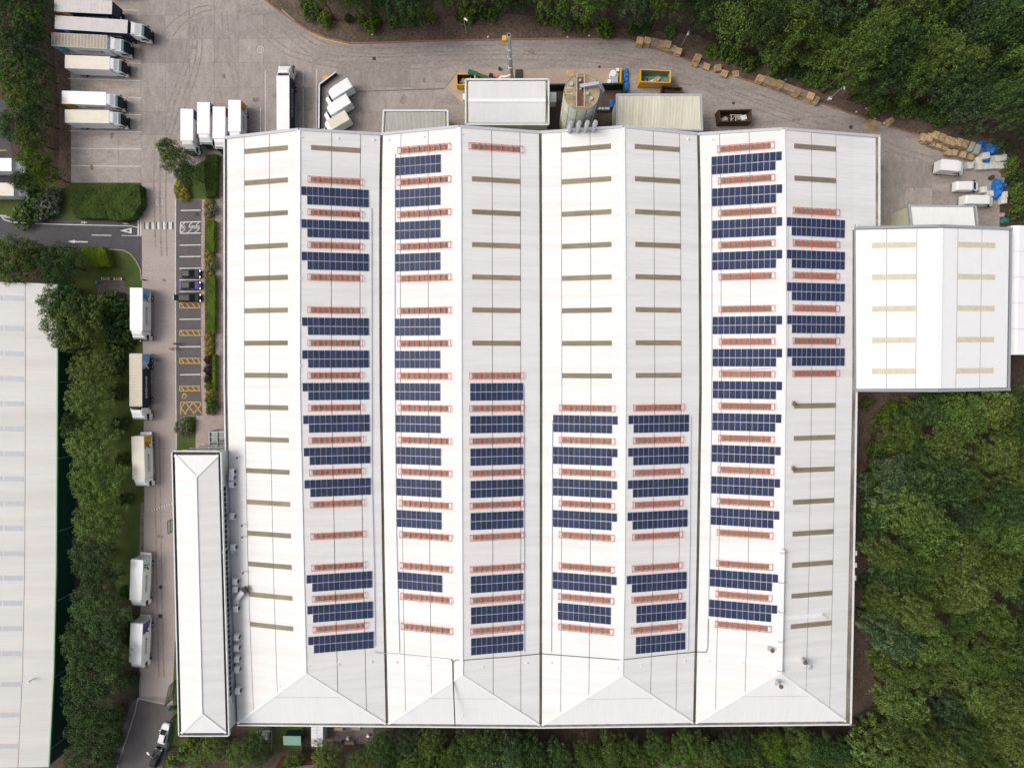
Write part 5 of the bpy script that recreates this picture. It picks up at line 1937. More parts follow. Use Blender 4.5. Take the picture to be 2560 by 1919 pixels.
truck('box_lorry', 'cream-roofed rigid lorry with yellow patch on the left road beside the office', 'lorry', tF(1188, 453), tF(1199, 820), 3.8, 'cream_roof', 'white_side', 'yellow', False, 'rigid', RP, tail=True)
truck('box_lorry', 'white rigid lorry with pale teal patch and grey rear door on the left road', 'lorry', tF(1183, 1516), tG(1170, 205), 3.9, 'white', 'white_side', 'teal_pale', False, 'rigid', RP, tail=True, rearm='galv')
truck('box_lorry', 'white rigid lorry with purple patch, lowest on the left road', 'lorry', tG(1181, 406), tG(1166, 742), 3.9, 'white', 'white_side', 'purple', False, 'rigid', RP, tail=True, rearm='galv')
truck('box_lorry', 'white box lorry cut by the left edge, upper of the two behind the bushes', 'lorry', tile(0, 380, 160 / 1895)(340 - 1300, 360), tile(0, 380, 160 / 1895)(340, 378), 3.7, 'white', 'white_side', None, False, 'rigid', None, liv=False, cabz=2.6)
truck('box_lorry', 'cream-roofed box lorry cut by the left edge, lower of the two behind the bushes', 'lorry', tile(0, 380, 160 / 1895)(410 - 1300, 1090), tile(0, 380, 160 / 1895)(405, 1110), 3.7, 'cream_roof', 'white_side', None, False, 'rigid', None, liv=False, cabz=2.6)
sheet('lorry_yard', M['tarmac'], [(-120, 250), (12, 250), (30, 380), (50, 470), (30, 500), (-120, 500)], 0.020)
mark('bay_line', M['yellow_paint'], [pline((-60, 437), (38, 437), 2), pline((-60, 376), (16, 376), 2)], 0.026)


def luton(name, label, rear, front, z, w, roofm='white', cab_m='white', group=None, box_end=None):
    """box van whose roof rolls down over the cab; heading +x"""
    a, b = W(*rear, z), W(*front, z)
    d = b - a
    L = d.length
    t = thing(name, label, 'van', (a.x, a.y, 0.03), math.atan2(d.y, d.x), group)
    h = w / 2
    Lb = L * (box_end or .72)
    mb = MB()
    zz = z - .03
    mb.hexa([(0, -h, .75), (Lb, -h, .75), (Lb, h, .75), (0, h, .75)], [(0, -h, zz), (Lb, -h, zz), (Lb, h, zz), (0, h, zz)])
    mb.obj('cargo_box', M['white_side'], t, world=False)
    mb = MB()
    mb.box((Lb / 2, 0, zz + .015), (Lb - .06, w - .06, .03))
    mb.obj('box_roof', M[roofm], t, world=False)
    rings = []
    for x, k, dz, zl in ((Lb, 1, 0, 1.9), (lerp(Lb, L, .45), .95, .05, 1.95), (lerp(Lb, L, .8), .84, .22, 2.05), (L, .66, .55, 2.15)):
        rings.append([(x, -h * k, zl), (x, -h * k, zz - dz - .1), (x, -h * k * .85, zz - dz), (x, h * k * .85, zz - dz), (x, h * k, zz - dz - .1), (x, h * k, zl)])
    mb = MB()
    mb.loft(rings)
    mb.obj('luton_head', M['white'], t, world=False)
    # cab with bonnet below
    xc = Lb
    prof = [(0, .45), (0, 2.0), (L - Lb - .1, 2.05), (L - Lb + .45, 1.35), (L - Lb + 1.15, 1.1), (L - Lb + 1.3, .85), (L - Lb + 1.28, .42)]
    rings = []
    for y, k in ((-h * .93, .0), (-h * .8, .05), (h * .8, .05), (h * .93, .0)):
        rings.append([(xc + x - (0.12 if abs(y) > h * .85 and x > 1 else 0), y, zq + (k if zq > 1 else 0)) for x, zq in prof])
    mb = MB()
    mb.loft(rings)
    mb.obj('cab', M['white'], t, world=False)
    mb = MB()
    x0, x1 = xc + L - Lb - .08, xc + L - Lb + .5
    mb.quad((x1, -h * .76, 1.40), (x1, h * .76, 1.40), (x0, h * .74, 2.12), (x0, -h * .74, 2.12))
    mb.obj('windscreen', M['glass'], t, world=False)
    for s in (-1, 1):
        m2 = MB()
        y = s * (h * .93 + .01)
        p = [(xc + .4, y, 1.35), (x1 - .15, y, 1.35), (x0, y, 1.95), (xc + .4, y, 1.95)]
        m2.poly(p if s < 0 else p[::-1])
        m2.obj('side_window', M['glass'], t, world=False)
        m2 = MB()
        m2.box((x1 - .25, s * (h + .12), 1.5), (.12, .26, .3))
        m2.obj('mirror', M['black'], t, world=False)
        m2 = MB()
        m2.box((xc + L - Lb + 1.25, s * h * .62, .85), (.1, .3, .16))
        m2.obj('headlight', M['chrome'], t, world=False)
        for x in (1.3, xc + L - Lb + .35):
            wheel(t, x, s * (h - .17), .36, .26)
    mb = MB()
    mb.box((Lb / 2, 0, .6), (Lb, w * .7, .25))
    mb.obj('chassis', M['black'], t, world=False)
    mb = MB()
    mb.box((-.03, 0, (zz + .8) / 2), (.05, w - .16, zz - 1.0))
    mb.obj('rear_door', M['white_side'], t, world=False)
    return t


VG = 'white box vans parked at an angle by the low wall'
luton('luton_van', 'white rounded-nose box van, topmost of three parked at an angle by the low wall', dVan(1055, 421), dVan(583, 715), 3.3, 2.1, group=VG)
luton('luton_van', 'white rounded-nose box van, middle of three parked at an angle by the low wall', dVan(1023, 790), dVan(548, 1085), 3.3, 2.1, group=VG)
luton('luton_van', 'box van with yellowish cream roof, lowest of three parked at an angle', dVan(993, 1170), dVan(500, 1460), 3.3, 2.1, 'cream_roof', group=VG, box_end=.83)
luton('luton_van', 'white box van with tail lift beside the baled cardboard at the right', dBale(650, 766), dBale(1040, 802), 3.1, 2.1)


def panel_van(name, label, rear, front, z, w, L=None):
    """rear and front: middle of the roof's rear and front edge"""
    a, b = W(*rear, z), W(*front, z)
    d = b - a
    Lr = d.length
    t = thing(name, label, 'van', (a.x, a.y, 0.03), math.atan2(d.y, d.x))
    h = w / 2
    zz = z - .03
    rings = []
    for x, k, zt, zs in ((-.16, .93, zz - .5, 1.2), (-.08, .97, zz - .1, 1.5), (.1, 1, zz, 1.6), (Lr - .25, 1, zz, 1.6), (Lr, .98, zz - .08, 1.5), (Lr + .85, .93, 1.32, 1.15), (Lr + 1.35, .9, 1.15, 1.0), (Lr + 1.62, .78, .95, .8)):
        rings.append([(x, -h * k, .38), (x, -h * k, zs), (x, -h * k * .86, zt - .06), (x, -h * k * .72, zt), (x, h * k * .72, zt), (x, h * k * .86, zt - .06), (x, h * k, zs), (x, h * k, .38)])
    mb = MB()
    mb.loft(rings)
    mb.obj('body', M['white'], t, world=False)
    mb = MB()
    mb.quad((Lr + .84, -h * .72, 1.36), (Lr + .84, h * .72, 1.36), (Lr + .05, h * .72, zz - .07), (Lr + .05, -h * .72, zz - .07))
    mb.obj('windscreen', M['glass'], t, world=False)
    for s in (-1, 1):
        m2 = MB()
        p = [(Lr - .7, s * (h * .985), 1.45), (Lr + .55, s * (h * .955), 1.38), (Lr - .02, s * (h * .9), zz - .28), (Lr - .7, s * (h * .92), zz - .28)]
        p = [(a_, b_ + s * .02, c_) for a_, b_, c_ in p]
        m2.poly(p if s < 0 else p[::-1])
        m2.obj('side_window', M['glass'], t, world=False)
        m2 = MB()
        m2.box((Lr + .45, s * (h + .12), 1.4), (.12, .26, .28))
        m2.obj('mirror', M['black'], t, world=False)
        m2 = MB()
        m2.box((Lr + 1.5, s * h * .66, .85), (.18, .28, .16))
        m2.obj('headlight', M['chrome'], t, world=False)
        for x in (.85, Lr + .75):
            wheel(t, x, s * (h - .12), .34, .26)
    mb = MB()
    mb.box((Lr / 2 + .6, 0, .38), (Lr + 1.6, w * .8, .12))
    mb.obj('floor_pan', M['black'], t, world=False)
    return t


panel_van('panel_van', 'small white panel van, shorter of the two white vans by the blue tarpaulin', dBale(930, 1128), dBale(1205, 1128), 1.95, 1.85)
panel_van('panel_van', 'long white panel van behind the parapet of the white ribbed lean-to', dBale(1085, 1368), dBale(1495, 1372), 2.5, 1.98)


def car(name, label, cx, cy, ang, m, L=4.4, w=1.8, estate=False, boot_open=False, roof_m=None, px_z=0.7):
    p = W(cx, cy, px_z)
    t = thing(name, label, 'car', (p.x, p.y, 0.04), ang)
    h, hl = w / 2, L / 2
    R_ = []
    for x, k, zt, zs in ((-hl, .80, .75, .55), (-hl + .15, .92, .92, .7), (-hl + .7, .99, .97, .75), (0, 1.0, .95, .78), (hl - 1.35, 1.0, .94, .78), (hl - .5, .96, .82, .68), (hl - .12, .86, .68, .55), (hl, .72, .55, .45)):
        R_.append([(x, -h * k, .25), (x, -h * k, zs), (x, -h * k * .88, zt), (x, h * k * .88, zt), (x, h * k, zs), (x, h * k, .25)])
    mb = MB()
    mb.loft(R_)
    mb.obj('body', M[m], t, world=False)
    rx0 = -hl + (.35 if estate else .75)
    G = []
    for x, k, zt in ((rx0 - .28, .76, .97), (rx0 + .12, .72, 1.38), (hl - 2.25, .73, 1.44), (hl - 1.9, .73, 1.38), (hl - 1.2, .80, .96)):
        G.append([(x, -h * .86, .93), (x, -h * k, zt - .04 if zt > 1 else zt), (x, -h * k * .85, zt), (x, h * k * .85, zt), (x, h * k, zt - .04 if zt > 1 else zt), (x, h * .86, .93)])
    mb = MB()
    mb.loft(G)
    mb.obj('windows', M['glass'], t, world=False)
    mb = MB()
    mb.hexa([(rx0 + .1, -h * .66, 1.37), (hl - 2.0, -h * .66, 1.38), (hl - 2.0, h * .66, 1.38), (rx0 + .1, h * .66, 1.37)], [(rx0 + .16, -h * .6, 1.43), (hl - 2.12, -h * .62, 1.465), (hl - 2.12, h * .62, 1.465), (rx0 + .16, h * .6, 1.43)])
    mb.obj('car_roof', M[roof_m or m], t, world=False)
    mb = MB()
    for s in (-1, 1):
        for xa, xb in ((hl - 1.22, hl - 1.98), (rx0 - .25, rx0 + .14)):
            mb.bar((xa, s * h * .80, .97), (xb, s * h * .70, 1.38), .08, .04)
    mb.obj('pillar', M[m], t, world=False)
    for s in (-1, 1):
        for x in (-hl + .8, hl - .85):
            wheel(t, x, s * (h - .1), .31, .22)
        m2 = MB()
        m2.box((hl - .22, s * h * .68, .66), (.3, .3, .12))
        m2.obj('headlight', M['chrome'], t, world=False)
        m2 = MB()
        m2.box((-hl + .06, s * h * .7, .78), (.1, .3, .16))
        m2.obj('tail_light', M['crimson'], t, world=False)
        m2 = MB()
        m2.box((hl - 1.55, s * (h + .07), .98), (.14, .2, .14))
        m2.obj('mirror', M[m], t, world=False)
    if boot_open:
        mb = MB()
        mb.hexa([(rx0 + .05, -.62, 1.42), (rx0 + .05, .62, 1.42), (rx0 - .75, .6, 1.72), (rx0 - .75, -.6, 1.72)], [(rx0 + .05, -.62, 1.48), (rx0 + .05, .62, 1.48), (rx0 - .75, .6, 1.78), (rx0 - .75, -.6, 1.78)])
        mb.obj('tailgate', M[m], t, world=False)
        mb = MB()
        mb.quad((rx0 - .65, -.5, 1.80), (rx0 - .65, .5, 1.80), (rx0 - .95, .5, 1.80), (rx0 - .95, -.5, 1.80))
        mb.obj('tailgate_window', M['visor'], t, world=False)
    return t


car('parked_car', 'charcoal hatchback, topmost of the three cars in the car park bays', *tE(1645, 706), 0.0 - .02, 'cardark', 4.3)
car('parked_car', 'violet hatchback with silvery roof between two dark cars', *tE(1643, 807), -.01, 'carpurple', 4.5, roof_m='cardark')
car('parked_car', 'black estate car with open tailgate, next to the yellow hatched strip', *tE(1640, 914), 0.0, 'carblack', 4.7, estate=True, boot_open=True)
car('parked_car', 'white saloon parked on the bottom left road by the fence', *tG(1417, 1357), math.radians(74), 'white', 4.5)
car('parked_car', 'black hatchback with grey sunroof at the bottom edge of the left road', *tG(1345, 1566), math.radians(70), 'carblack', 4.3, roof_m='cardark')

# ================================================================ VEGETATION
def leaf_mesh(name, clumps, nleaf, size, m, up=0.55, flat=1.0, seed=0):
    """clumps: (centre, radius, outward centre); each leaf is its own small bent quad"""
    rs = np.random.RandomState(seed)
    V, F = [], []
    tot = 0
    wsum = sum(c[1] ** 2 for c in clumps)
    allv = []
    cv = []
    for c, r, oc_ in clumps:
        n = max(4, int(nleaf * r * r / wsum))
        d = rs.normal(size=(n, 3))
        d /= np.linalg.norm(d, axis=1)[:, None]
        rad = r * rs.uniform(0.68, 1.05, size=(n, 1))
        cv.append(np.full(n * 4, rs.uniform(.62, 1.38), dtype=np.float32))
        p = np.array(c) + d * rad * np.array([1, 1, flat])
        nr = d * 1.0 + rs.normal(size=(n, 3)) * 0.33 + np.array([0, 0, up * .6])
        nr /= np.linalg.norm(nr, axis=1)[:, None]
        t = rs.normal(size=(n, 3))
        t -= nr * (t * nr).sum(1)[:, None]
        t /= np.linalg.norm(t, axis=1)[:, None]
        b = np.cross(nr, t)
        s = size * rs.uniform(0.6, 1.25, size=(n, 1))
        a = p + t * s
        q = p + b * s * 0.55 + nr * s * 0.12
        e = p - t * s * 0.8
        g_ = p - b * s * 0.55 + nr * s * 0.12
        allv.append(np.stack([a, q, e, g_], axis=1).reshape(-1, 3))
        tot += n
    v = np.concatenate(allv)
    me = bpy.data.meshes.new(name)
    nv = len(v)
    me.vertices.add(nv)
    me.vertices.foreach_set('co', v.ravel())
    me.loops.add(nv)
    me.loops.foreach_set('vertex_index', np.arange(nv, dtype=np.int32))
    me.polygons.add(nv // 4)
    me.polygons.foreach_set('loop_start', np.arange(0, nv, 4, dtype=np.int32))
    me.polygons.foreach_set('loop_total', np.full(nv // 4, 4, dtype=np.int32))
    me.materials.append(m)
    me.update()
    ca = me.attributes.new('clump', 'FLOAT', 'POINT')
    ca.data.foreach_set('value', np.concatenate(cv))
    return me


def crown_clumps(rx, rz, cz, ncl, rc, seed, lob=0.22, boughs=0):
    """clumps spread over the crown: straight over its dome, or (boughs) over separate rounded boughs with gaps between"""
    rs = np.random.RandomState(seed)
    ph = rs.uniform(0, 6.28, 4)
    out = []
    ga = math.pi * (3 - math.sqrt(5))
    if not boughs:
        for i in range(ncl):
            z = 1 - (i + .5) / ncl * 1.45       # from the top down to a little below the middle
            th = i * ga + rs.uniform(-.3, .3)
            k = 1 + lob * math.sin(2 * th + ph[0]) + lob * .7 * math.sin(3 * th + ph[1]) + rs.uniform(-.16, .12)
            rr = math.sqrt(max(0, 1 - z * z)) * rx * k
            out.append(((rr * math.cos(th), rr * math.sin(th), cz + z * rz * (1 + rs.uniform(-.15, .12))), rc * rs.uniform(.7, 1.3), None))
        return out
    per = max(5, ncl // boughs)
    for b in range(boughs):
        z = 1 - (b + .35) / boughs * 1.25
        th = b * ga + rs.uniform(-.25, .25)
        k = .74 * (1 + lob * math.sin(2 * th + ph[0]) + rs.uniform(-.15, .12))
        rr = math.sqrt(max(0, 1 - z * z)) * rx * k
        bc = np.array((rr * math.cos(th), rr * math.sin(th), cz + z * rz * .82 * (1 + rs.uniform(-.12, .12))))
        br = rx * rs.uniform(.27, .40)
        for i in range(per):
            zz = 1 - (i + .5) / per * 1.2
            t2 = i * ga + rs.uniform(-.5, .5)
            r2 = math.sqrt(max(0, 1 - zz * zz)) * br
            c = bc + np.array((r2 * math.cos(t2), r2 * math.sin(t2), zz * br * .85))
            out.append((tuple(c), rc * rs.uniform(.7, 1.25), None))
    return out


def trunk_mesh(name, h, r, spread, seed):
    rs = np.random.RandomState(seed)
    mb = MB()
    pts = [Vector((0, 0, -.1))]
    for k in range(1, 5):
        pts.append(Vector((rs.uniform(-.25, .25) * k / 3, rs.uniform(-.25, .25) * k / 3, h * k / 4)))
    for k in range(4):
        mb.tube(pts[k], pts[k + 1], r * (1 - k * .2), r * (1 - (k + 1) * .2), 8)
    for k in range(7):
        b = lerp(pts[2], pts[4], rs.uniform(0, 1))
        a = rs.uniform(0, 6.28)
        e = b + Vector((math.cos(a) * spread, math.sin(a) * spread, h * .25 + rs.uniform(0, .8)))
        mid = lerp(b, e, .5) + Vector((0, 0, .3))
        mb.tube(b, mid, r * .4, r * .25, 5)
        mb.tube(mid, e, r * .25, r * .08, 5)
    return mb.mesh(name, M['bark'])


# crown variants at a standard size: radius 4.5 m, top at 10.5 m
VAR = []
for i, (mt, ncl, rc, nl, sz, lob, bo) in enumerate((('leaf', 180, .62, 8500, .165, .16, 17), ('leaf_dark', 150, .70, 7500, .175, .22, 14), ('leaf_olive', 220, .55, 9000, .15, .14, 24),
                                             ('leaf_blue', 170, .66, 8000, .17, .2, 16), ('leaf', 150, .75, 8000, .18, .26, 12), ('leaf_dark', 200, .58, 8500, .155, .15, 20), ('leaf_olive', 170, .68, 8500, .165, .2, 15), ('leaf_bright', 150, .65, 7500, .16, .15, 15))):
    cl = crown_clumps(4.4, 4.3, 6.2, ncl, rc, 40 + i, lob, bo)
    VAR.append((leaf_mesh('crown', cl, nl, sz, M[mt], seed=i + 3), trunk_mesh('trunk', 6.4, .24, 2.4, i), mt))
NAMES = {'leaf': 'broad_tree', 'leaf_dark': 'dark_tree', 'leaf_olive': 'olive_tree', 'leaf_blue': 'bluish_tree', 'leaf_bright': 'bright_tree'}
ADJ = {'leaf': 'mid green', 'leaf_dark': 'dark green', 'leaf_olive': 'pale olive green', 'leaf_blue': 'bluish green', 'leaf_bright': 'bright green'}


def tree(px, py, rpx, var, label, group=None, zc=None, hs=1.0):
    """px, py, rpx: where the crown's middle and its radius stand in the photograph"""
    zc = zc if zc is not None else 6.5 * hs
    p = W(px, py, zc)
    r = rpx * (H - zc) / FPX
    s = r / 5.0
    cr, tr, mt = VAR[var]
    t = thing(NAMES[mt], label, 'tree', (p.x, p.y, 0), random.uniform(0, 6.28), group)
    t.scale = (s, s, zc / 6.5 * random.uniform(.92, 1.12))
    link('crown', cr, t)
    link('trunk', tr, t)
    return t


def wood(poly, dmin, rmin, rmax, weights, where, group, n=6000, zr=(6.2, 8.0), limit=400, avoid=()):
    xs, ys_ = [p[0] for p in poly], [p[1] for p in poly]
    pts = []
    for _ in range(n):
        x, y = random.uniform(min(xs), max(xs)), random.uniform(min(ys_), max(ys_))
        if not inside((x, y), poly):
            continue
        if any((x - a) ** 2 + (y - b) ** 2 < dmin ** 2 for a, b in pts):
            continue
        pts.append((x, y))
        if len(pts) >= limit:
            break
    for x, y in pts:
        v = random.choices(range(8), weights)[0]
        mt = VAR[v][2]
        r = random.uniform(rmin, rmax)
        if 'right' in where and y < 1800:
            r = max(26, min(r, (x - 2138) / 1.12))
        tree(x, y, r, v, f'{ADJ[mt]} tree crowded among others in the {where}', group, random.uniform(*zr))
    return pts


def lift(pts, k):
    """move pixel points away from the point below the camera (crown tops lean outwards)"""
    return [(NADX + (x - NADX) * k, NADY + (y - NADY) * k) for x, y in pts]


ne = [(735, -110), (752, -42), (800, -4), (850, 14), (940, 26), (1010, 22), (1074, 12), (1105, -6), (1190, -14), (1280, -8), (1338, 2), (1410, -4), (1468, 32), (1500, 14), (1560, 22), (1613, 32), (1671, 26),
      (1740, 44), (1780, 80), (1850, 94), (1895, 120), (2002, 132), (2089, 164), (2161, 194), (2205, 206), (2285, 230), (2350, 240), (2375, 268), (2440, 276), (2490, 296), (2550, 325), (2580, 400), (2582, 520), (2600, 560), (2740, 560), (2740, -110)]
wood(ne, 60, 44, 70, (6, 7, 2.5, 4, 4, 5, 2, .15), 'wood above the yard', 'trees of the wood above the yard', zr=(4.6, 11.0))
ea_ = [(2274, 1030), (2320, 1016), (2560, 1012), (2740, 1000), (2740, 2000), (2150, 2000), (2152, 1900), (2149, 1820), (2209, 1780), (2236, 1700), (2202, 1640), (2186, 1560), (2181, 1400), (2186, 1250), (2186, 1145), (2209, 1085)]
wood(ea_, 66, 46, 76, (6, 3.5, 8, 2.5, 5, 3, 6, .15), 'wood right of the warehouse', 'trees of the wood right of the warehouse', zr=(4.6, 11.0))
so_ = [(975, 1853), (1050, 1843), (1200, 1849), (1400, 1853), (1650, 1853), (1850, 1851), (2000, 1846), (2140, 1841), (2150, 2000), (975, 2000)]
wood(so_, 40, 34, 48, (5, 5, 4, 2, 4, 4, 3, .6), 'strip below the warehouse', 'trees of the strip below the warehouse', zr=(4.6, 5.6))

# trees of the strip beside the green warehouse, from top to bottom
strip = [((36, 655), 68, 0), ((163, 664), 54, 1), ((98, 645), 42, 0), ((190, 805), 80, 0), ((165, 760), 52, 1), ((231, 931), 58, 2), ((229, 1000), 56, 2), ((240, 1099), 64, 2), ((200, 1060), 38, 1), ((246, 1200), 70, 0),
         ((246, 1301), 68, 0), ((243, 1394), 66, 1), ((262, 1455), 50, 5), ((255, 1521), 70, 1), ((222, 1602), 58, 1), ((270, 1580), 50, 3), ((245, 1683), 70, 1), ((240, 1752), 70, 5), ((231, 1825), 66, 1), ((222, 1895), 64, 5), ((282, 1640), 44, 1)]
for i, ((x, y), r, v) in enumerate(strip):
    tree(x + 1, y, r * 1.06, v, f'leafy tree between the green warehouse and the lorry road, {ORD[i] if i < 18 else ["nineteenth", "twentieth", "lowest"][i - 18]} from top', 'trees beside the green warehouse', 5.2)
nw_ = [(29, 40, 60, 1), (78, 60, 44, 0), (40, 112, 46, 1), (80, 135, 42, 3), (98, 182, 38, 1), (42, 190, 52, 0), (62, 250, 50, 7), (96, 238, 38, 1), (98, 300, 40, 1), (40, 318, 44, 1), (85, 352, 40, 0), (92, 402, 44, 7), (128, 440, 33, 7), (75, 462, 34, 1), (92, 20, 38, 5), (30, -30, 50, 1), (96, 92, 36, 5)]
for i, (x, y, r, v) in enumerate(nw_):
    tree(x, y, r, v, f'tree in the dark strip left of the lorry park, {ORD[i]} of the clump', 'trees left of the lorry park', 4.8)
t = tree(452, 405, 40, 6, 'slim olive tree leaning over the lawn at the corner of the warehouse', None, 5.0, 1.2)
tree(425, 372, 25, 6, 'small olive sapling beside the slim olive tree at the warehouse corner', None, 5.5, 1.1)
tree(478, 440, 32, 1, 'darker olive tree behind the slim one, next to the trimmed hedge', None, 4.2)
tree(652, 1868, 42, 1, 'bushy tree below the little fenced compound at the bottom', None, 3.0)
tree(605, 1880, 46, 4, 'broad tree in the bottom garden beside the office corner', None, 3.0)
tree(820, 1885, 42, 2, 'yellowish green tree below the twin white roofs at the bottom', None, 4.2)
tree(545, 1865, 38, 2, 'pale bushy tree right of the bottom left road', None, 3.2)
tree(500, 1895, 36, 2, 'olive bushy tree at the bottom edge right of the road', None, 3.0)
tree(900, 1905, 40, 0, 'green bushy tree below the flagged yard at the bottom edge', None, 3.4)
tree(955, 1860, 40, 1, 'dark tree at the right end of the flagged yard', None, 4.2)
tree(740, 1905, 36, 0, 'leafy tree beside the brown roofed house at the bottom', None, 3.0)
tree(2530, 1000, 40, 1, 'dark tree just below the corner of the annex', None, 6.0)
# blossom tree in the bottom strip
p = W(1262, 1868, 5)
t = thing('blossom_tree', 'tree dotted with white blossom in the strip below the warehouse', 'tree', (p.x, p.y, 0))
t.scale = (.78, .78, .8)
link('crown', VAR[7][0], t)
link('trunk', VAR[7][1], t)
cl = crown_clumps(4.4, 3.8, 6.9, 90, 1.0, 99, .15)
link('blossom', leaf_mesh('blossom', cl, 420, .13, M['petal'], seed=77), t)


def shrub_mesh(m, r=1.0, ncl=26, nl=700, sz=.13, seed=0, h=.9, lob=.12):
    cl = crown_clumps(r * .8, h * .75, h * .55, ncl, r * .3, seed, lob)
    return leaf_mesh('foliage', cl, nl, sz, M[m], seed=seed)


SH = {}
for i, k in enumerate(('leaf', 'leaf_dark', 'leaf_olive', 'leaf_bright', 'leaf_yellow', 'leaf_grey', 'leaf_red', 'leaf_hedge', 'leaf_lime')):
    SH[k] = shrub_mesh(k, seed=200 + i)
st_ = MB()
for a in range(5):
    st_.tube((0, 0, -.05), (math.cos(a * 1.26) * .3, math.sin(a * 1.26) * .3, .6), .035, .015, 5)
STEM = st_.mesh('stem', M['bark'])
SN = {'leaf': 'green', 'leaf_dark': 'dark green', 'leaf_olive': 'olive', 'leaf_bright': 'bright green', 'leaf_yellow': 'yellow variegated', 'leaf_grey': 'grey-green', 'leaf_red': 'dark red', 'leaf_hedge': 'green', 'leaf_lime': 'lime green'}


def shrub(px, py, rpx, k, label, h=1.6, group=None, sy=1.0):
    p = W(px, py, h * .6)
    r = rpx * P2M
    t = thing('shrub', label, 'shrub', (p.x, p.y, 0.02), random.uniform(-.4, .4), group)
    t.scale = (r * 1.05, r * 1.05 * sy, h)
    link('foliage', SH[k], t)
    link('stem', STEM, t)
    return t


# dense undergrowth between the strip trees and the lorry road
for i, (x, y, r, k, h) in enumerate(((285, 790, 30, 'leaf_dark', 2.2), (300, 830, 34, 'leaf_dark', 2.4), (290, 870, 32, 'leaf', 2.2), (318, 850, 20, 'leaf_dark', 1.6), (275, 920, 30, 'leaf_dark', 2.0), (272, 755, 26, 'leaf', 1.8), (300, 770, 22, 'leaf_dark', 1.6), (290, 980, 20, 'leaf_dark', 1.6),
                                 (300, 1060, 18, 'leaf_dark', 1.6), (305, 1150, 18, 'leaf', 1.6), (310, 1250, 18, 'leaf_dark', 1.5), (318, 1480, 20, 'leaf_dark', 1.8), (310, 1560, 22, 'leaf_bright', 1.8), (300, 1600, 20, 'leaf_bright', 1.6), (312, 1700, 22, 'leaf_dark', 1.8), (290, 1790, 24, 'leaf_dark', 2.0), (285, 1850, 22, 'leaf', 1.6), (270, 1905, 24, 'leaf', 1.6))):
    shrub(x, y, r, k, f'ivy-like {SN[k]} shrub under the strip trees by the lorry road, {ORD[i]} from top', h, 'shrubs under the strip trees')
# bushes round the west lawn
shrub(90, 520, 36, 'leaf_dark', 'dark bush with pale flowers at the far left of the lawn', 2.6)
shrub(60, 540, 30, 'leaf', 'flowering shrub at the edge of the access road, far left', 2.0)
shrub(118, 515, 28, 'leaf_grey', 'grey-green bush beside the flowering bushes on the west lawn', 2.2)
shrub(130, 490, 22, 'leaf_grey', 'small grey-green bush behind the flowering bushes', 1.8)
for i in range(3):
    x, y = ((62, 528), (70, 500), (100, 540))[i]
    p = W(x, y, 2.4)
    t = thing('flower_cluster', f'cluster of pale pink flowers over the left lawn bushes, {ORD[i]} from left', 'flowers', (p.x, p.y, 1.6), 0, 'pale flowers on the lawn bushes')
    link('petals', leaf_mesh('petals', [((0, 0, .5), 1.0, None)], 46, .14, M['pink_w'], seed=300 + i), t)
    mb = MB()
    mb.tube((0, 0, -1.6), (0, 0, .4), .04, .02, 5)
    mb.obj('stem', M['bark'], t, world=False)


for k_ in ('leaf_hedge', 'leaf_lime', 'leaf_bright'):
    M[k_ + '_core'] = mat(k_ + '_core', {'leaf_hedge': (0.05, 0.08, 0.013), 'leaf_lime': (0.11, 0.16, 0.008), 'leaf_bright': (0.075, 0.125, 0.012)}[k_], 0.9, 0.2, 2.0)


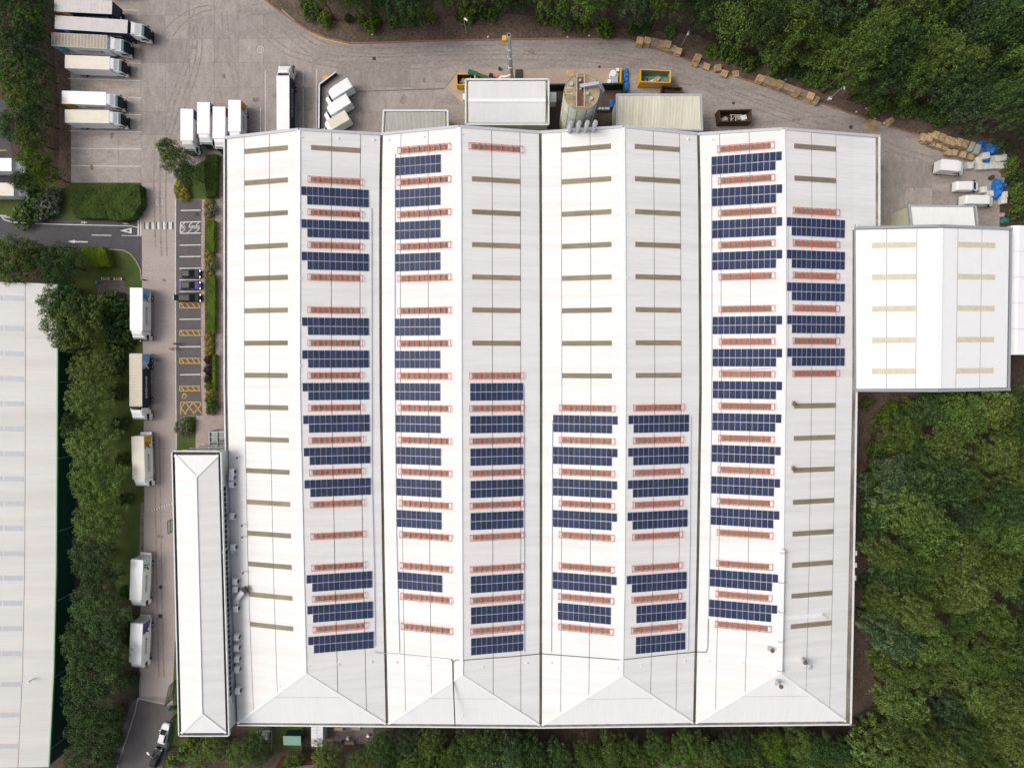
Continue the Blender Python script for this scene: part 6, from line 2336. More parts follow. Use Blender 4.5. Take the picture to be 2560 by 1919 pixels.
def hedge(name, label, P, h, k, density=55, sz=.13, round_=0.25, group=None):
    """clipped hedge: pixel outline, height h, leaves over its top and sides"""
    q = [W(x, y, h).to_2d() for x, y in P]
    c = sum(q, Vector((0, 0))) / len(q)
    t = thing(name, label, 'hedge', (c.x, c.y, 0.02), 0, group)
    pl = [(p.x - c.x, p.y - c.y) for p in q]
    xs, yv = [p[0] for p in pl], [p[1] for p in pl]
    area = abs(sum(pl[i][0] * pl[(i + 1) % len(pl)][1] - pl[(i + 1) % len(pl)][0] * pl[i][1] for i in range(len(pl)))) / 2
    rs = np.random.RandomState(int(abs(c.x * 13 + c.y * 7)) % 9999)
    pts, nrm = [], []
    n = int(area * density)
    while len(pts) < n:
        x, y = rs.uniform(min(xs), max(xs)), rs.uniform(min(yv), max(yv))
        if inside((x, y), pl):
            pts.append((x, y, h + rs.uniform(-.10, .05) + .05 * math.sin(x * 2.1) * math.cos(y * 1.7)))
            nrm.append((0, 0, 1))
    for i in range(len(pl)):
        a, b = pl[i], pl[(i + 1) % len(pl)]
        L = math.hypot(b[0] - a[0], b[1] - a[1])
        o_ = (b[1] - a[1], a[0] - b[0])
        mid = ((a[0] + b[0]) / 2 + o_[0] * .01, (a[1] + b[1]) / 2 + o_[1] * .01)
        sg = -1 if inside(mid, pl) else 1
        for _ in range(int(L * h * density * .7)):
            u = rs.uniform()
            pts.append((a[0] + (b[0] - a[0]) * u + rs.uniform(-.05, .05), a[1] + (b[1] - a[1]) * u + rs.uniform(-.05, .05), rs.uniform(0.05, h)))
            nrm.append((sg * o_[0] / L, sg * o_[1] / L, 0.3))
    P_, N_ = np.array(pts), np.array(nrm)
    m = len(P_)
    nr = N_ + rs.normal(size=(m, 3)) * .38
    nr /= np.linalg.norm(nr, axis=1)[:, None]
    tt = rs.normal(size=(m, 3))
    tt -= nr * (tt * nr).sum(1)[:, None]
    tt /= np.linalg.norm(tt, axis=1)[:, None]
    b_ = np.cross(nr, tt)
    s = sz * rs.uniform(.7, 1.3, size=(m, 1))
    v = np.stack([P_ + tt * s, P_ + b_ * s * .7, P_ - tt * s, P_ - b_ * s * .7], 1).reshape(-1, 3)
    me = bpy.data.meshes.new('foliage')
    me.from_pydata(v.tolist(), [], [(4 * i, 4 * i + 1, 4 * i + 2, 4 * i + 3) for i in range(m)])
    me.materials.append(M[k])
    ca = me.attributes.new('clump', 'FLOAT', 'POINT')
    ca.data.foreach_set('value', (1 + .2 * np.sin(v[:, 0] * 1.3 + 2 * np.cos(v[:, 1] * .9))).astype(np.float32))
    link('foliage', me, t)
    mb = MB()
    qi = [(x * .93, y * .93) for x, y in pl]
    a = sum(qi[i][0] * qi[(i + 1) % len(qi)][1] - qi[(i + 1) % len(qi)][0] * qi[i][1] for i in range(len(qi)))
    mb.prism(qi if a > 0 else qi[::-1], 0, h - .12)
    mb.obj('inner_twigs', M[k + '_core'], t, world=False)
    return t


hedge('clipped_bush', 'big smooth clipped bush at the junction of access road and lorry road', [tE(860, -60), tE(1100, -75), tE(1205, -60), tE(1215, 100), tE(1150, 215), tE(1060, 248), tE(940, 235), tE(890, 120), tE(850, 30)], 2.2, 'leaf_hedge')
hedge('clipped_bush', 'long clipped bush left of the big smooth one on the west lawn', [tE(620, 10), tE(850, -30), tE(895, 130), tE(930, 225), tE(800, 228), tE(650, 220), tE(610, 120)], 1.7, 'leaf_hedge')
hedge('clipped_bush', 'bright lime clipped bush south of the access road arrow', [tE(690, 475), tE(870, 470), tE(905, 500), tE(940, 600), tE(925, 635), tE(810, 650), tE(760, 570)], 2.0, 'leaf_lime')
hedge('clipped_hedge', 'wide clipped hedge block at the warehouse corner above the car park', [tA(1772, 1330), tA(1876, 1330), tA(1868, 1500), tA(1860, 1700), tA(1780, 1705), tA(1760, 1500)], 1.4, 'leaf_hedge')
hedge('clipped_hedge', 'short bright clipped hedge beside the no parking bay', [tE(1782, 245), tE(1850, 248), tE(1848, 515), tE(1766, 510), tE(1775, 380)], 1.2, 'leaf_bright')
hedge('clipped_hedge', 'long bright clipped hedge beside the three parked cars', [tE(1782, 735), tE(1852, 715), tE(1856, 1000), tE(1850, 1225), tE(1778, 1228), tE(1772, 1000)], 1.2, 'leaf_bright')
hedge('clipped_hedge', 'thin clipped hedge behind the dark red plants', [tE(1832, 1405), tE(1856, 1405), tE(1856, 1658), tF(1858, 60), tF(1832, 60)], 1.1, 'leaf_bright')
for x, y, r, k, lab, h in ((*tA(1560, 1620), 17, 'leaf_yellow', 'yellow variegated shrub at the top corner of the car park', 1.3), (*tA(1590, 1690), 14, 'leaf_yellow', 'lower yellow shrub at the top corner of the car park', 1.1),
                       (*tE(1800, 110), 12, 'leaf_yellow', 'yellow-green shrub at the head of the planting bed', 1.0), (*tE(1835, 160), 13, 'leaf_grey', 'grey-green spiky shrub by the head of the planting bed', 1.1), (*tE(1795, 185), 10, 'leaf_yellow', 'low yellow shrub above the short clipped hedge', .9),
                       (*tE(1800, 545), 12, 'leaf_yellow', 'yellow shrub just below the short clipped hedge', 1.0), (*tE(1815, 600), 14, 'leaf_yellow', 'largest yellow and white shrub between the two hedges', 1.2), (*tE(1838, 640), 12, 'leaf_grey', 'grey shrub beside the yellow ones between the hedges', 1.1), (*tE(1800, 690), 12, 'leaf_yellow', 'yellow shrub directly above the long clipped hedge', 1.0),
                       (*tE(1800, 1260), 12, 'leaf_yellow', 'yellow shrub at the foot of the long clipped hedge', 1.0), (*tE(1805, 1320), 12, 'leaf_yellow', 'second yellow shrub below the long clipped hedge', 1.0), (*tE(1800, 1375), 11, 'leaf_yellow', 'third yellow shrub below the long clipped hedge', 1.0),
                       (*tE(1800, 1450), 11, 'leaf_red', 'dark red plant at the top of its row in the planting bed', 1.0), (*tE(1800, 1540), 12, 'leaf_red', 'middle dark red plant in the planting bed', 1.0), (*tE(1802, 1620), 11, 'leaf_red', 'lowest dark red plant in the planting bed', 1.0), (*tE(1798, 1590), 8, 'leaf_bright', 'small green tuft among the dark red plants', .7),
                       (*tF(1810, 20), 12, 'leaf_bright', 'green shrub level with the yellow hatched strip', 1.1), (*tF(1820, 80), 13, 'leaf_yellow', 'yellow shrub level with the wheelchair bay', 1.2), (*tF(1825, 140), 15, 'leaf_bright', 'green shrub level with the crosshatched box', 1.3), (*tF(1830, 210), 15, 'leaf', 'end shrub of the planting bed by the entrance paving', 1.3),
                       (*tF(1590, 385), 20, 'leaf_grey', 'round grey-green bush on the small entrance lawn', 1.6), (*tF(1560, 345), 12, 'leaf_olive', 'small olive bush above the round bush on the entrance lawn', 1.2), (*tF(1625, 335), 14, 'leaf_olive', 'sprawling olive shrub behind the round bush on the entrance lawn', 1.4), (*tF(1635, 385), 11, 'leaf_bright', 'yellow-green side of the round bush on the entrance lawn', 1.2), (*tF(1540, 390), 9, 'leaf_bright', 'small bright bush at the lawn edge by the road', .9),
                       (*tG(1660, 1430), 17, 'leaf_bright', 'bright bush below the office corner', 1.6), (*tG(1760, 1450), 20, 'leaf', 'green bush under the lower edge of the office', 1.6), (*tG(1600, 1530), 20, 'leaf_olive', 'olive bush right of the black hatchback', 1.8), (*tG(1500, 1600), 18, 'leaf_olive', 'low olive bush at the bottom edge right of the road', 1.4), (*tG(1900, 1420), 16, 'leaf_dark', 'dark bush below the bottom right office corner', 1.6),
                       (2168, 1010, 16, 'leaf', 'low green bush on the bare ground below the annex', 1.2), (2230, 1018, 16, 'leaf_bright', 'bright bush at the edge of the bare ground below the annex', 1.4), (2262, 1005, 13, 'leaf_yellow', 'yellow-green bush below the annex wall', 1.2),
                       (2180, 280, 14, 'leaf_olive', 'pale scrubby bush above the cable drum', 1.6), (2205, 262, 18, 'leaf_olive', 'pale leafy bush above the flat pallets', 1.8), (2272, 276, 17, 'leaf_olive', 'yellowish bush above the baled cardboard', 1.8)):
    shrub(x, y, r, k, lab, h)

# bramble and saplings fringing the two woods
def fringe(line_, n, where, group, seed):
    r_ = random.Random(seed)
    for i in range(n):
        u = r_.uniform(0, len(line_) - 1.001)
        a, b = line_[int(u)], line_[int(u) + 1]
        x, y = lerp(a[0], b[0], u % 1) + r_.uniform(-9, 9), lerp(a[1], b[1], u % 1) + r_.uniform(-7, 9)
        k = r_.choice(('leaf', 'leaf', 'leaf_olive', 'leaf_dark', 'leaf_bright'))
        shrub(x, y, r_.uniform(9, 21), k, f'{SN[k]} bramble bush at the fringe of the {where}', r_.uniform(.8, 1.9), group)


fringe([(760, 10), (825, 45), (944, 58), (1074, 48), (1190, 30), (1338, 40), (1468, 70), (1613, 72), (1740, 92)], 34, 'wood above the yard', 'brambles fringing the wood above the yard', 31)
fringe([(1790, 118), (1890, 160), (1992, 176), (2079, 205), (2160, 238), (2250, 268), (2330, 285), (2440, 330), (2520, 372)], 44, 'wood above the yard', 'brambles fringing the wood above the yard', 32)
fringe([(2290, 1014), (2225, 1034), (2194, 1085), (2180, 1180), (2178, 1300), (2178, 1450), (2182, 1560), (2195, 1650), (2225, 1720), (2195, 1775), (2170, 1835)], 56, 'wood right of the warehouse', 'brambles fringing the wood right of the warehouse', 33)
fringe([(2530, 400), (2540, 470), (2545, 540)], 12, 'wood above the yard', 'brambles fringing the wood above the yard', 34)

# ================================================================ YARD CLUTTER
def skip(name, label, P, z, m_out, m_in, ztop_in=None, ribs=True):
    """P: pixel corners of the rim NW NE SE SW"""
    q = [W(*p, z) for p in P]
    c = sum(q, Vector()) / 4
    t = thing(name, label, 'skip', (c.x, c.y, 0.02))
    th = 0.14
    inn = [p + (Vector((c.x, c.y, p.z)) - p).normalized() * th * 1.5 for p in q]
    sides = ((0, 1), (1, 2), (2, 3), (3, 0))
    mb = MB()
    for a, b in sides:
        mb.quad(Vector((q[b].x, q[b].y, .12)), Vector((q[a].x, q[a].y, .12)), q[a], q[b])
        mb.quad(q[b], q[a], inn[a], inn[b])
        if ribs:
            n = max(2, int((q[b] - q[a]).length / .9))
            o_ = ((q[a] + q[b]) / 2 - c)
            o_.z = 0
            o_.normalize()
            for k in range(n + 1):
                r_ = lerp(q[a], q[b], k / n) + o_ * .05
                mb.bar(Vector((r_.x, r_.y, .12)), Vector((r_.x, r_.y, z - .02)), .12, .1, up=Vector((1, 0, 0)) if abs(o_.x) > .5 else Vector((0, 1, 0)))
    mb.obj('shell', M[m_out], t)
    mb = MB()
    for a, b in sides:
        mb.quad(Vector((inn[a].x, inn[a].y, .25)), Vector((inn[b].x, inn[b].y, .25)), inn[b] - Vector((0, 0, .01)), inn[a] - Vector((0, 0, .01)))
    mb.poly([Vector((p.x, p.y, .26)) for p in inn][::-1])
    mb.obj('lining', M[m_in], t)
    mb = MB()
    for a, b in sides:
        mb.bar(q[a] + Vector((0, 0, .005)), q[b] + Vector((0, 0, .005)), .16, .09)
    mb.obj('rim', M[m_out], t)
    return t, q, c


def rubbish(group, q, c, z, items):
    """single pieces lying in a skip: (u, v, length, width, angle, tilt, material, name, label)"""
    for u, v, l, w, ang, tilt, mm, nm, lab in items:
        p = lerp(lerp(q[3], q[2], u), lerp(q[0], q[1], u), v)
        p = lerp(Vector((c.x, c.y, 0)), Vector((p.x, p.y, 0)), .85)
        Mx = Matrix.Rotation(ang, 3, 'Z') @ Matrix.Rotation(tilt, 3, 'Y')
        mb = MB()
        mb.box((0, 0, 0), (l, w, .09))
        o = mb.obj(nm, M[mm], None)
        o.location = (p.x, p.y, z + abs(math.sin(tilt)) * l / 2)
        o.rotation_euler = Mx.to_euler()
        tag(o, lab, 'scrap', group)


_, q, c = skip('yellow_skip', 'yellow ribbed open skip with mixed waste above the cream shed', [dSilo(1390, 375), dSilo(1912, 400), dSilo(1905, 602), dSilo(1383, 588)], 2.5, 'skip_y', 'skip_in')
rubbish('waste in the yellow skip', q, c, .6, [(.12, .3, 1.4, .8, .2, .05, 'wood_g', 'waste_board', 'grey board at the left end of the yellow skip'), (.3, .25, 1.2, .5, 1.0, .1, 'wood', 'waste_board', 'pale broken timber left of the white sack in the yellow skip'), (.47, .42, .8, .7, .4, 0, 'white', 'waste_sack', 'white sack in the middle of the yellow skip'),
                                       (.62, .6, 2.0, .9, .9, .2, 'card', 'waste_board', 'brown board leaning in the yellow skip'), (.8, .3, 1.8, .25, .7, .1, 'wood', 'waste_plank', 'pale plank at the right end of the yellow skip'), (.72, .25, 1.6, .25, -.4, .05, 'wood', 'waste_plank', 'second pale plank crossing the first in the yellow skip'), (.2, .5, .9, .6, .3, 0, 'black', 'waste_sack', 'black sack in the upper left of the yellow skip'), (.4, .2, 1.3, .7, .2, .1, 'bale_g', 'waste_sheet', 'grey crumpled sheet near the front of the yellow skip'), (.55, .2, 1.1, .6, 1.2, .05, 'rust', 'waste_sheet', 'rusty sheet near the front of the yellow skip')])
mb = MB()
p = lerp(q[3], q[2], .5)
mb.box((p.x, p.y - .09, 1.6), (1.2, .05, .7))
tag(mb.obj('skip_notice', M['bale_g']), 'pale notice board fixed to the front of the yellow skip', 'notice')
_, q, c = skip('brown_skip', 'rusty brown open skip of white scrap frames below the road', [tC(1785, 955), tC(2066, 948), tC(2064, 1048), tC(1800, 1050)], 2.5, 'rust', 'rust')
rubbish('scrap in the brown skip', q, c, 1.3, [(.42, .5, 1.5, .08, 1.5, 0, 'white', 'scrap_rail', 'left upright of the white scrap frame in the brown skip'), (.6, .5, 1.5, .08, 1.5, 0, 'white', 'scrap_rail', 'right upright of the white scrap frame in the brown skip'), (.5, .85, 1.2, .08, 0, 0, 'white', 'scrap_rail', 'top bar of the white scrap frame in the brown skip'), (.5, .15, 1.2, .08, 0, 0, 'white', 'scrap_rail', 'bottom bar of the white scrap frame in the brown skip'), (.5, .5, 1.5, .06, .8, 0, 'white', 'scrap_rail', 'diagonal bar of the white scrap frame in the brown skip'),
                                       (.74, .6, 1.0, 1.0, .1, .05, 'bale_g', 'metal_sheet', 'grey sheet right of the white frame in the brown skip'), (.9, .55, 1.1, .9, .25, .08, 'white_side', 'metal_sheet', 'pale blue-grey panel at the right end of the brown skip'), (.9, .12, .9, .4, 0, 0, 'white', 'metal_sheet', 'small white panel at the right front corner of the brown skip'), (.15, .4, 1.2, .7, .5, .1, 'bale_g', 'metal_sheet', 'dull sheet at the left end of the brown skip'), (.27, .35, .9, .1, 1.2, .1, 'galv', 'scrap_rail', 'grey rail leaning at the left in the brown skip')])
skip('dark_container', 'low open dark brown container next to the yellow skip', [dSilo(1760, 665), dSilo(2112, 690), dSilo(2100, 800), dSilo(1735, 800)], 1.3, 'rust', 'rust', ribs=False)
_, q, c = skip('yellow_skip', 'yellow skip of pale timber offcuts half hidden behind the plant shed', [dFlue(145, 870), dFlue(470, 868), dFlue(470, 1050), dFlue(150, 1052)], 2.0, 'skip_y', 'rust')
rs_ = random.Random(5)
rubbish('timber offcuts in the half hidden skip', q, c, 1.15, [(rs_.uniform(.2, .85), rs_.uniform(.2, .8), rs_.uniform(.5, 1.1), .2, rs_.uniform(0, 3), rs_.uniform(0, .15), 'wood', 'timber_offcut', 'pale timber offcut in the skip half hidden behind the plant shed') for _ in range(26)])
# green compactor
p = W(*dFlue(540, 880), 1.8)
t = thing('compactor', 'green conveyor compactor leaning over the half hidden yellow skip', 'machine', (p.x, p.y, 0.03), math.radians(-12))
mb = MB()
mb.hexa([(-2.2, -.45, 2.0), (-.3, -.45, 1.6), (-.3, .45, 1.6), (-2.2, .45, 2.0)], [(-2.2, -.4, 2.5), (-.3, -.4, 2.0), (-.3, .4, 2.0), (-2.2, .4, 2.5)])
mb.obj('chute', M['greenm'], t, world=False)
mb = MB()
mb.hexa([(-.3, -.35, .6), (2.6, -.35, .3), (2.6, .35, .3), (-.3, .35, .6)], [(-.3, -.3, 1.9), (2.6, -.3, 1.1), (2.6, .3, 1.1), (-.3, .3, 1.9)])
mb.obj('body', mat('dull_green_paint', (0.07, 0.14, 0.06), .6), t, world=False)
mb = MB()
for x in (-1.6, 0, 2.2):
    for y in (-.3, .3):
        mb.bar((x, y, 0), (x, y, 1.6 if x < 1 else .5), .09, .09, up=Vector((0, 1, 0)))
mb.obj('leg', M['iron'], t, world=False)
mb = MB()
mb.box((2.2, .75, .6), (.7, .6, 1.2))
mb.obj('motor', M['black'], t, world=False)


def drum(px, py, label, m, r=.3, h=.9, nm='drum', cat='drum'):
    p = W(px, py, h)
    mb = MB()
    mb.tube((0, 0, 0), (0, 0, h), r, r, 14)
    mb.tube((0, 0, h * .3), (0, 0, h * .34), r * 1.04, r * 1.04, 14)
    mb.tube((0, 0, h * .65), (0, 0, h * .69), r * 1.04, r * 1.04, 14)
    o = mb.obj(nm, M[m])
    o.location = (p.x, p.y, .046)
    return tag(o, label, cat)


drum(*dFlue(862, 912), 'orange drum behind the plant shed next to the green compactor', 'orange', .35)
drum(*dFlue(892, 765), 'small dark green bin on the kerb of the works pad', 'gdark', .28, .6, 'bin', 'bin')
drum(*dSilo(915, 440), 'white rounded tank at the right end of the works pad', 'white', .65, 1.2, 'tank', 'tank')
drum(*dSilo(995, 378), 'small white drum at the top right of the works pad', 'white', .35, .9)
drum(*dSilo(852, 575), 'white drum standing alone near the bay wall', 'white', .4, .9)
drum(*dSilo(640, 585), 'dark drum just right of the silo top', 'iron', .25, .9)
drum(*dBale(1535, 985), 'dull brown drum on the yard below the white bales', 'iron', .4, .8)


def block(px, py, label, cat, nm, m, d, z=.046, rz=0.0):
    p = W(px, py, d[2])
    mb = MB()
    x, y, h = d[0] / 2, d[1] / 2, d[2]
    e = min(d) * .08
    mb.hexa([(-x, -y, 0), (x, -y, 0), (x, y, 0), (-x, y, 0)], [(-x, -y, h - e), (x, -y, h - e), (x, y, h - e), (-x, y, h - e)])
    mb.hexa([(-x, -y, h - e), (x, -y, h - e), (x, y, h - e), (-x, y, h - e)], [(-x + e, -y + e, h), (x - e, -y + e, h), (x - e, y - e, h), (-x + e, y - e, h)])
    for k in range(1, 5):
        mb.box((-x + d[0] * k / 5, 0, h + .01), (.05, d[1] * .9, .03))
    o = mb.obj(nm, M[m])
    o.location = (p.x, p.y, z)
    o.rotation_euler.z = rz
    return tag(o, label, cat)


block(*dSilo(955, 550), 'grey slatted container tank beside the yellow barrier', 'tank', 'container_tank', 'galv', (1.2, 1.3, 1.2))
block(*dSilo(960, 470), 'grey-white container tank above the grey slatted one', 'tank', 'container_tank', 'bale_g', (1.2, 1.0, 1.1))
block(*dSilo(180, 440), 'flat orange-brown board lying on the works pad above the silo', 'board', 'flat_board', 'wood', (1.6, 1.1, .1))
block(*dSilo(895, 960), 'blue cabinet standing against the left wall of the cream shed', 'cabinet', 'blue_cabinet', 'bluet', (.7, 1.4, 1.4), .052)
for i, x in enumerate((640, 690, 740, 790, 835)):
    drum(*dSilo(x, 1045), f'pale metal cylinder in the bay below the silo, {ORD[i]} from left', 'galv', .28, 1.1, 'gas_cylinder', 'cylinder')
block(*dFlue(1815, 1265), 'white plant cabinet between the plant shed and the silo', 'cabinet', 'plant_cabinet', 'white', (1.3, 1.9, 2.4), .052)
block(*dFlue(288, 1255), 'white box unit fixed beside the left wall of the plant shed', 'cabinet', 'wall_unit', 'white', (.8, 1.2, 2.2), .052)
block(*dFlue(1225, 870), 'brown open tray at the foot of the flue', 'tray', 'steel_tray', 'iron', (1.5, 1.9, .25))
p0, p1 = W(*dSilo(1050, 345), 1.0), W(*dSilo(1045, 605), 1.0)
t = thing('barrier', 'yellow barrier rail at the right end of the works pad', 'barrier', (p0.x, (p0.y + p1.y) / 2, 0.05))
mb = MB()
for z in (.5, .95):
    mb.bar(Vector((p0.x, p0.y, z)), Vector((p1.x, p1.y, z)), .28, .12)
mb.obj('rail', M['skip_y'], t)
mb = MB()
for k in range(4):
    q_ = lerp(p0, p1, k / 3)
    mb.bar(Vector((q_.x, q_.y, .05)), Vector((q_.x, q_.y, .98)), .12, .12, up=Vector((1, 0, 0)))
mb.obj('post', M['skip_y'], t)


def heap(name, label, cat, px, py, wx, wy, h, m, seed, rz=0.0, group=None, z=.03, rough=.25):
    """crumpled heap or sheet: a dented closed mound"""
    rs = np.random.RandomState(seed)
    p = W(px, py, h * .6)
    mb = MB()
    rings = []
    n = 14
    for k in range(6):
        t_ = k / 5
        rr = math.cos(t_ * 1.35) if k else 1.0
        ring = []
        for i in range(n):
            a = 2 * math.pi * i / n
            c_, s_ = math.cos(a), math.sin(a)
            sq = 1 / max(abs(c_), abs(s_)) ** .7
            j = 1 + rs.uniform(-rough, rough) * (1 if k else .5)
            ring.append((c_ * sq * rr * wx / 2 * j, s_ * sq * rr * wy / 2 * j, h * math.sin(t_ * 1.5) * (1 + rs.uniform(-.15, .15) * (k > 0))))
        rings.append(ring)
    mb.loft(rings)
    o = mb.obj(name, M[m])
    o.location = (p.x, p.y, z)
    o.rotation_euler.z = rz
    return tag(o, label, cat, group)


heap('blue_tarpaulin', 'upper part of long crumpled blue tarpaulin roll right of the yellow barrier', 'tarpaulin', *dSilo(1140, 470), 1.0, 2.6, .8, 'bluet', 1)
heap('blue_tarpaulin', 'lower part of long crumpled blue tarpaulin roll right of the bay wall', 'tarpaulin', *dSilo(1152, 690), .9, 2.4, .7, 'bluet', 2)
heap('blue_tarpaulin', 'blue tarpaulin draped behind the white bales, smaller left heap', 'tarpaulin', *dBale(1350, 410), 1.8, 1.3, .9, 'bluet', 3)
heap('blue_tarpaulin', 'largest crumpled blue tarpaulin heap under the trees by white bales', 'tarpaulin', *dBale(1560, 500), 3.4, 2.2, 1.3, 'bluet', 4, .3)
heap('blue_tarpaulin', 'blue tarpaulin scrap hanging over the front of the white bales', 'tarpaulin', *dBale(1425, 700), .9, 1.1, 1.75, 'bluet', 5)
heap('blue_tarpaulin', 'tall blue tarpaulin draped over goods near the long white van', 'tarpaulin', *dBale(1630, 1190), 1.6, 3.8, 1.5, 'bluet', 6)
heap('blue_tarpaulin', 'small blue scrap right of the tall blue tarpaulin', 'tarpaulin', *dBale(1745, 1120), .9, .8, .5, 'bluet', 7)
heap('soil_heap', 'small brown rubbish heap behind the white bales at the right', 'heap', *dBale(1760, 920), 1.6, 1.4, .5, 'bank', 8)
heap('green_sack', 'crumpled dark green sack in the corner above the neighbour shed', 'sack', *tH(2055, 245), 1.6, 1.2, .8, 'greenm', 9)
heap('pink_sack', 'pinkish sack lying in the corner above the neighbour shed', 'sack', *tH(2030, 195), .9, 1.0, .6, 'lilac', 10)
heap('cable_drum', 'wrapped brown bundle beside the flat pallets on the bank', 'bundle', *tD(1055, 1050), 2.0, 1.4, 1.1, 'card', 11, .6)


# pallets
def pallet_mesh(name, m):
    mb = MB()
    for k in range(7):
        mb.box((0, -.5 + k / 6.0, .125), (1.2, .105, .022))
    for x in (-.53, 0, .53):
        mb.box((x, 0, .085), (.1, 1.0, .06))
        mb.box((x, 0, .012), (.1, 1.0, .022))
        for y in (-.43, 0, .43):
            mb.box((x, y, .04), (.11, .11, .05))
    return mb.mesh(name, m)


PAL = [pallet_mesh('pallet', M['wood']), pallet_mesh('pallet', M['wood_g'])]
rs_ = random.Random(9)


def pallet_stack(px, py, n, label, group, rz, greyed=False, zt=None):
    zt = n * .148
    p = W(px, py, zt)
    t = thing('pallet_stack', label, 'pallets', (p.x, p.y, .02), rz, group)
    for k in range(n):
        o = link('pallet', PAL[1 if (greyed or rs_.random() < .12) else 0], t)
        o.location = (rs_.uniform(-.05, .05), rs_.uniform(-.05, .05), k * .148)
        o.rotation_euler.z = rs_.uniform(-.03, .03)
        o.scale = (1.05, 1.05, 1)
    return t


GA = 'pallet stacks below the lamp post, left row'
ra = math.radians(-13)
for i, (x, y, n, gy) in enumerate(((290, 285, 12, 0), (545, 290, 12, 0), (800, 315, 13, 1), (1010, 385, 12, 0), (1235, 410, 14, 0), (1420, 560, 9, 1), (1610, 650, 9, 0))):
    pallet_stack(*dPalA(x, y), n, f'wooden pallet stack in the seven-stack row by the bank, {ORD[i]} from left', GA, ra, gy)
for i, (x, y, n, gy, lab) in enumerate(((1608, 492, 12, 0, 'tall single pallet stack right of the seven-stack row'), (1580, 545, 4, 0, 'low pallet stack in front of the tall single stack'), (1635, 552, 3, 1, 'low grey pallet stack right of the tall single stack'), (1682, 572, 4, 0, 'short bright pallet stack right of the low grey one'),
                               (1782, 585, 6, 0, 'lone pallet stack in the gap between the two rows'), (1838, 632, 5, 0, 'short tilted pallet stack left of the single flat pallet'))):
    pallet_stack(*tC(x, y), n, lab, None, math.radians(-18) if i != 4 else .1, gy)
pallet_stack(*tC(1930, 637), 1, 'single flat pallet lying on the road edge', None, .05)
GB = 'pallet stacks in the long right row by the bank'
rb = math.radians(-22)
for i, (x, y, n, gy) in enumerate(((470, 270, 11, 0), (640, 320, 11, 1), (820, 380, 12, 0), (1010, 430, 13, 0), (1160, 505, 11, 1), (1320, 565, 11, 1), (1490, 630, 13, 0), (1680, 695, 12, 1), (1850, 760, 13, 0), (1985, 870, 9, 0))):
    pallet_stack(*dPalB(x, y), n, f'wooden pallet stack in the ten-stack right row, {ORD[i]} from left', GB, rb, gy)
for i in range(3):
    for j in range(2):
        x, y = 865 + i * 41 + j * -8, 1050 + i * 13 + j * 34
        pallet_stack(*tD(x, y), 1, f'flat pallet laid in the six-pallet raft above the warehouse corner, {["upper", "lower"][j]} row, {ORD[i]} from left', 'pallets laid flat as a raft', math.radians(-17))


def bale(px, py, n, d, m, label, group, rz, seed, nm='bale'):
    """n bales high; a dented block"""
    rs = np.random.RandomState(seed)
    h = d[2] * n
    p = W(px, py, h)
    mb = MB()
    nx_, nyy = 5, 5
    def pt(u, v, w):
        x, y, z = (u - .5) * d[0], (v - .5) * d[1], w * d[2]
        b = .05
        return (x, y, z)
    for lev in range(n):
        # surface grid of a box with jitter shared along edges
        g = {}
        N = 4
        for i in range(N + 1):
            for j in range(N + 1):
                for k in range(N + 1):
                    if 0 in (i, j, k) or N in (i, j, k):
                        e = sum(q in (0, N) for q in (i, j, k))
                        s = .96 if e >= 2 else 1.0
                        jit = rs.uniform(-.03, .03, 3)
                        g[i, j, k] = len(mb.v)
                        mb.v.append(((i / N - .5) * d[0] * s + jit[0], (j / N - .5) * d[1] * s + jit[1], lev * d[2] + (.5 + (k / N - .5) * s) * d[2] + (jit[2] if 0 < k else 0)))
        for a in range(N):
            for b in range(N):
                for f in ((g[a, b, N], g[a + 1, b, N], g[a + 1, b + 1, N], g[a, b + 1, N]), (g[a, 0, b], g[a + 1, 0, b], g[a + 1, 0, b + 1], g[a, 0, b + 1]), (g[a + 1, N, b], g[a, N, b], g[a, N, b + 1], g[a + 1, N, b + 1]),
                          (g[0, a + 1, b], g[0, a, b], g[0, a, b + 1], g[0, a + 1, b + 1]), (g[N, a, b], g[N, a + 1, b], g[N, a + 1, b + 1], g[N, a, b + 1])):
                    mb.f.append(f)
                    mb.m.append(0)
    o = mb.obj(nm, M[m])
    o.location = (p.x, p.y, .03)
    o.rotation_euler.z = rz
    return tag(o, label, 'bale', group)


GC = 'baled cardboard stacked at the right of the yard'
rc_ = math.radians(-16)
for i, (x, y, n) in enumerate(((355, 295, 1), (455, 300, 2), (560, 262, 2), (665, 300, 2), (765, 345, 2), (855, 375, 2), (960, 380, 2), (1065, 410, 2))):
    bale(*dBale(x, y), n, (1.15, 1.5, 1.05), 'card', f'brown cardboard bale in the back row by the trees, {ORD[i]} from left', GC, rc_, 500 + i)
for i, (x, y, n) in enumerate(((500, 400, 1), (610, 430, 1), (720, 470, 1), (785, 555, 1), (880, 560, 1), (1030, 595, 1), (1165, 630, 1))):
    bale(*dBale(x, y), n, (1.2, 1.2, .95), 'card', f'brown cardboard bale in the front row behind the box van, {ORD[i]} from left', GC, rc_, 520 + i)
bale(*dBale(1170, 455), 2, (1.0, 1.9, .9), 'bale_g', 'grey film bale at the right end of the cardboard row', None, rc_ - .15, 540)
bale(*dBale(1270, 500), 2, (1.0, 1.9, .9), 'bale_g', 'paler grey film bale next to the blue tarpaulin', None, rc_, 541)
GW_ = 'white plastic bales in the right corner of the yard'
for i, (x, y) in enumerate(((1300, 690), (1425, 612), (1510, 672), (1620, 660), (1725, 648))):
    bale(*dBale(x, y), 1 if i != 1 else 2, (1.25, 1.25, 1.0), 'bale_w', f'white plastic bale in the upper white row, {ORD[i]} from left', GW_, .06, 550 + i)
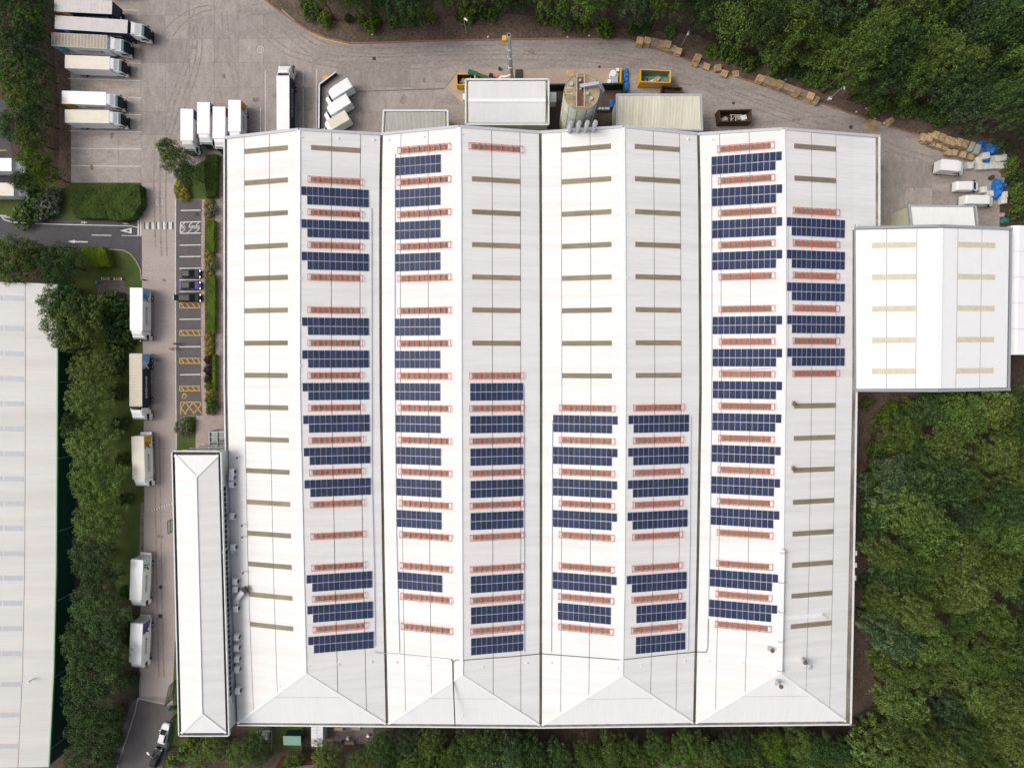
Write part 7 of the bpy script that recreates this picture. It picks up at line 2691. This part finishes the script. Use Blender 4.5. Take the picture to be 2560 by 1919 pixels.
for i, (x, y) in enumerate(((1150, 782), (1320, 795), (1430, 792), (1525, 782), (1625, 780), (1725, 785))):
    bale(*dBale(x, y), 1, (1.25, 1.3, 1.0), 'bale_w', f'white plastic bale in the lower white row, {ORD[i]} from left', GW_, .03, 560 + i)
for i, (x, y, lab) in enumerate(((1385, 1200, 'white bulk bag in front of the small white van'), (1495, 1268, 'white bulk bag touching the tall blue tarpaulin'), (1740, 1285, 'white bulk bag right of the tall blue tarpaulin, upper'), (1730, 1390, 'white bulk bag right of the tall blue tarpaulin, lower'))):
    bale(*dBale(x, y), 1, (1.2, 1.2, .9), 'bale_w', lab, 'white bulk bags by the vans', .1, 570 + i, 'bulk_bag')

# low angled wall beside the vans
pw = [W(*p, 0) for p in (dVan(385, 1530), dVan(395, 530), dVan(770, 250))]
t = thing('low_wall', 'low dark angled wall with grey coping beside the three angled vans', 'wall', (pw[1].x, pw[1].y, 0.03))
for i, (a, b) in enumerate(zip(pw[:-1], pw[1:])):
    mb = MB()
    mb.bar(a, b, .22, 1.1)
    mb.obj('wall_run', M['black'], t)
    mb = MB()
    mb.bar(a + Vector((0, 0, 1.1)), b + Vector((0, 0, 1.1)), .28, .1)
    mb.obj('coping', M['galv'], t)
block(*dVan(490, 305), 'yellow grit bin beside the angled low wall', 'grit bin', 'grit_bin', 'yellow_m', (1.2, .7, .9), .04, math.radians(33))
mb = MB()
mb.ribbon([Vector((*W(*dVan(x, y)).to_2d(), .041)) for x, y in ((335, 1540), (345, 480), (700, 215))], .55)
setting(mb.obj('gutter_strip', mat('mossy_gutter', (0.07, 0.075, 0.045), .95, .3, 1.0)))


def lamp(base, head, label, hz):
    b = W(*base, 0)
    t = thing('lamp_post', label, 'lamp post', (b.x, b.y, 0))
    hp = W(*head, hz)
    top = Vector((0, 0, hz - .15))
    mb = MB()
    mb.tube((0, 0, 0), (0, 0, hz * .35), .085, .08, 8)
    mb.tube((0, 0, hz * .35), top, .06, .045, 8)
    mb.obj('pole', M['galv'], t, world=False)
    d = Vector((hp.x - b.x, hp.y - b.y, 0))
    d = d.normalized() * min(max(d.length, .5), 1.4)
    mb = MB()
    mb.tube(top, top + d * .7 + Vector((0, 0, .12)), .035, .03, 6)
    mb.obj('arm', M['galv'], t, world=False)
    mb = MB()
    mb.box(top + d + Vector((0, 0, .13)), (.75, .3, .14), rz=math.atan2(d.y, d.x))
    mb.obj('lantern', M['white'], t, world=False)
    return t


lamp(tB(1818, 290), tB(1797, 158), 'grey lamp post on the bank left of the tall flue', 5.5)
lamp(tC(1465, 398), tC(1522, 288), 'thin lamp post on the bank right of the seven-stack pallet row', 6.0)
lamp(tD(525, 858), tD(662, 748), 'lamp post with white base at the end of the ten-stack pallet row', 6.0)
lamp(tG(1440, 1440), tG(1230, 1466), 'lamp post with white lantern over the bottom left road', 5.0)
mb = MB()
mb.box((0, 0, .3), (.6, .5, .6))
o = mb.obj('lamp_cabinet', M['white'])
o.location = W(*tD(528, 860), 0)
tag(o, 'white cabinet at the foot of the lamp post by the pallets', 'cabinet')
for i, f_ in enumerate((tB(1002, 302), tC(842, 305), tC(475, 325), tC(663, 312), tD(150, 692), tB(2000, 322), tD(845, 940), tD(955, 993), tD(760, 968), tD(920, 1028))):
    p = W(*f_, 0)
    mb = MB()
    mb.box((0, 0, .05), (.28, .18, .08), rz=i)
    mb.box((.14, .1, .04), (.18, .14, .06), rz=i * 2)
    o = mb.obj('litter', M['white'])
    o.location = (p.x, p.y, .01)
    tag(o, 'scrap of white litter lying on the brown bank', 'litter', 'white litter on the bank')

# picnic terrace
for i, (x, y) in enumerate(((920, 900), (1030, 900))):
    p = W(*tE(x, y), .7)
    t = thing('picnic_table', ['dark wooden picnic table on the terrace, left one of two', 'dark wooden picnic table on the terrace, right one of two'][i], 'picnic table', (p.x, p.y, .012), math.radians(90))
    dw = mat('dark_weathered_wood', (0.035, 0.028, 0.028), .9, .2, 1.5) if i == 0 else bpy.data.materials['dark_weathered_wood']
    mb = MB()
    for k in range(4):
        mb.box((0, -.3 + k * .2, .74), (1.8, .17, .05))
    mb.obj('table_top', dw, t, world=False)
    for s in (-1, 1):
        mb = MB()
        for k in range(2):
            mb.box((0, s * (.65 + k * .16), .45), (1.8, .14, .05))
        mb.obj('seat', dw, t, world=False)
    mb = MB()
    for s in (-1, 1):
        mb.bar((s * .6, -.8, 0), (s * .6, -.2, .72), .1, .06)
        mb.bar((s * .6, .8, 0), (s * .6, .2, .72), .1, .06)
        mb.box((s * .6, 0, .4), (.08, 1.5, .08))
    mb.obj('frame', dw, t, world=False)
for i, (x, y) in enumerate(((918, 750), (1025, 752))):
    p = W(*tE(x, y), .45)
    t = thing('bench', ['grey-framed wooden bench at the top of the terrace, left one of two', 'grey-framed wooden bench at the top of the terrace, right one of two'][i], 'bench', (p.x, p.y, .012))
    bw = M['wood_g']
    mb = MB()
    for k in range(4):
        mb.box((0, -.18 + k * .11, .45), (1.5, .09, .04))
    mb.obj('seat', bw, t, world=False)
    mb = MB()
    for k in range(3):
        mb.box((0, .27, .58 + k * .13), (1.5, .04, .1))
    mb.obj('backrest', bw, t, world=False)
    mb = MB()
    for s in (-1, 1):
        for y_ in (-.2, .26):
            mb.bar((s * .75, y_, 0), (s * .75, y_, .68 if y_ < 0 else .92), .06, .06, up=Vector((1, 0, 0)))
        mb.bar((s * .75, -.24, .66), (s * .75, .28, .66), .08, .05)
    mb.obj('bench_frame', M['galv'], t, world=False)
drum(*tE(832, 782), 'small bright blue bin at the left of the terrace', 'bluet', .22, .8, 'bin', 'bin')
drum(*tE(1236, 757), 'dark bollard on the edge of the lorry road by the lawn', 'iron', .14, .8, 'bollard', 'bollard')
drum(*tE(1765, 118), 'dark post at the head of the planting bed', 'iron', .12, .9, 'bollard', 'bollard')

# dashed cable protector across the road
a, b = W(*tF(1300, 1095)), W(*tF(1490, 1030))
t = thing('cable_ramp', 'black and white striped ramp lying across the lorry road beside the office', 'cable ramp', (a.x, a.y, .05))
for k in range(18):
    mb = MB()
    mb.bar(lerp(a, b, k / 18) + Vector((0, 0, .05)), lerp(a, b, (k + 1) / 18) + Vector((0, 0, .05)), .2, .06)
    mb.obj('segment', M['white'] if k % 2 else M['iron'], t)


# gates and fences at the bottom left
def gate(name, label, P0, P1, h, lean):
    a, b = W(*P0, 0), W(*P1, 0)
    t = thing(name, label, 'gate', (a.x, a.y, .04))
    mb = MB()
    up = Vector((0, 0, h))
    for z in (.15, h * .5, h):
        mb.bar(a + Vector((0, 0, z)), b + Vector((0, 0, z)), .09, .09)
    for k in (0, 1):
        q_ = lerp(a, b, k)
        mb.bar(q_, q_ + up, .12, .12, up=Vector((1, 0, 0)))
    mb.obj('gate_frame', M['gdark'], t)
    n = int((b - a).length / .16)
    mb = MB()
    for k in range(1, n):
        q_ = lerp(a, b, k / n)
        mb.bar(q_ + Vector((0, 0, .15)), q_ + up, .035, .035, up=Vector((1, 0, 0)))
    mb.obj('bars', M['gdark'], t)['kind'] = 'stuff'
    return t


gate('road_gate', 'dark green open gate on the left side of the lorry road', tG(1215, 830), tG(1190, 1035), 2.4, 0)
gate('road_gate', 'dark green open gate on the office side of the lorry road', tG(1520, 890), tG(1480, 1062), 2.4, 0)
gate('boundary_fence', 'dark green railing beside the white saloon below the gates', tG(1520, 1190), tG(1480, 1480), 2.0, 0)
gate('boundary_fence', 'dark green railing running right from the white saloon', tG(1480, 1460), tG(1720, 1500), 2.0, 0)
block(*tG(1480, 1150), 'dark green cabinet at the gatepost by the office', 'cabinet', 'gate_cabinet', 'gdark', (1.3, .5, 1.1), .05, math.radians(20))
gate('sign_frame', 'slim dark sign frame standing left of the office halfway down', tF(1496, 1160), tF(1500, 1265), 2.0, 0)

# bottom gardens and houses
p = W(*dYard(800, 430), 2.3)
t = thing('green_kiosk', 'small kiosk with pale green felt roof and dark green sides at the bottom', 'kiosk', (p.x, p.y, .02))
mb = MB()
mb.box((0, 0, 1.1), (3.4, 1.7, 2.2))
mb.obj('wall', M['gdark'], t, world=False)
mb = MB()
mb.hexa([(-1.85, -1.0, 2.2), (1.85, -1.0, 2.2), (1.85, 1.0, 2.2), (-1.85, 1.0, 2.2)], [(-1.85, -1.0, 2.3), (1.85, -1.0, 2.3), (1.85, 1.0, 2.36), (-1.85, 1.0, 2.36)])
mb.obj('roof', M['greenk'], t, world=False)
mb = MB()
mb.box((0.2, .87, 1.0), (.9, .05, 1.8))
mb.obj('door', M['gdark'], t, world=False)
p = W(*dYard(390, 370), 1.2)
t = thing('plant_compound', 'little fenced compound with white boxes at the bottom beside the office', 'compound', (p.x, p.y, .02))
mb = MB()
mb.box((0, 0, .04), (3.0, 3.0, .08))
mb.obj('base_slab', M['iron'], t, world=False)
mb = MB()
for s in (-1, 1):
    for a in range(7):
        mb.bar((s * 1.5, -1.5 + a * .5, 0), (s * 1.5, -1.5 + a * .5, 1.6), .06, .06, up=Vector((0, 1, 0)))
        mb.bar((-1.5 + a * .5, s * 1.5, 0), (-1.5 + a * .5, s * 1.5, 1.6), .06, .06, up=Vector((0, 1, 0)))
    mb.bar((s * 1.5, -1.5, 1.6), (s * 1.5, 1.5, 1.6), .06, .05)
    mb.bar((-1.5, s * 1.5, 1.6), (1.5, s * 1.5, 1.6), .06, .05)
mb.obj('fence', M['galv'], t, world=False)
for x, y, d_ in ((.15, 0, (.55, 1.5, 1.1)), (-.55, .35, (.6, .7, 1.0)), (-.5, -.5, (.6, .6, .8))):
    mb = MB()
    mb.box((x, y, d_[2] / 2 + .08), d_)
    mb.obj('white_box', M['white_side'], t, world=False)
for i, x in enumerate((1135, 1228)):
    p = W(*dYard(x, 360), 2.8)
    t = thing('container_roof', f'long white flat-roofed container under the bottom edge of the warehouse, {["left", "right"][i]} one', 'container', (p.x, p.y, .02), 0, 'twin white containers')
    mb = MB()
    mb.box((0, 0, 1.3), (1.15, 4.6, 2.6))
    mb.obj('wall', M['wallw'], t, world=False)
    mb = MB()
    for k in range(8):
        mb.box((0, -2.05 + k * .585, 2.66), (1.2, .54, .09))
    mb.obj('roof', M['white_side'], t, world=False)
    link('creeper', leaf_mesh('creeper', [((0, -1.3, 2.75), .75, None)], 90, .16, M['pink_w'], flat=.15, seed=610 + i), t)
gate('garden_fence', 'thin brown fence between the kiosk lawn and the white containers', dYard(995, 200), dYard(995, 625), 1.5, 0)
for x, y, m_, lab in ((1650, 405, 'white', 'pale round garden ornament left of centre in the flagged yard'), (1962, 365, 'white', 'white and brown round pot at the right of the flagged yard'), (1560, 470, 'iron', 'dark bin at the lower edge of the flagged yard')):
    drum(*dYard(x, y), lab, m_, .3, .7, 'pot', 'pot')
for i, (x, y) in enumerate(((1510, 255), (1780, 245), (1680, 470))):
    block(*dYard(x, y), ['orange-brown garden bench at the upper left of the flagged yard', 'red-brown garden bench at the top of the flagged yard', 'dark red garden table at the bottom of the flagged yard'][i], 'garden furniture', 'garden_bench', 'wood_g' if i else 'wood', (1.9, .7, .5), .03)


def house(label, px, py, L, D, rz, rm='brownroof', h=5.0, chimney=True):
    p = W(px, py, h)
    t = thing('brick_house', label, 'house', (p.x, p.y, 0), rz)
    mb = MB()
    mb.box((0, 0, h / 2), (L, D, h))
    mb.obj('wall', M['brick'], t, world=False)
    e = .4
    x, y = L / 2 + e, D / 2 + e
    hr = D * .32
    for s in (-1, 1):
        mb = MB()
        n = 8
        for k in range(n):
            u0, u1 = k / n, (k + 1) / n
            z0, z1 = h + hr * (1 - u0) + .02, h + hr * (1 - u1) + .06
            a = [(-x, s * y * u0, z0), (x, s * y * u0, z0), (x, s * y * u1, z1 - .04), (-x, s * y * u1, z1 - .04)]
            mb.poly(a if s < 0 else a[::-1])
        rf = mb.obj('roof', M[rm], t, world=False)
    mb = MB()
    for s in (-1, 1):
        a = [(s * L / 2, -D / 2, h), (s * L / 2, D / 2, h), (s * L / 2, 0, h + hr * .95)]
        mb.poly(a if s > 0 else a[::-1])
    mb.obj('gable', M['brick'], t, world=False)
    mb = MB()
    mb.bar((-x, 0, h + hr), (x, 0, h + hr), .3, .12)
    mb.obj('ridge_tiles', M['rust'], t, world=False)
    if chimney:
        mb = MB()
        mb.box((L * .3, 0, h + hr + .4), (.7, .6, 1.6))
        mb.obj('chimney', M['brick'], t, world=False)
    return t


house('house with brown tiled roof cut by the bottom edge below the white containers', 742, 1962, 9, 7, .15)
house('house with dark roof cut by the bottom edge below the second roof ridge', 1033, 1956, 10, 7, 0)
house('house with long dark brown roof showing through the trees at the bottom', 1715, 1925, 11, 8, .05)
house('house with dark roof at the bottom edge far right', 2170, 1940, 10, 7, .05)


# ================================================================ PEOPLE
def person(label, px, py, face, shirt, step):
    p = W(px, py, 0)
    t = thing('person', label, 'person', (p.x, p.y, .045), face, 'two people walking together')

    def skin(name, verts, edges, m, par=t, root=0, sub=1):
        me = bpy.data.meshes.new(name)
        me.from_pydata([v[:3] for v in verts], edges, [])
        me.materials.append(M[m])
        o = link(name, me, par)
        md = o.modifiers.new('Skin', 'SKIN')
        for i, v in enumerate(verts):
            sv = me.skin_vertices[0].data[i]
            sv.radius = (v[3], v[4] if len(v) > 4 else v[3])
            sv.use_root = i == root
        ss = o.modifiers.new('Sub', 'SUBSURF')
        ss.levels = ss.render_levels = sub
        return o

    s = step
    V = [(0, 0, .95, .13, .11), (0, 0, 1.18, .12, .10), (0.01, 0, 1.38, .15, .10), (0.02, 0, 1.50, .055), (0.04, 0, 1.57, .06), (0.05, 0, 1.66, .095, .085), (0.05, 0, 1.74, .07)]
    E = [(0, 1), (1, 2), (2, 3), (3, 4), (4, 5), (5, 6)]

    def add(vs, frm):
        for v in vs:
            V.append(v)
            E.append((frm, len(V) - 1))
            frm = len(V) - 1
        return frm
    for sd_ in (-1, 1):
        k = s * sd_
        add([(.02, sd_ * .10, .90, .09), (.16 * k, sd_ * .10, .50, .06), (.22 * k - (.12 if k < 0 else 0), sd_ * .10, .09, .042), (.22 * k + (.06 if k > 0 else 0.0) + .08, sd_ * .10, .035, .035)], 0)
        w = add([(.01, sd_ * .19, 1.40, .055), (-.10 * k, sd_ * .24, 1.12, .042), (-.14 * k + .08, sd_ * .24, .88, .028)], 2)
        pm_ = add([(-.14 * k + .10, sd_ * .24, .81, .03, .018)], w)
        hx, hz = -.14 * k + .10, .81
        for q_, ln in ((-.03, .07), (-.01, .085), (.012, .08), (.032, .065)):
            f1 = add([(hx + .005, sd_ * .24 + q_, hz - ln * .55, .009)], pm_)
            add([(hx + .02, sd_ * .24 + q_, hz - ln, .008)], f1)
        f1 = add([(hx + .035, sd_ * .225, hz - .01, .01)], pm_)
        add([(hx + .05, sd_ * .22, hz - .045, .009)], f1)
    V.append((.145, 0, 1.645, .014))
    E.append((5, len(V) - 1))
    skin('body', V, E, 'skin')
    T = [(0, 0, 1.0, .155, .13), (0, 0, 1.18, .145, .12), (0.01, 0, 1.40, .165, .12)]
    TE = [(0, 1), (1, 2)]
    for sd_ in (-1, 1):
        k = s * sd_
        T += [(.01, sd_ * .2, 1.405, .07), (-.06 * k, sd_ * .235, 1.2, .06)]
        n = len(T)
        TE += [(2, n - 2), (n - 2, n - 1)]
    skin('shirt', T, TE, shirt)
    Q = [(0, 0, .98, .15, .125)]
    QE = []
    for sd_ in (-1, 1):
        k = s * sd_
        Q += [(.02, sd_ * .10, .88, .105), (.16 * k, sd_ * .10, .50, .08), (.22 * k - (.12 if k < 0 else 0), sd_ * .10, .13, .065)]
        n = len(Q)
        QE += [(0, n - 3), (n - 3, n - 2), (n - 2, n - 1)]
    skin('trousers', Q, QE, 'cloth_d')
    mb = MB()
    mb.loft([[(.035 + r * math.cos(a) * 1.05, r * math.sin(a) * .95, z) for a in [2 * math.pi * i / 10 for i in range(10)]] for r, z in ((.105, 1.66), (.112, 1.71), (.095, 1.78), (.04, 1.83))])
    mb.obj('hair', M['hair'], t, smooth=True, world=False)
    mb = MB()
    for y in (-.033, .033):
        mb.box((.138, y, 1.675), (.012, .02, .012))
    mb.obj('eyes', M['black'], t, world=False)
    mb = MB()
    for sd_ in (-1, 1):
        k = s * sd_
        x = .22 * k - (.12 if k < 0 else 0)
        mb.box((x + .06, sd_ * .10, .045), (.27, .1, .09))
    mb.obj('shoes', M['black'], t, world=False)


person('person in a white top and dark trousers walking beside the car park edge', 437, 872, math.radians(200), 'cloth_w', 1)
person('person in a red top and dark trousers walking beside the one in white', 446, 859.5, math.radians(200), 'cloth_r', -1)
